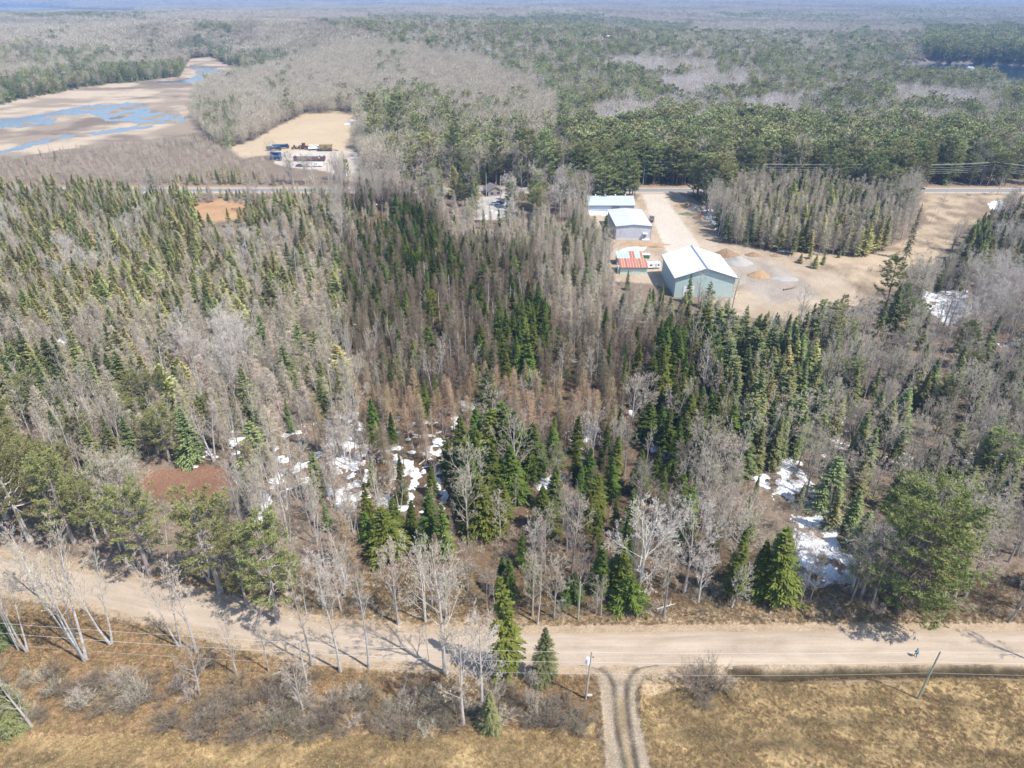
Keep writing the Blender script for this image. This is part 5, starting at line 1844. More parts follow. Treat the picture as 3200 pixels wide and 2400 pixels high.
# keep feet out of the buildings
# ground that stays in sight: fewer crowns in front of it
OPEN = [([(2400, 1440), (2480, 1430), (2570, 1540), (2630, 1620), (2680, 1680), (2690, 1830), (2470, 1830), (2480, 1650), (2420, 1560)], .48),
        ([(430, 1480), (560, 1460), (720, 1475), (760, 1530), (700, 1560), (440, 1560)], .85), (BOG, .8), ([(2884, 905), (3035, 900), (3045, 985), (2960, 1020), (2890, 980)], .85),
        ([(2050, 790), (2140, 765), (2250, 790), (2310, 880), (2280, 925), (2120, 930), (2050, 880)], .93), ([(1925, 775), (2030, 775), (2060, 850), (2040, 885), (1950, 885), (1925, 840)], .93),
        ([(1840, 615), (1985, 615), (2040, 650), (2040, 750), (1930, 750), (1840, 670)], .93), ([(2310, 790), (2560, 800), (2700, 830), (2860, 760), (2820, 880), (2700, 930), (2560, 945), (2330, 985), (2280, 940)], .9),
        ([(2860, 605), (3140, 605), (3060, 700), (2980, 790), (2880, 830), (2860, 740)], .93), ([(1475, 640), (1590, 600), (1590, 690), (1480, 690)], .6),
        ([(1690, 650), (1830, 640), (1840, 690), (1720, 700)], .4), ([(1250, 1330), (1440, 1300), (1440, 1400), (1250, 1560), (1180, 1560)], .3), ([(1020, 1330), (1120, 1330), (1120, 1560), (1030, 1560)], .35)]
for oi, (pl_, pr_) in enumerate(OPEN):
    rj = np.random.default_rng(oi).random(len(x))
    for fr in (.3, .6, .92):
        sx_, sy_, _ = PX(x, y, z + h * fr)
        ok &= ~(pip(sx_, sy_, pl_) & (rj < pr_))
x, y, z, key, h = x[ok], y[ok], z[ok], key[ok], h[ok]
qx, qy, dep = PX(x, y, z + h * .5)
vis = (qx > -20) & (qx < 3220) & (qy > -50) & (qy < 2420)
size = h / dep * np.where(np.isin(key, ['pine', 'redpine', 'maple', 'maple_pale']), 1.3, 1.0)
rest = np.ones(len(x), bool)
names_arr = np.array([NAMES[k] for k in key])
LIMIT = dict(spruce_tree=298, larch_tree=298, birch_tree=298, maple_tree=298, cedar_tree=200, pine_tree=290, red_pine_tree=200, aspen_tree=280, dead_tree=150, hemlock_tree=50)
for nm in np.unique(names_arr):
    s = np.where((names_arr == nm) & vis)[0]
    s = s[np.argsort(-size[s])][:max(0, LIMIT[nm] - COUNT.get(nm, 0))]
    hs = np.sort(h[s])
    for i in s:
        rest[i] = False
        pw, mk = place_words(x[i], y[i])
        q = np.searchsorted(hs, h[i]) / max(1, len(hs))
        sz = 'short' if q < .2 else 'smallish' if q < .4 else 'middling' if q < .6 else 'tall' if q < .85 else 'very tall'
        wf_ = random.uniform(.78, 1.32)
        bw = 'slim ' if wf_ < .95 else 'broad ' if wf_ > 1.15 else ''
        one_tree(key[i], x[i], y[i], z[i], h[i], '%s %s%s %s' % (sz, bw, LOOKS[key[i]], pw), '%s trees by %s' % (LOOKS[key[i]].split()[-1].replace('trunk', 'dead'), mk), wf_ * (1.3 if key[i] in ('cedar', 'larch') and x[i] < -20 else 1.0))

STUFF = {}
STUFF_NAME = {'maple_dark': 'brown_maple_forest', 'spruce_fine': 'tall_spruce_forest', 'pine_grand': 'tall_pine_forest', 'spruce': 'spruce_forest', 'spruce_dark': 'dark_spruce_forest', 'cedar': 'cedar_forest', 'larch': 'larch_forest', 'larch_brown': 'brown_larch_forest', 'larch_rust': 'rust_larch_forest', 'birch': 'birch_forest',
              'aspen': 'aspen_forest', 'maple': 'maple_forest', 'maple_pale': 'pale_maple_forest', 'pine': 'pine_forest', 'redpine': 'red_pine_forest', 'snag': 'dead_forest'}
for k in np.unique(key[rest].astype(str)):
    s = np.where(rest & (key == k))[0]
    pr = []
    for tm, cm, h0 in PROTO[k]:
        pr.append((tm, cm, h0))
    # one joined mesh per variant for the mass
    joined = []
    for vi, (tm, cm, h0) in enumerate(pr):
        bmj = bmesh.new()
        bmj.from_mesh(tm)
        nf = len(bmj.faces)
        bmj.from_mesh(cm)
        bmj.faces.ensure_lookup_table()
        for f in bmj.faces[nf:]:
            f.material_index = 1
        mj = bpy.data.meshes.new('%s_whole_%d' % (k, vi))
        bmj.to_mesh(mj)
        bmj.free()
        mj.materials.append(tm.materials[0])
        mj.materials.append(cm.materials[0])
        joined.append(mj)
    n = len(s)
    rg = np.random.default_rng(5)
    var = rg.integers(0, len(joined), n)
    h0s = np.array([q[2] for q in pr])[var]
    sc = h[s] / h0s
    wv = sc * rg.uniform(.78, 1.35, n) * np.where((x[s] < -20) & (k in ('cedar', 'larch')), 1.35, 1.0)
    scatter_object(STUFF_NAME[k], joined, np.stack([x[s], y[s], z[s] - .08], 1), rg.uniform(0, 6.28, n), np.stack([wv, wv, sc], 1), var,
                   tilt=rg.normal(0, .03, n), label='mass of %s trees further back in the woods' % LOOKS[k])

# middle distance and far woods: simpler trees, still one by one on the ground
LOW_OF = dict(maple_dark='maple', spruce='spruce', spruce_dark='spruce_dark', cedar='cedar', larch='larch', larch_brown='larch_brown', larch_rust='larch_brown', birch='birch', aspen='birch', maple='maple', maple_pale='maple_pale', pine='pine', redpine='pine', snag='larch')
far_sets = {}
for (y0, y1, st, bst, tier, wmul) in ((425, 1150, 3.9, 1.0, 0, 1.0), (1150, 2600, 6.2, .80, 1, 1.15), (2600, 5200, 11.0, .42, 2, 1.5), (5200, 15500, 34.0, .09, 3, 3.0)):
    xx, yy, zz, kk, hh, _ = scatter(y0, y1, st, 2000 + tier, 1.08, bst)
    rg = np.random.default_rng(77 + tier)
    for i in range(0):
        pass
    low = np.array([LOW_OF[k] for k in kk], object)
    if tier >= 1:
        low[low == 'maple'] = 'maple_far'
        low[low == 'birch'] = 'maple_far'
        low[low == 'larch'] = 'maple_far'
    if tier >= 2:
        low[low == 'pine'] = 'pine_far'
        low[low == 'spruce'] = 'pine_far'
    tone = fbm(xx / 160, yy / 260, 55, 4)
    low[(low == 'maple_far') & (tone + rg.uniform(-.06, .06, len(xx)) > .56)] = 'brown_far'
    for k in np.unique(low.astype(str)):
        s = low == k
        far_sets.setdefault(k, []).append((xx[s], yy[s], zz[s], hh[s], np.full(s.sum(), wmul)))
FAR_NAME = dict(brown_far='brown_hillside_forest', maple='hardwood_forest', maple_far='hillside_forest', maple_pale='pale_hardwood_forest', pine='distant_pine_forest', pine_far='far_pine_forest', spruce='distant_spruce_forest', spruce_dark='distant_dark_forest', cedar='distant_cedar_forest', larch='distant_larch_forest', larch_brown='distant_brown_forest', birch='distant_birch_forest')
FAR_LOOK = dict(brown_far='browner stands of bare hardwoods on the far hills', maple='bare grey hardwoods beyond the highway', maple_far='bare hazy hardwoods covering the far hills', maple_pale='pale bare hardwoods among the far pines', pine='green pines on the lowland beyond the highway', pine_far='hazy green pines toward the skyline',
                spruce='dark spruces round the marsh and beyond', spruce_dark='dark spruces beyond the highway', cedar='olive cedars along the highway', larch='grey larches round the marsh', larch_brown='brown larches beyond the highway', birch='bare birches beyond the highway')
for k, parts in far_sets.items():
    xx, yy, zz, hh, wm = [np.concatenate([p[i] for p in parts]) for i in range(5)]
    n = len(xx)
    rg = np.random.default_rng(99)
    pr = LOWP[k]
    var = rg.integers(0, len(pr), n)
    h0s = np.array([q[1] for q in pr])[var]
    sc = hh / h0s
    wv = sc * rg.uniform(.85, 1.2, n) * wm
    sz = sc * np.where(wm > 2, 1.25, 1.0)
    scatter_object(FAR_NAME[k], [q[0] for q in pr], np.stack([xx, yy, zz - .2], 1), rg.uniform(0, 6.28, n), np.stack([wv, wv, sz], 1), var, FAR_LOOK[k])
    print('far', k, n)
# ------------------------------------------------------------------ bushes, undergrowth, grass, deadwood
for bx, by, h_, lab, k in BUSHES:
    g = G(bx, by)
    one_tree(k, g.x, g.y, g.z, h_, lab, None, 1.25)
rg = np.random.default_rng(31)
BUSHZ = [([(330, 2190), (600, 2150), (900, 2150), (1300, 2175), (1780, 2190), (1850, 2270), (1500, 2285), (1000, 2305), (700, 2310), (480, 2290)], .34),
         ([(-150, 2120), (330, 2110), (480, 2180), (420, 2260), (200, 2270), (-150, 2280)], .17),
         ([(0, 2080), (1000, 2110), (1750, 2140), (1750, 2190), (0, 2130)], .03),
         ([(560, 2060), (1000, 2085), (1000, 2110), (560, 2090)], .04)]
BX, BY = [], []
for poly, dn in BUSHZ:
    q = [P(*p) for p in poly]
    x0, x1, y0, y1 = min(p.x for p in q), max(p.x for p in q), min(p.y for p in q), max(p.y for p in q)
    n = int((x1 - x0) * (y1 - y0) * dn)
    xx, yy = rg.uniform(x0, x1, n), rg.uniform(y0, y1, n)
    qx, qy, _ = PX(xx, yy, 0 * xx)
    m = pip(qx, qy, poly) & (dist_line(xx, yy, ROAD_W) > 5.5)
    BX.append(xx[m])
    BY.append(yy[m])
BX, BY = np.concatenate(BX), np.concatenate(BY)
BZ = zat(BX, BY)
SPOT = [(0, 'under the leaning crooked maple'), (0, '')]
for i in range(len(BX)):
    k = random.choices(['bush', 'bush_grey'], [.78, .22])[0]
    h_ = random.uniform(1.2, 3.2)
    qx = PX(BX[i], BY[i], 0.0)[0]
    qy = PX(BX[i], BY[i], 0.0)[1]
    sec = ('by the lower frame corner', 'under the road bend birches', 'below the fallen birch log', 'in front of the tall spruce', 'under the small ragged spruce', 'next to the transformer pole')[int(np.clip((qx + 100) / 330, 0, 5.9))]
    row = 'field side' if qy > 2235 else 'mid scrub' if qy > 2180 else 'road side'
    sz = 'low' if h_ < 1.8 else 'waist high' if h_ < 2.4 else 'tall'
    one_tree(k, BX[i], BY[i], BZ[i], h_, '%s %s %s %s' % (sz, LOOKS[k], sec, row), 'alder bushes %s' % sec, random.uniform(1.0, 1.5))

# brown undergrowth on the floor of the woods
n = 9000
yy = 86 + (430 - 86) * rg.random(n) ** 1.25
xx = rg.uniform(-1, 1, n) * (yy * CP + H * SP) * .8
zz = zat(xx, yy)
qx, qy, _ = PX(xx, yy, zz)
bad = np.zeros(n, bool)
for pl in BARE + [APRON2]:
    if pl is not NORTHVERGE and pl is not TANFIELD:
        bad |= pip(qx, qy, pl)
bad |= (dist_line(xx, yy, ROAD_W) < 6.5) | (np.abs(yy - HWY_Y) < 9)
bad |= (pip(qx, qy, TANFIELD) | pip(qx, qy, NORTHVERGE)) & (rg.random(n) < .8)
xx, yy, zz = xx[~bad], yy[~bad], zz[~bad]
n = len(xx)
s = rg.uniform(.22, .7, n)
UW = [bush(R_(180 + i), 3.2, 8, 1.0) for i in range(2)]
um = []
for i, (a_, b_) in enumerate(UW):
    um.append(b_.mesh('undergrowth_%d' % i, M['twig_brown' if i else 'twig_grey']))
scatter_object('undergrowth', um, np.stack([xx, yy, zz], 1), rg.uniform(0, 6.28, n), np.stack([s * 1.3, s * 1.3, s], 1), rg.integers(0, 2, n), 'leafless brown undergrowth on the floor of the woods')

# dry grass
gm = []
GRASS = [plain('dry_grass_straw', (.40, .29, .145), var=.25, rnd=.25, scale=1), plain('dry_grass_brown', (.24, .17, .09), var=.25, rnd=.25, scale=1)]
for i in range(2):
    b_ = MB()
    k = 22
    a_ = rg.uniform(0, 6.28, k)
    B_ = np.stack([rg.normal(0, .16, k), rg.normal(0, .16, k), np.zeros(k)], 1)
    D_ = np.stack([np.cos(a_) * .7, np.sin(a_) * .7, rg.uniform(.25, .9, k)], 1)
    b_.blades(B_, D_, rg.uniform(.22, .5, k), .055, None, rg)
    gm.append(b_.mesh('grass_tuft_%d' % i, GRASS[i]))
n = 110000
yy = rg.uniform(56, 100, n)
xx = rg.uniform(-1, 1, n) * (yy * CP + H * SP) * .82
zz = zat(xx, yy)
qx, qy, _ = PX(xx, yy, zz)
inf = pip(qx, qy, FIELD_L) | pip(qx, qy, FIELD_R)
ok = (dist_line(xx, yy, ROAD_W) > 5.2) & ~pip(qx, qy, APRON) & ~(pip(qx, qy, APRON2) & (rg.random(n) < .8)) & (dist_line(xx, yy, DITCH_W) > .9)
br = fbm(xx / 4, yy / 3, 611, 4)
ok &= (rg.random(n) < np.where(inf, .3 + .9 * smooth(.4, .6, br), .75))
xx, yy, zz, br, inf = xx[ok], yy[ok], zz[ok], br[ok], inf[ok]
n = len(xx)
s = rg.uniform(.5, 1.15, n) * np.where(inf, .8, 1.0)
pk = (rg.random(n) < np.where(inf, .25, .5)).astype(int)
scatter_object('dry_grass', gm, np.stack([xx, yy, zz - .02], 1), rg.uniform(0, 6.28, n), np.stack([s, s, s], 1), pk, 'dead straw coloured grass on field and verges')


def log(name, p0, p1, r, mat, label, z=.15, twigs=10):
    a, b_ = G(*p0), G(*p1)
    d = b_ - a
    L_ = d.length
    root = empty(name, a, math.atan2(d.y, d.x), label, 'log')
    rr = R_(int(L_ * 100))
    t = np.linspace(0, 1, 8)
    pts = np.stack([t * L_, rr.normal(0, .06, 8), z + r + rr.normal(0, .04, 8) + .3 * t], 1)
    pts[:, 2] += (zat(a.x + d.x * t, a.y + d.y * t) - a.z)
    MB().tube(pts, r * (1 - .65 * t), 8).build('stem', M[mat], root)
    if not twigs:
        return root
    lim = MB()
    tt = rr.uniform(.35, 1, twigs)
    B_ = np.stack([np.interp(tt, t, pts[:, i]) for i in range(3)], 1)
    D_ = np.stack([rr.uniform(.2, .8, twigs), rr.normal(0, .8, twigs), rr.uniform(0, .9, twigs)], 1)
    Ls = rr.uniform(.5, 1.8, twigs)
    PL = B_[:, None, :] + D_[:, None, :] * (Ls[:, None] * np.linspace(0, 1, 3)[None])[..., None]
    lim.tubes(PL, np.repeat(np.array([[.035, .02, .008]]), twigs, 0), 4)
    lim.build('limbs', M[mat], root)
    return root


log('fallen_log', (855, 2110), (992, 2066), .13, 'bark_birch', 'bleached fallen birch log across the road bank')
log('fallen_log', (2052, 1908), (2110, 1894), .16, 'bark_pale', 'bleached fallen log at the front of the dark wood')
log('fallen_log', (1920, 1892), (1965, 1884), .10, 'bark_pale', 'crooked pale fallen stem below the broad pale maple')
log('fallen_log', (2140, 1925), (2200, 1912), .10, 'bark_dark', 'dark branchy log on the sandy bank', twigs=22)
log('fallen_log', (1690, 1918), (1760, 1932), .08, 'bark_dark', 'dark fallen branch by the thick stemmed bare tree', twigs=16)
log('fallen_log', (2300, 1925), (2420, 1945), .08, 'bark_dark', 'thin dark branch lying on the verge beside the snow strip', twigs=16)
log('fallen_log', (1310, 1455), (1385, 1400), .14, 'bark_pale', 'pale windthrown trunk on the snow left of the middle thicket', twigs=14)
log('fallen_log', (780, 2300), (855, 2270), .07, 'bark_pale', 'pale broken stem at the field edge of the scrub', twigs=8)
log('fallen_log', (2448, 908), (2490, 900), .30, 'bark_dark', 'dark timber baulk lying on the sandy yard', twigs=0)

# ------------------------------------------------------------------ earth and gravel heaps
SOIL = plain('brown_soil', (.25, .165, .10), var=.3, scale=1.2, rough=.95, bump=.5)
SAND = plain('orange_sand', (.34, .225, .125), var=.25, scale=1.2, rough=.95, bump=.4)
GRAV = plain('grey_gravel', (.32, .30, .275), var=.2, scale=2.0, rough=.95, bump=.4)
GREENH = plain('mossy_soil', (.16, .165, .10), var=.3, scale=1.5, rough=.95, bump=.4)


def heap(bx, by, rx, ry, hh, mat, label, seed, cat='heap'):
    g = G(bx, by)
    n_a, n_r = 28, 9
    V, F = [(0, 0, hh * 1.0)], []
    for i in range(1, n_r + 1):
        for k in range(n_a):
            a = 6.2832 * k / n_a
            f = i / n_r
            w_ = 1 + .28 * (fbm(np.array([math.cos(a) * 1.5 + seed]), np.array([math.sin(a) * 1.5]), seed, 3)[0] - .5) * 2
            x_, y_ = math.cos(a) * rx * f * w_, math.sin(a) * ry * f * w_
            z_ = hh * (1 - f) ** 1.05 + .5 * hh * (fbm(np.array([x_ / 1.7]), np.array([y_ / 1.7]), seed + 3, 4)[0] - .45) * (1 - f) - (.5 if i == n_r else 0)
            V.append((x_, y_, z_))
    for k in range(n_a):
        F.append((0, 1 + k, 1 + (k + 1) % n_a))
    mb = MB()
    mb.add(V, F)
    Q = []
    for i in range(n_r - 1):
        for k in range(n_a):
            a = 1 + i * n_a + k
            b_ = 1 + i * n_a + (k + 1) % n_a
            Q.append((a, a + n_a, b_ + n_a, b_))
    mb.f.append((np.array(Q), 0))
    o = mb.build('earth_heap' if mat is not GRAV else 'gravel_heap', mat, None, (g.x, g.y, g.z - .05), True)
    return tag(o, label, cat, 'heaps in the sandy yard')


heap(2268, 797, 6.5, 4.5, 3.2, SOIL, 'brown soil heap behind the mint barn roof', 1)
heap(2305, 822, 7.0, 5.0, 3.0, GRAV, 'pale grey gravel heap right of the mint barn', 2)
heap(2372, 862, 5.0, 3.6, 2.6, SAND, 'orange sand heap in front of the gravel heap', 3)
heap(2353, 798, 4.0, 2.6, 1.6, SOIL, 'small brown heap beyond the gravel heap', 4)
heap(2425, 800, 3.2, 2.0, 1.2, SOIL, 'rubbly low heap at the tree edge of the yard', 5)
heap(2145, 645, 7.0, 3.6, 2.4, SAND, 'brown heap beside the long drive near the highway', 6)
heap(2175, 652, 5.0, 3.2, 2.2, plain('pale_rubble', (.46, .40, .33), var=.3, scale=1.5, bump=.6), 'pale rubble heap by the snow near the highway', 7)
heap(2145, 670, 4.6, 2.4, 1.4, GREENH, 'low grey green heap on the yard by the long drive', 8)
heap(2185, 682, 4.0, 3.0, 1.6, SOIL, 'dark earth heap below the pale rubble', 9)
heap(2050, 772, 4.0, 1.6, .8, SOIL, 'low brown heap below the grey shed', 10)
heap(2015, 765, 13.5, 2.0, 1.1, SAND, 'long grassy earth bank in front of the grey shed', 11, 'bank')
heap(2450, 870, 6.0, 4.0, 1.0, GRAV, 'flat spread of grey gravel in the yard', 12)
heap(2568, 1000, 3.0, 2.0, 1.2, SOIL, 'dark brush heap behind the spruce tips', 13)
heap(1150, 388, 16.0, 8.0, 1.6, GRAV, 'grey rubble spread on the sand clearing', 14)

# ------------------------------------------------------------------ farm and workshop buildings
ROOFW = plain('white_metal_roof', (.66, .67, .69), rough=.45, var=.07, scale=.4)
ROOFB = plain('pale_blue_metal_roof', (.39, .47, .50), rough=.45, var=.08, scale=.4)
ROOFG = plain('grey_white_metal_roof', (.46, .47, .495), rough=.45, var=.05, scale=.4)
RUST = plain('rusty_roof_sheet', (.48, .20, .125), col2=(.30, .12, .08), rough=.8, scale=1.2, stretch=(3, .5, 1), rnd=.2)
RUSTRIB = plain('pale_rusty_rib', (.62, .46, .40), var=.2)
MINT = plain('mint_siding', (.47, .62, .54), var=.06, scale=.6)
MINTP = plain('pale_mint_siding', (.50, .60, .56), var=.06, scale=.6)
GREYS = plain('grey_metal_siding', (.52, .52, .55), var=.06, scale=.6)
BLUEG = plain('blue_grey_siding', (.42, .47, .53), var=.06, scale=.6)
DARKT = plain('dark_trim', (.16, .18, .22), var=.1)
BLUET = plain('blue_ridge_cap', (.17, .21, .36), var=.15)
WHITE = plain('white_paint', (.80, .80, .80), var=.05)
CONC = plain('pale_concrete', (.60, .58, .55), var=.1)
GLASS = plain('window_glass', (.05, .06, .08), rough=.1, var=.1, spec=.5)
DOORG = plain('door_grey', (.22, .23, .26), var=.1)


def ribs(mb, x0, x1, y, z0, z1, step, d=.05, side=-1):
    x_ = x0 + step / 2
    while x_ < x1:
        mb.box(x_ - .04, x_ + .04, min(y, y + side * d), max(y, y + side * d), z0, z1)
        x_ += step
    return mb


# A: long shed with pale blue roof
g = empty('long_shed', (39.6, 357.0, float(zat(51, 362)[0])), 0, 'long low shed with pale blue metal roof by the highway', 'shed')
W_, D_, E_, R2 = 23.8, 15.0, 3.5, 6.2
MB().prism([(0, -.3), (D_, -.3), (D_, E_), (D_ / 2, R2), (0, E_)], 0, W_, 'x').build('wall', BLUEG, g)
rp = MB()
rp.prism([(-.5, E_ - .12), (D_ / 2, R2 + .12), (D_ / 2, R2 + .22), (-.5, E_ - .02)], -.4, W_ + .4, 'x')
rp.prism([(D_ / 2 + .004, R2 + .12), (D_ + .5, E_ - .12), (D_ + .5, E_ - .02), (D_ / 2 + .004, R2 + .22)], -.4, W_ + .4, 'x')
roof = rp.build('roof', ROOFB, g)
MB().box(-.45, W_ + .45, -.58, -.505, E_ - .3, E_ - .06).build('fascia', DARKT, roof)
for i in range(4):
    v = MB()
    v.box(4 + i * 5.2, 4.5 + i * 5.2, D_ / 2 - .25, D_ / 2 + .25, R2 + .2, R2 + .75)
    v.box(3.9 + i * 5.2, 4.6 + i * 5.2, D_ / 2 - .35, D_ / 2 + .35, R2 + .75, R2 + .83)
    v.build('ridge_vent', WHITE, roof)
s_ = ribs(MB(), .1, W_ - .1, -.002, -.2, E_ - .3, .9).build('siding_ribs', BLUEG, g)
s_['kind'] = 'stuff'
MB().box(12, 16, -.09, -.055, 0, 2.9).build('door', DOORG, g)

# B: grey shed
g = empty('grey_shed', (47.8, 311.0, float(zat(56, 309)[0])), .02, 'boxy grey metal shed with nearly flat roof', 'shed')
W_, D_, E_ = 16.2, 27.0, 6.3
MB().prism([(0, -.3), (W_, -.3), (W_, E_), (W_ / 2, E_ + .7), (0, E_)], 0, D_, 'y').build('wall', GREYS, g)
rp = MB()
rp.prism([(-.4, E_ - .03), (W_ / 2, E_ + .75), (W_ / 2, E_ + .87), (-.4, E_ + .09)], -.4, D_ + .4)
rp.prism([(W_ / 2 + .004, E_ + .75), (W_ + .4, E_ - .03), (W_ + .4, E_ + .09), (W_ / 2 + .004, E_ + .87)], -.4, D_ + .4)
roof = rp.build('roof', ROOFG, g)
MB().prism([(-.4, E_ - .28), (W_ / 2, E_ + .5), (W_ + .4, E_ - .28), (W_ + .4, E_ - .05), (W_ / 2, E_ + .73), (-.4, E_ - .05)], -.42, -.34).build('fascia', DARKT, roof)
MB().box(.0, W_, -.06, -.003, -.3, .55).build('plinth', CONC, g)
s_ = ribs(MB(), .2, W_ - .2, -.002, .56, E_ - .3, .6).build('siding_ribs', GREYS, g)
s_['kind'] = 'stuff'
s_ = MB()
for i in range(40):
    s_.box(-.05, -.002, .4 + i * .66, .48 + i * .66, .3, E_ - .2)
s_ = s_.build('siding_ribs', GREYS, g)
s_['kind'] = 'stuff'
d_ = MB().box(12.9, 14.0, -.10, -.062, .5, 2.7).build('door', DOORG, g)
MB().box(13.05, 13.12, -.14, -.101, 1.5, 1.6).build('handle', WHITE, d_)
pc = MB()
pc.box(12.4, 14.5, -1.5, -.062, 2.85, 3.05)
pc.build('door_canopy', WHITE, g)
MB().box(12.0, 15.4, -2.0, -.064, -.2, .42).build('step', CONC, g)
MB().box(12.9, 13.9, -.085, -.055, 4.3, 5.1).build('window', GREYS, g)
MB().box(W_ - .12, W_ + .04, -.07, .12, -.3, E_).build('corner_trim', DARKT, g)

# C and D: the two little sheds
def little_shed(x0, x1, y0, y1, hf, hb, label, wallm, plan):
    g_ = empty('small_shed', (x0, y0, float(zat((x0 + x1) / 2, y0)[0])), 0, label, 'shed')
    w2, d2 = x1 - x0, y1 - y0
    MB().prism([(0, -.3), (d2, -.3), (d2, hb), (0, hf)], .25, w2 - .25, 'x').build('wall', wallm, g_)
    n_ = len(plan)
    pw = w2 / n_
    sl = (hb - hf) / d2
    rf = MB().prism([(-.4, hf - .4 * sl + .01), (d2 + .3, hb + .3 * sl + .01), (d2 + .3, hb + .3 * sl + .06), (-.4, hf - .4 * sl + .06)], 0, w2, 'x').build('roof', DARKT, g_)
    shared = None
    for i_, c_ in enumerate(plan):
        m_ = RUST if c_ == 'r' else ROOFB
        me = MB().prism([(-.45, hf - .45 * sl + .065), (d2 + .35, hb + .35 * sl + .065), (d2 + .35, hb + .35 * sl + .11), (-.45, hf - .45 * sl + .11)], .02, pw - .10, 'x').mesh('roof_panel', m_)
        o_ = bpy.data.objects.new('roof_panel', me)
        C.objects.link(o_)
        o_.parent = rf
        o_.location.x = i_ * pw
        if c_ == 'r':
            mr_ = MB().prism([(-.45, hf - .45 * sl + .07), (d2 + .35, hb + .35 * sl + .07), (d2 + .35, hb + .35 * sl + .17), (-.45, hf - .45 * sl + .17)], pw - .20, pw - .05, 'x').mesh('seam', RUSTRIB)
            o_ = bpy.data.objects.new('seam', mr_)
            C.objects.link(o_)
            o_.parent = rf
            o_.location.x = i_ * pw
    MB().box(0, w2, -.52, -.455, hf - .45, hf - .12).build('fascia', DARKT, rf)
    return g_


sh = little_shed(43.7, 54.9, 277.0, 281.6, 3.1, 4.2, 'small shed with pale blue and rust striped roof', BLUEG, 'bbbbbrrbbr')
sh = little_shed(43.6, 55.1, 266.4, 272.2, 2.9, 4.3, 'small mint shed with rusty red ribbed roof', MINT, 'rrrrrrrrrr')
MB().box(5.0, 8.2, -.06, -.003, 0, 2.3).build('door', MINTP, sh)
MB().box(-.75, -.1, .4, 1.3, -.2, 3.2).build('side_post', MINT, sh)

# E: big barn with white gable roof and mint gable wall
g = empty('mint_barn', (60.5, 241.0, float(zat(71, 240)[0])), 0, 'large mint barn with bright white gable roof and blue ridge', 'barn')
W_, D_, E_, R2 = 22.0, 24.5, 7.8, 11.4
xr = 10.8
MB().prism([(0, -.3), (W_, -.3), (W_, E_), (xr, R2), (0, E_)], 0, D_, 'y').build('wall', MINTP, g)
rp = MB()
rp.prism([(-.7, E_ - .15), (xr, R2 + .08), (xr, R2 + .22), (-.7, E_ - .01)], -.7, D_ + .7)
rp.prism([(xr + .004, R2 + .08), (W_ + .7, E_ - .15), (W_ + .7, E_ - .01), (xr + .004, R2 + .22)], -.7, D_ + .7)
roof = rp.build('roof', ROOFW, g)
MB().prism([(xr - .45, R2 + .07), (xr, R2 + .24), (xr + .45, R2 + .07), (xr + .45, R2 + .17), (xr, R2 + .34), (xr - .45, R2 + .17)], -.72, D_ + .72).build('ridge_cap', BLUET, roof)
MB().prism([(-.7, E_ - .5), (xr, R2 - .28), (W_ + .7, E_ - .5), (W_ + .7, E_ - .17), (xr, R2 + .06), (-.7, E_ - .17)], -.74, -.62).build('gable_trim', DARKT, roof)
s_ = MB()
s_.box(-.9, -.72, -.7, D_ + .7, E_ - .3, E_ - .1)
s_.box(W_ + .72, W_ + .9, -.7, D_ + .7, E_ - .3, E_ - .1)
s_.build('gutter', DARKT, roof)
sm = MB()
for i in range(30):
    sm.prism([(-.7, E_ - .008), (xr - .8, R2 - .05), (xr - .8, R2 + .03), (-.7, E_ + .05)], -.6 + i * .86, -.54 + i * .86)
    sm.prism([(xr + .8, R2 - .05), (W_ + .7, E_ - .008), (W_ + .7, E_ + .05), (xr + .8, R2 + .03)], -.6 + i * .86, -.54 + i * .86)
sm = sm.build('roof_seams', ROOFW, roof)
sm['kind'] = 'stuff'
s_ = ribs(MB(), .2, W_ - .2, -.002, -.2, E_ - .1, .75, .05).build('siding_ribs', MINTP, g)
s_['kind'] = 'stuff'
s_ = MB()
for i in range(32):
    s_.box(-.05, -.002, .3 + i * .76, .38 + i * .76, .0, E_ - .2)
s_ = s_.build('siding_ribs', plain('shade_toned_siding', (.44, .50, .48), var=.06), g)  # darker mint ribs: the shade of this side is put into their colour
s_['kind'] = 'stuff'
MB().box(3.2, 7.2, -.10, -.055, 0, 4.4).build('door', WHITE, g)
MB().box(14.0, 15.2, -.10, -.055, 1.4, 2.4).build('window', GLASS, g)

# small hut at the depot
p_ = G(1066, 552)
g = empty('site_hut', p_, .1, 'small white hut with grey roof at the depot entrance', 'hut')
MB().prism([(-3, -.2), (3, -.2), (3, 2.6), (0, 3.8), (-3, 2.6)], -3, 3).build('wall', WHITE, g)
MB().prism([(-3.5, 2.35), (0, 3.8), (3.5, 2.35), (3.5, 2.55), (0, 4.05), (-3.5, 2.55)], -3.5, 3.5).build('roof', plain('grey_green_shingles', (.30, .33, .33), var=.1), g)
MB().box(-.5, .5, -3.06, -3.002, 0, 2.1).build('door', DOORG, g)
MB().box(1.2, 2.3, -3.06, -3.002, 1.0, 2.0).build('window', GLASS, g)

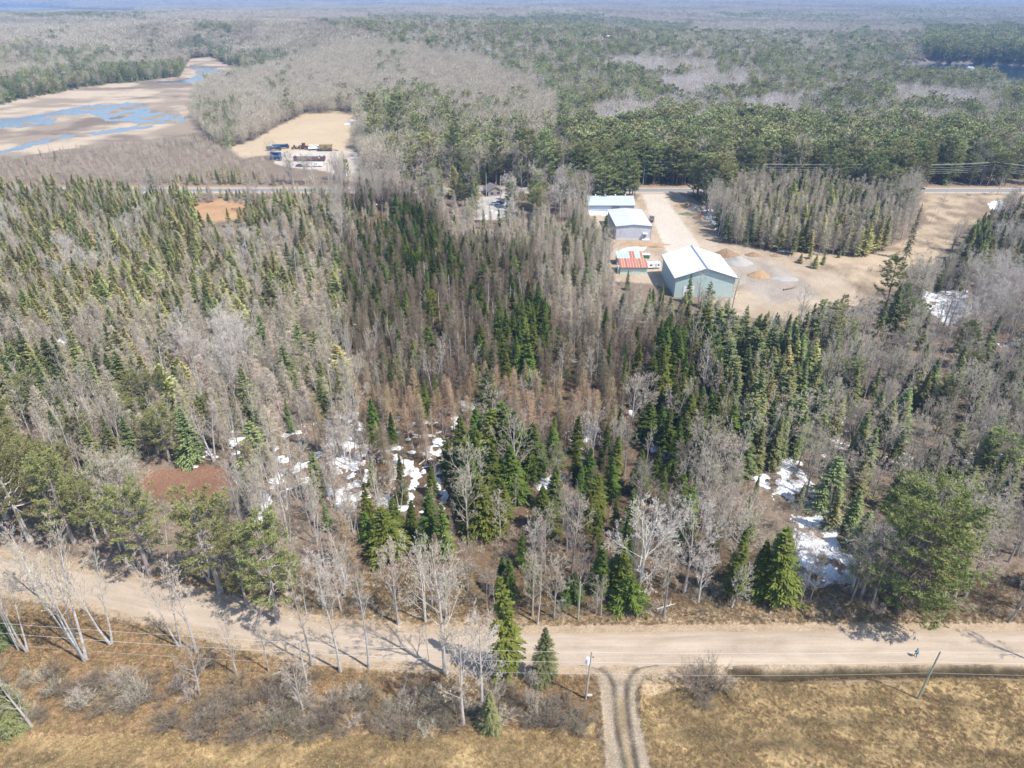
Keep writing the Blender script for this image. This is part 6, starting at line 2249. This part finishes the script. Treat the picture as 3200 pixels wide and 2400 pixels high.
# highway house half hidden behind the trees, far cottages
def house(bx, by, w2, d2, h2, rot, wallm, roofm, label, far_=False):
    p2 = G(bx, by)
    g_ = empty('cottage', p2, rot, label, 'house')
    MB().prism([(-w2 / 2, -.6), (w2 / 2, -.6), (w2 / 2, h2), (0, h2 + w2 * .28), (-w2 / 2, h2)], -d2 / 2, d2 / 2).build('wall', wallm, g_)
    k = w2 * .28
    r_ = MB().prism([(-w2 / 2 - .5, h2 - .25), (0, h2 + k + .03), (w2 / 2 + .5, h2 - .25), (w2 / 2 + .5, h2 - .02), (0, h2 + k + .28), (-w2 / 2 - .5, h2 - .02)], -d2 / 2 - .5, d2 / 2 + .5).build('roof', roofm, g_)
    MB().box(w2 * .18, w2 * .26, 0, d2 * .1, h2, h2 + k + 1.0).build('chimney', plain('brick_red', (.30, .14, .10)), r_)
    MB().box(-w2 * .34, -w2 * .12, -d2 / 2 - .06, -d2 / 2 - .003, .9, 2.2).build('window', GLASS, g_)
    MB().box(w2 * .12, w2 * .34, -d2 / 2 - .06, -d2 / 2 - .003, .9, 2.2).build('window', GLASS, g_)
    MB().box(-w2 * .06, w2 * .06, -d2 / 2 - .06, -d2 / 2 - .003, 0, 2.1).build('door', DOORG, g_)
    return g_


SH = plain('grey_shingles', (.36, .35, .35), var=.12)
SHB = plain('brown_shingles', (.34, .26, .22), var=.12)
SIDING = plain('cream_siding', (.62, .58, .52), var=.06)
house(1540, 606, 8, 10, 2.8, .3, plain('weathered_siding', (.30, .26, .23), var=.1), plain('dark_shingles', (.17, .16, .155), var=.12), 'house beside the highway half hidden behind bare trees')
house(1458, 99, 16, 14, 12, .2, WHITE, WHITE, 'tall white lakeside cottage above the small blue pond')
house(1902, 130, 10, 8, 7, .5, WHITE, WHITE, 'white boathouse on the far shore of the pine pond')
house(1968, 133, 22, 10, 4, 1.2, WHITE, ROOFG, 'long white lakeside house among far pines')
house(2005, 136, 16, 10, 4, .3, WHITE, SHB, 'white house with brown roof by the pine pond')
house(2765, 150, 22, 30, 7, .7, SIDING, SHB, 'large cottage with pale brown roof on the pine plain')
house(2618, 345, 11, 13, 4, .4, WHITE, SH, 'cottage with grey roof and white gable deep in the pines')
house(2550, 342, 12, 10, 3, 1.4, SIDING, SH, 'low cottage roof just left of the white gabled cottage')
house(1135, 72, 22, 12, 6, .3, WHITE, ROOFG, 'white roof beyond the bare hill')

# floating boathouse on the right lake
p_ = P(3032, 218, -.5)
g = empty('boathouse', p_, .3, 'white boathouse with blue door standing in the dark lake', 'boathouse')
g.scale = (.6, .6, .6)
MB().prism([(-5, -.6), (5, -.6), (5, 4.5), (0, 7), (-5, 4.5)], -7, 7).build('wall', WHITE, g)
MB().prism([(-5.6, 4.3), (0, 7.1), (5.6, 4.3), (5.6, 4.6), (0, 7.4), (-5.6, 4.6)], -7.5, 7.5).build('roof', ROOFB, g)
MB().box(-3, 3, -7.08, -7.003, .2, 3.4).build('door', plain('boat_door_blue', (.22, .38, .58)), g)
# ------------------------------------------------------------------ vehicles at the depot and in the yard
NAVY = plain('navy_paint', (.03, .045, .10), rough=.4, var=.15)
BLUEP = plain('blue_paint', (.055, .095, .19), rough=.4, var=.1)
TYRE = plain('tyre_rubber', (.03, .03, .032), rough=.9, var=.1)
RIM = plain('steel_rim', (.45, .45, .46), rough=.4, metal=.6, var=.1)
MAROON = plain('maroon_steel', (.14, .075, .07), rough=.7, var=.3, scale=1)
DRED = plain('dark_red_paint', (.15, .06, .045), rough=.6, var=.2)
OCHRE = plain('ochre_machine_paint', (.29, .21, .085), rough=.6, var=.25)
STEEL = plain('dark_steel', (.12, .12, .125), rough=.6, var=.2)
SILVER = plain('silver_paint', (.55, .57, .60), rough=.35, var=.05)


def wheels(root, xs, hw2, r=.5, wd=.3):
    for x_ in xs:
        for s in (-1, 1):
            w2 = MB().cyl((x_, s * (hw2 - wd), r), (x_, s * hw2, r), r, sides=16).build('wheel', TYRE, root)
            MB().cyl((x_, s * (hw2 + .004), r), (x_, s * (hw2 + .03), r), r * .55, sides=12).build('rim', RIM, w2)


def dump_truck(bx, by, rot, paint, label, L=8.5, bodym=None):
    g = empty('dump_truck', G(bx, by), rot, label, 'truck', 'blue trucks parked at the depot')
    MB().box(-L / 2, L / 2, -.45, .45, .75, 1.0).build('chassis', STEEL, g)
    cab = MB().prism([(L / 2 - 2.1, 1.0), (L / 2, 1.0), (L / 2, 2.0), (L / 2 - .5, 2.15), (L / 2 - .85, 3.1), (L / 2 - 2.1, 3.2)], -1.2, 1.2).build('cab', paint, g)
    MB().prism([(L / 2 - .50, 2.24), (L / 2 - .44, 2.24), (L / 2 - .79, 3.0), (L / 2 - .85, 3.0)], -1.05, 1.05).build('windscreen', GLASS, cab)
    for s in (-1, 1):
        MB().box(L / 2 - 1.8, L / 2 - .95, s * 1.205 - .01, s * 1.205 + .01, 2.15, 2.95).build('window', GLASS, cab)
    for s in (-1, 1):
        MB().box(L / 2 + .002, L / 2 + .05, s * .9 - .15, s * .9 + .15, 1.15, 1.4).build('headlight', WHITE, cab)
    body = MB().prism([(-L / 2 - .2, 1.05), (L / 2 - 2.3, 1.05), (L / 2 - 2.2, 2.7), (-L / 2 - .4, 2.7)], -1.25, 1.25).build('tipper_body', bodym or paint, g)
    rb = MB()
    for i in range(6):
        x_ = -L / 2 + .2 + i * (L - 2.9) / 5
        for s in (-1, 1):
            rb.box(x_ - .06, x_ + .06, min(s * 1.252, s * 1.33), max(s * 1.252, s * 1.33), 1.1, 2.65)
    rb.build('body_ribs', bodym or paint, body)
    top = MB().prism([(-1.22, 2.70), (-.7, 3.0), (.7, 3.0), (1.22, 2.70)], -L / 2 - .3, L / 2 - 2.3, 'x').build('tarpaulin', BLUEP, body)
    wheels(g, (L / 2 - 1.2, -L / 2 + 1.0, -L / 2 + 2.2), 1.25)
    return g


dump_truck(858, 470, .1, NAVY, 'front navy tipper truck of the parked pair', 10)
dump_truck(880, 464, .1, NAVY, 'rear navy tipper truck of the parked pair', 11)
dump_truck(864, 489, -.5, BLUEP, 'blue truck parked apart on the gravel', 8.5, NAVY)
dump_truck(864, 501, -.3, BLUEP, 'blue truck half hidden by bare treetops', 8)


def loader(bx, by, rot, paint, label, s=1.0):
    g = empty('wheel_loader', G(bx, by), rot, label, 'digger')
    MB().box(-2.6, 1.2, -.9, .9, .9, 1.9).build('body', paint, g)
    cab = MB().prism([(-.9, 1.9), (.8, 1.9), (.6, 3.3), (-.8, 3.3)], -.75, .75).build('cab', paint, g)
    for q in (-1, 1):
        MB().box(-.7, .5, q * .755 - .01, q * .755 + .01, 2.2, 3.1).build('window', GLASS, cab)
    MB().box(-.95, .75, -.85, .85, 3.305, 3.42).build('cab_roof', STEEL, cab)
    for q in (-1, 1):
        MB().tube([(.6, q * .6, 1.7), (2.2, q * .6, 2.1), (3.2, q * .6, .9)], .16, 6).build('lift_arm', paint, g)
    MB().prism([(3.1, .25), (4.1, .15), (4.2, .35), (3.4, .55), (3.3, 1.4), (3.1, 1.4)], -1.3, 1.3).build('bucket', STEEL, g)
    wheels(g, (-1.8, 1.3), 1.25, .75, .5)
    g.scale = (s, s, s)
    return g


loader(921, 466, .6, DRED, 'small dark red digger beside the navy trucks', .8)
loader(950, 466, 2.9, DRED, 'larger dark red digger in the middle of the row', 1.25)

g = empty('screening_machine', G(1020, 472), .05, 'ochre yellow screening machine on the depot sand', 'machine')
MB().prism([(-4, 2.2), (4, 2.2), (4.6, 4.6), (-4.6, 4.6)], -1.8, 1.8).build('hopper', OCHRE, g)
MB().box(-4.5, 4.5, -1.5, 1.5, 1.2, 1.5).build('chassis', OCHRE, g)
for x_, y_ in ((-3.6, -1.3), (3.6, -1.3), (-3.6, 1.3), (3.6, 1.3)):
    MB().box(x_ - .2, x_ + .2, y_ - .2, y_ + .2, -.1, 2.2).build('leg', STEEL, g)
MB().prism([(2.0, 1.6), (8.5, -.1 + .2), (8.5, .5), (2.0, 1.95)], -.5, .5).build('conveyor', OCHRE, g)
MB().box(-1.2, 1.2, -1.9, -1.803, 2.6, 3.9).build('panel', STEEL, g)

g = empty('white_lorry', G(984, 469), .05, 'white service lorry with cluttered bed near the yellow machine', 'truck')
MB().box(-4.2, 4.2, -.5, .5, .7, 1.0).build('chassis', STEEL, g)
cab = MB().prism([(2.0, 1.0), (4.2, 1.0), (4.2, 1.9), (3.7, 2.1), (3.3, 3.2), (2.0, 3.3)], -1.2, 1.2).build('cab', WHITE, g)
MB().prism([(3.69, 2.16), (3.75, 2.16), (3.36, 3.1), (3.30, 3.1)], -1.0, 1.0).build('windscreen', GLASS, cab)
for q in (-1, 1):
    MB().box(2.3, 3.2, q * 1.205 - .01, q * 1.205 + .01, 2.1, 3.0).build('window', GLASS, cab)
MB().box(-4.4, 1.8, -1.25, 1.25, 1.05, 2.1).build('cargo_box', WHITE, g)
MB().prism([(-4.0, 2.1), (-.5, 2.1), (-.9, 3.4), (-3.4, 3.7)], -1.0, 1.0).build('equipment', SILVER, g)
MB().tube([(-.2, 0, 2.1), (.6, .2, 3.9), (1.6, .1, 3.6)], .14, 6).build('crane_arm', WHITE, g)
wheels(g, (3.1, -2.2, -3.3), 1.25)

g = empty('steel_trailer', G(968, 503), 0.0, 'very long maroon steel trailer loaded with scrap', 'trailer')
MB().box(-10.5, 10.5, -1.4, 1.4, .8, 1.25).build('bed', MAROON, g)
for q in (-1, 1):
    MB().box(-10.5, 10.5, q * 1.46 - .055, q * 1.46 + .055, .85, 3.2).build('side_wall', MAROON, g)
rr = R_(4)
lo = MB()
for i in range(26):
    x_ = rr.uniform(-10, 9.5)
    lo.box(x_, x_ + rr.uniform(.5, 1.6), -1.2 + rr.uniform(0, .8), .2 + rr.uniform(0, 1), 1.3, 3.2 + rr.uniform(0, .8))
lo = lo.build('scrap_load', SILVER, g)
lo['kind'] = 'stuff'
wheels(g, (-8.5, -7.2, -5.9, 8.5), 1.4)
for x_ in (-6, 0, 7):
    MB().box(x_ - .4, x_ + .4, -1.56, -1.52, 2.1, 2.7).build('marker_plate', WHITE, g)


def car(bx, by, rot, paint, label, pickup=False, cap=False):
    g = empty('pickup_truck' if pickup else 'parked_car', G(bx, by), rot, label, 'car', 'vehicles along the lower edge of the depot' if by < 530 else None)
    if pickup:
        prof = [(-2.7, .45), (2.6, .45), (2.65, 1.0), (1.5, 1.15), (.9, 1.8), (-.5, 1.8), (-.7, 1.15), (-2.7, 1.1)]
    else:
        prof = [(-2.2, .40), (2.2, .40), (2.25, .85), (1.25, 1.0), (.55, 1.5), (-1.2, 1.5), (-2.0, 1.0), (-2.25, .95)]
    b_ = MB().prism(prof, -.88, .88).build('body', paint, g)
    for q in (-1, 1):
        if pickup:
            MB().prism([(-.4, 1.2), (1.3, 1.2), (.85, 1.7), (-.35, 1.7)], q * .885 - .01, q * .885 + .01).build('window', GLASS, b_)
        else:
            MB().prism([(-1.7, 1.02), (1.05, 1.02), (.5, 1.44), (-1.1, 1.44)], q * .885 - .01, q * .885 + .01).build('window', GLASS, b_)
        MB().box(2.2, 2.28, q * .65 - .14, q * .65 + .14, .7, .85).build('headlight', WHITE, b_)
    if cap:
        MB().box(-2.7, -.75, -.86, .86, 1.12, 1.85).build('bed_cap', WHITE, g)
    wheels(g, (-1.45, 1.45), .9, .34, .2)
    g.scale = (1.25, 1.25, 1.25) if pickup else (1.15, 1.15, 1.15)
    return g


car(938, 521, .05, NAVY, 'dark blue car at the lower edge of the depot')
car(960, 521, .05, SILVER, 'silver car between blue car and white pickup')
car(992, 520, 3.1, WHITE, 'white pickup at the lower edge of the depot', True, True)
car(1050, 524, .2, WHITE, 'white car behind treetops near the depot hut')
car(1546, 640, .1, SILVER, 'silver car on the highway house drive')
car(1562, 638, .2, NAVY, 'dark car on the highway house drive')
car(2036, 690, 1.3, STEEL, 'dark pickup parked against the grey shed', True)

# shrink wrapped boats by the lane
for i, (bx, by, L_, rot, lab) in enumerate([(1176, 492, 13, 1.25, 'white wrapped boat along the depot lane'), (1183, 508, 10, 1.2, 'smaller white wrapped boat nearer the highway')]):
    g = empty('wrapped_boat', G(bx, by), rot, lab, 'boat')
    n_ = 12
    t = np.linspace(-1, 1, n_)
    V, F = [], []
    for i_, u in enumerate(t):
        wv = 1.7 * (1 - max(0, u) ** 2.5) * (1 - .15 * max(0, -u)) + .03
        top_ = 3.4 - .7 * abs(u) ** 2 + .12 * math.sin(u * 14)
        for a, zf in ((-1, .9), (-1.0, 1.8), (-.5, (top_ + 1.8) / 2 + .3), (0, top_), (.5, (top_ + 1.8) / 2 + .3), (1.0, 1.8), (1, .9)):
            V.append((u * L_ / 2, a * wv * (.7 if zf == .9 else 1), zf))
    for i_ in range(n_ - 1):
        for k in range(6):
            a = i_ * 7 + k
            F.append((a, a + 1, a + 8, a + 7))
    mb = MB()
    mb.add(V, F)
    mb.f.append((np.array([list(range(7))]), 0))
    hull = MB().prism([(-L_ / 2 + .3, .9), (L_ / 2 - .8, .9), (L_ / 2 - 2, .45), (-L_ / 2 + .5, .45)], -.55, .55).build('hull', BLUEP, g)
    mb.build('wrap', WHITE, g)
    for x_ in (-L_ / 3, L_ / 5):
        MB().box(x_ - .15, x_ + .15, -.9, .9, -.1, .449).build('stand', STEEL, g)

# camper trailer and bin beside the little sheds
g = empty('camper_trailer', G(2041, 838), .1, 'white camper trailer parked beside the rusty shed', 'camper')
b_ = MB().prism([(-2.9, .6), (2.6, .6), (3.0, 1.3), (2.6, 2.6), (-2.6, 2.7), (-3.0, 1.6)], -1.1, 1.1).build('body', WHITE, g)
MB().box(-1.8, -.8, -1.13, -1.102, 1.4, 2.0).build('window', GLASS, b_)
MB().box(.4, 1.1, -1.13, -1.102, .75, 2.3).build('door', SILVER, b_)
MB().box(1.5, 2.2, -1.13, -1.102, 1.4, 2.0).build('window', GLASS, b_)
wheels(g, (-.2,), 1.12, .35, .2)
MB().tube([(2.6, 0, .6), (4.2, 0, .5)], .06, 5).build('drawbar', STEEL, g)
g = empty('storage_bin', G(2017, 806), .0, 'dark green bin with white lid between small shed and drive', 'bin')
MB().prism([(-1.5, 0), (1.5, 0), (1.6, 1.6), (-1.6, 1.6)], -1.0, 1.0).build('body', plain('bin_green', (.05, .16, .12)), g)
MB().box(-1.7, 1.7, -1.1, 1.1, 1.603, 1.8).build('lid', WHITE, g)

# ------------------------------------------------------------------ power poles and wires
POLE = plain('weathered_pole', (.40, .37, .32), rough=.9, var=.2, scale=2, stretch=(3, 3, .4))
POLEG = plain('green_treated_pole', (.30, .33, .24), rough=.9, var=.2, scale=2, stretch=(3, 3, .4))
TANK = plain('transformer_grey', (.72, .74, .76), rough=.4, var=.05)
WIRE = plain('bright_wire', (.46, .45, .43), rough=.4, var=.05)


def pole(bx, by, h_, label, mat=POLE, lean=0.0, transformer=False, arm=0.0, group=None, zrot=0.0, thick=1.0):
    p2 = G(bx, by)
    g_ = empty('utility_pole', p2, zrot, label, 'utility pole', group)
    MB().tube([(0, 0, -.3), (lean * .5, 0, h_ * .5), (lean, 0, h_)], np.array((.17, .145, .115)) * thick, 10).build('shaft', mat, g_)
    MB().cyl((lean, 0, h_ + .002), (lean, 0, h_ + .22), .05, .035, 8).build('insulator', WHITE, g_)
    if arm:
        MB().box(lean - arm / 2, lean + arm / 2, -.24, -.13, h_ - .75, h_ - .6).build('crossarm', mat, g_)
        for q in (-.48, .48):
            MB().cyl((lean + q * arm, -.18, h_ - .598), (lean + q * arm, -.18, h_ - .4), .05, .035, 8).build('insulator', WHITE, g_)
    if transformer:
        k = h_ - 2.5
        t_ = MB().cyl((lean - .52, -.05, k), (lean - .52, -.05, k + 1.15), .31, sides=18).build('transformer', TANK, g_)
        MB().cyl((lean - .52, -.05, k + 1.152), (lean - .52, -.05, k + 1.25), .33, .24, 18).build('lid', TANK, t_)
        MB().cyl((lean - .42, -.05, k + 1.25), (lean - .42, -.05, k + 1.55), .05, sides=8).build('bushing', WHITE, t_)
        MB().box(lean - .2, lean - .1, -.09, .02, k + .3, k + .9).build('bracket', STEEL, g_)
        MB().box(lean + .16, lean + .42, -.05, .05, h_ - 1.2, h_ - 1.0).build('lamp_bracket', STEEL, g_)
        MB().box(-.62, -.12, -.06, .06, h_ - 5.0, h_ - 4.85).build('lower_arm', POLE, g_)
        MB().box(.2, 1.0, -.2, .2, .9, 1.1).build('service_box', POLE, g_)
    return p2


def wire(pts, label, sag=.5, r=.028, group=None, cat='wire'):
    Q = []
    for a, b_ in zip(pts[:-1], pts[1:]):
        a, b_ = Vector(a), Vector(b_)
        for t in np.linspace(0, 1, 13)[:-1]:
            q = a.lerp(b_, float(t))
            q.z -= sag * 4 * t * (1 - t)
            Q.append(q)
    Q.append(Vector(pts[-1]))
    o = MB().tube([tuple(q) for q in Q], r, 4).build('power_line', WIRE)
    return tag(o, label, cat, group)


hp = 11.2
pa = pole(1830, 2185, hp, 'weathered pole with grey transformer beside the field track', POLE, .35, True)
pb = pole(2868, 2183, hp, 'bare leaning pole standing in the straw field', POLEG, .25)
pc_ = pole(963, 2152, 11.0, 'pole standing among bare trees on the road bank', POLE, .1)
pd = pole(-260, 2075, 12.0, 'pole beyond the frame edge at the road bend', POLE, 0)
pole(1806, 1936, 9.3, 'green weathered pole at the front of the dark wood', POLEG, .05)
pe = pole(3950, 2190, hp, 'pole beyond the frame edge along the field', POLE, 0)
up = lambda p, dz, dx=0: (p.x + dx, p.y, p.z + dz)
chain = [pd, pc_, pa, pb, pe]
tops = [12.0, 11.0, hp, hp, hp]
wire([up(p, t - .02, .3) for p, t in zip(chain, tops)], 'uppermost bright wire along the gravel road', .35, .022)
wire([up(p, t - 2.3, .2) for p, t in zip(chain, tops)], 'middle bright wire along the gravel road', .45, .025)
wire([up(p, t - 4.9, .15) for p, t in zip(chain, tops)], 'lowest thin wire along the gravel road', .6, .014)

# the highway line
HP = []
for i, (bx, by, h_, lab, lean, arm) in enumerate([(1030, 588, 13, 'white pole with lamp arm by the depot mouth', .3, 0), (1073, 586, 10, 'short pole in front of the depot hut', 0, 0), (1945, 592, 14, 'highway pole behind the long pale roofed shed', .2, 2.4),
                                            (2009, 578, 14, 'thin highway pole right of the long pale roofed shed', .0, 2.4), (2748, 582, 13, 'highway pole at the end of the grey larch grove', .4, 2.4),
                                            (3084, 581, 14, 'leaning highway pole with equipment by the open stretch', .9, 2.4), (3136, 572, 13, 'highway pole close to the frame edge', .6, 2.4), (1520, 615, 13, 'grey pole before the highway house', 0, 0), (1564, 632, 14, 'thick grey pole beside the highway house drive', 0, 0)]):
    HP.append((pole(bx, by, h_, lab, POLE, lean, False, arm, None, 0, 1.3), h_, lean))
a_, b2, c2, d2 = HP[2], HP[4], HP[5], HP[6]
end_ = (Vector((330, 395, 0)), 13.0, .2)
st_ = HP[3]
for k, (dz, dx, r) in enumerate([(-.3, -1.1, .03), (-.3, 0, .03), (-.3, 1.1, .03), (-2.0, .1, .03), (-3.2, .1, .035), (-4.2, .1, .035), (-5.2, .1, .035)]):
    nm = ('top front', 'top middle', 'top rear', 'second', 'third', 'fourth', 'lowest')[k]
    wire([(p.x + ln, p.y + dx * .9, p.z + h_ + dz) for p, h_, ln in (st_, b2, c2, end_)], '%s wire of the highway power line' % nm, .9, r, 'highway power line wires')

# ------------------------------------------------------------------ the walker on the road
def person(bx, by):
    p2 = G(bx, by)
    g_ = empty('person', p2, math.radians(75), 'walker with teal jacket and backpack on the gravel road', 'person')
    v = [(0, 0, .95), (0, 0, 1.15), (.02, 0, 1.42), (.03, 0, 1.52), (.06, 0, 1.66), (.07, 0, 1.76),
         (.0, .10, .90), (.14, .10, .50), (.10, .10, .08), (.26, .10, .035),
         (.0, -.10, .90), (-.06, -.10, .50), (-.26, -.10, .10), (-.12, -.10, .035),
         (.0, .20, 1.42), (-.06, .25, 1.14), (.12, .26, .95), (.02, -.20, 1.42), (.06, -.25, 1.14), (.24, -.24, 1.0),
         (.16, .26, .88), (.29, -.235, .95)]
    e = [(0, 1), (1, 2), (2, 3), (3, 4), (4, 5), (0, 6), (6, 7), (7, 8), (8, 9), (0, 10), (10, 11), (11, 12), (12, 13), (2, 14), (14, 15), (15, 16), (2, 17), (17, 18), (18, 19), (16, 20), (19, 21)]
    r = [.14, .15, .16, .06, .105, .075, .095, .065, .045, .04, .095, .065, .045, .04, .065, .05, .04, .065, .05, .04, .038, .038]
    me = bpy.data.meshes.new('body')
    me.from_pydata(v, e, [])
    o = bpy.data.objects.new('body', me)
    C.objects.link(o)
    o.parent = g_
    md = o.modifiers.new('skin', 'SKIN')
    sk = me.skin_vertices[0].data
    for i, q in enumerate(r):
        sk[i].radius = (q, q)
    sk[0].use_root = True
    s_ = o.modifiers.new('smooth', 'SUBSURF')
    s_.levels = 1
    s_.render_levels = 1
    m, n, b = new_mat('walker')
    tc = N_(n, 'ShaderNodeTexCoord')
    sp = N_(n, 'ShaderNodeSeparateXYZ')
    n.links.new(tc.outputs['Object'], sp.inputs[0])
    rp = N_(n, 'ShaderNodeValToRGB')
    rp.color_ramp.interpolation = 'CONSTANT'
    el = rp.color_ramp.elements
    el[0].color = (.03, .03, .03, 1)
    el[1].position = .06
    el[1].color = (.03, .045, .08, 1)
    for ps, cl in ((.51, (.03, .17, .26, 1)), (.80, (.45, .28, .2, 1))):
        q = el.new(ps)
        q.color = cl
    mu = N_(n, 'ShaderNodeMath', operation='DIVIDE')
    mu.inputs[1].default_value = 1.85
    n.links.new(sp.outputs['Z'], mu.inputs[0])
    n.links.new(mu.outputs[0], rp.inputs[0])
    n.links.new(rp.outputs[0], b.inputs['Base Color'])
    me.materials.append(m)
    bp = MB().prism([(-.36, 1.0), (-.15, .98), (-.13, 1.5), (-.2, 1.58), (-.33, 1.5)], -.17, .17).build('backpack', plain('teal_pack', (.03, .20, .30)), g_)
    hr = MB()
    hr.cyl((.05, 0, 1.74), (.05, 0, 1.83), .112, .07, 12)
    hr.build('hair', plain('dark_hair', (.03, .022, .018)), g_)
    g_.scale = (1.08, 1.08, 1.08)


person(2859, 2052)

# ------------------------------------------------------------------ haze
def haze():
    me = MB().box(-14000, 14000, -150, 18000, -6, 262).mesh('haze', [])
    m = bpy.data.materials.new('haze')
    m.use_nodes = True
    n = m.node_tree
    n.nodes.clear()
    o_ = n.nodes.new('ShaderNodeOutputMaterial')
    v = n.nodes.new('ShaderNodeVolumePrincipled')
    v.inputs['Color'].default_value = (.33, .56, .97, 1)
    v.inputs['Density'].default_value = HAZE
    v.inputs['Anisotropy'].default_value = .0
    n.links.new(v.outputs[0], o_.inputs['Volume'])
    me.materials.append(m)
    o = bpy.data.objects.new('haze', me)
    C.objects.link(o)
    tag(o, None, None, None, 'stuff')


HAZE = 1.3e-4
if HAZE:
    haze()
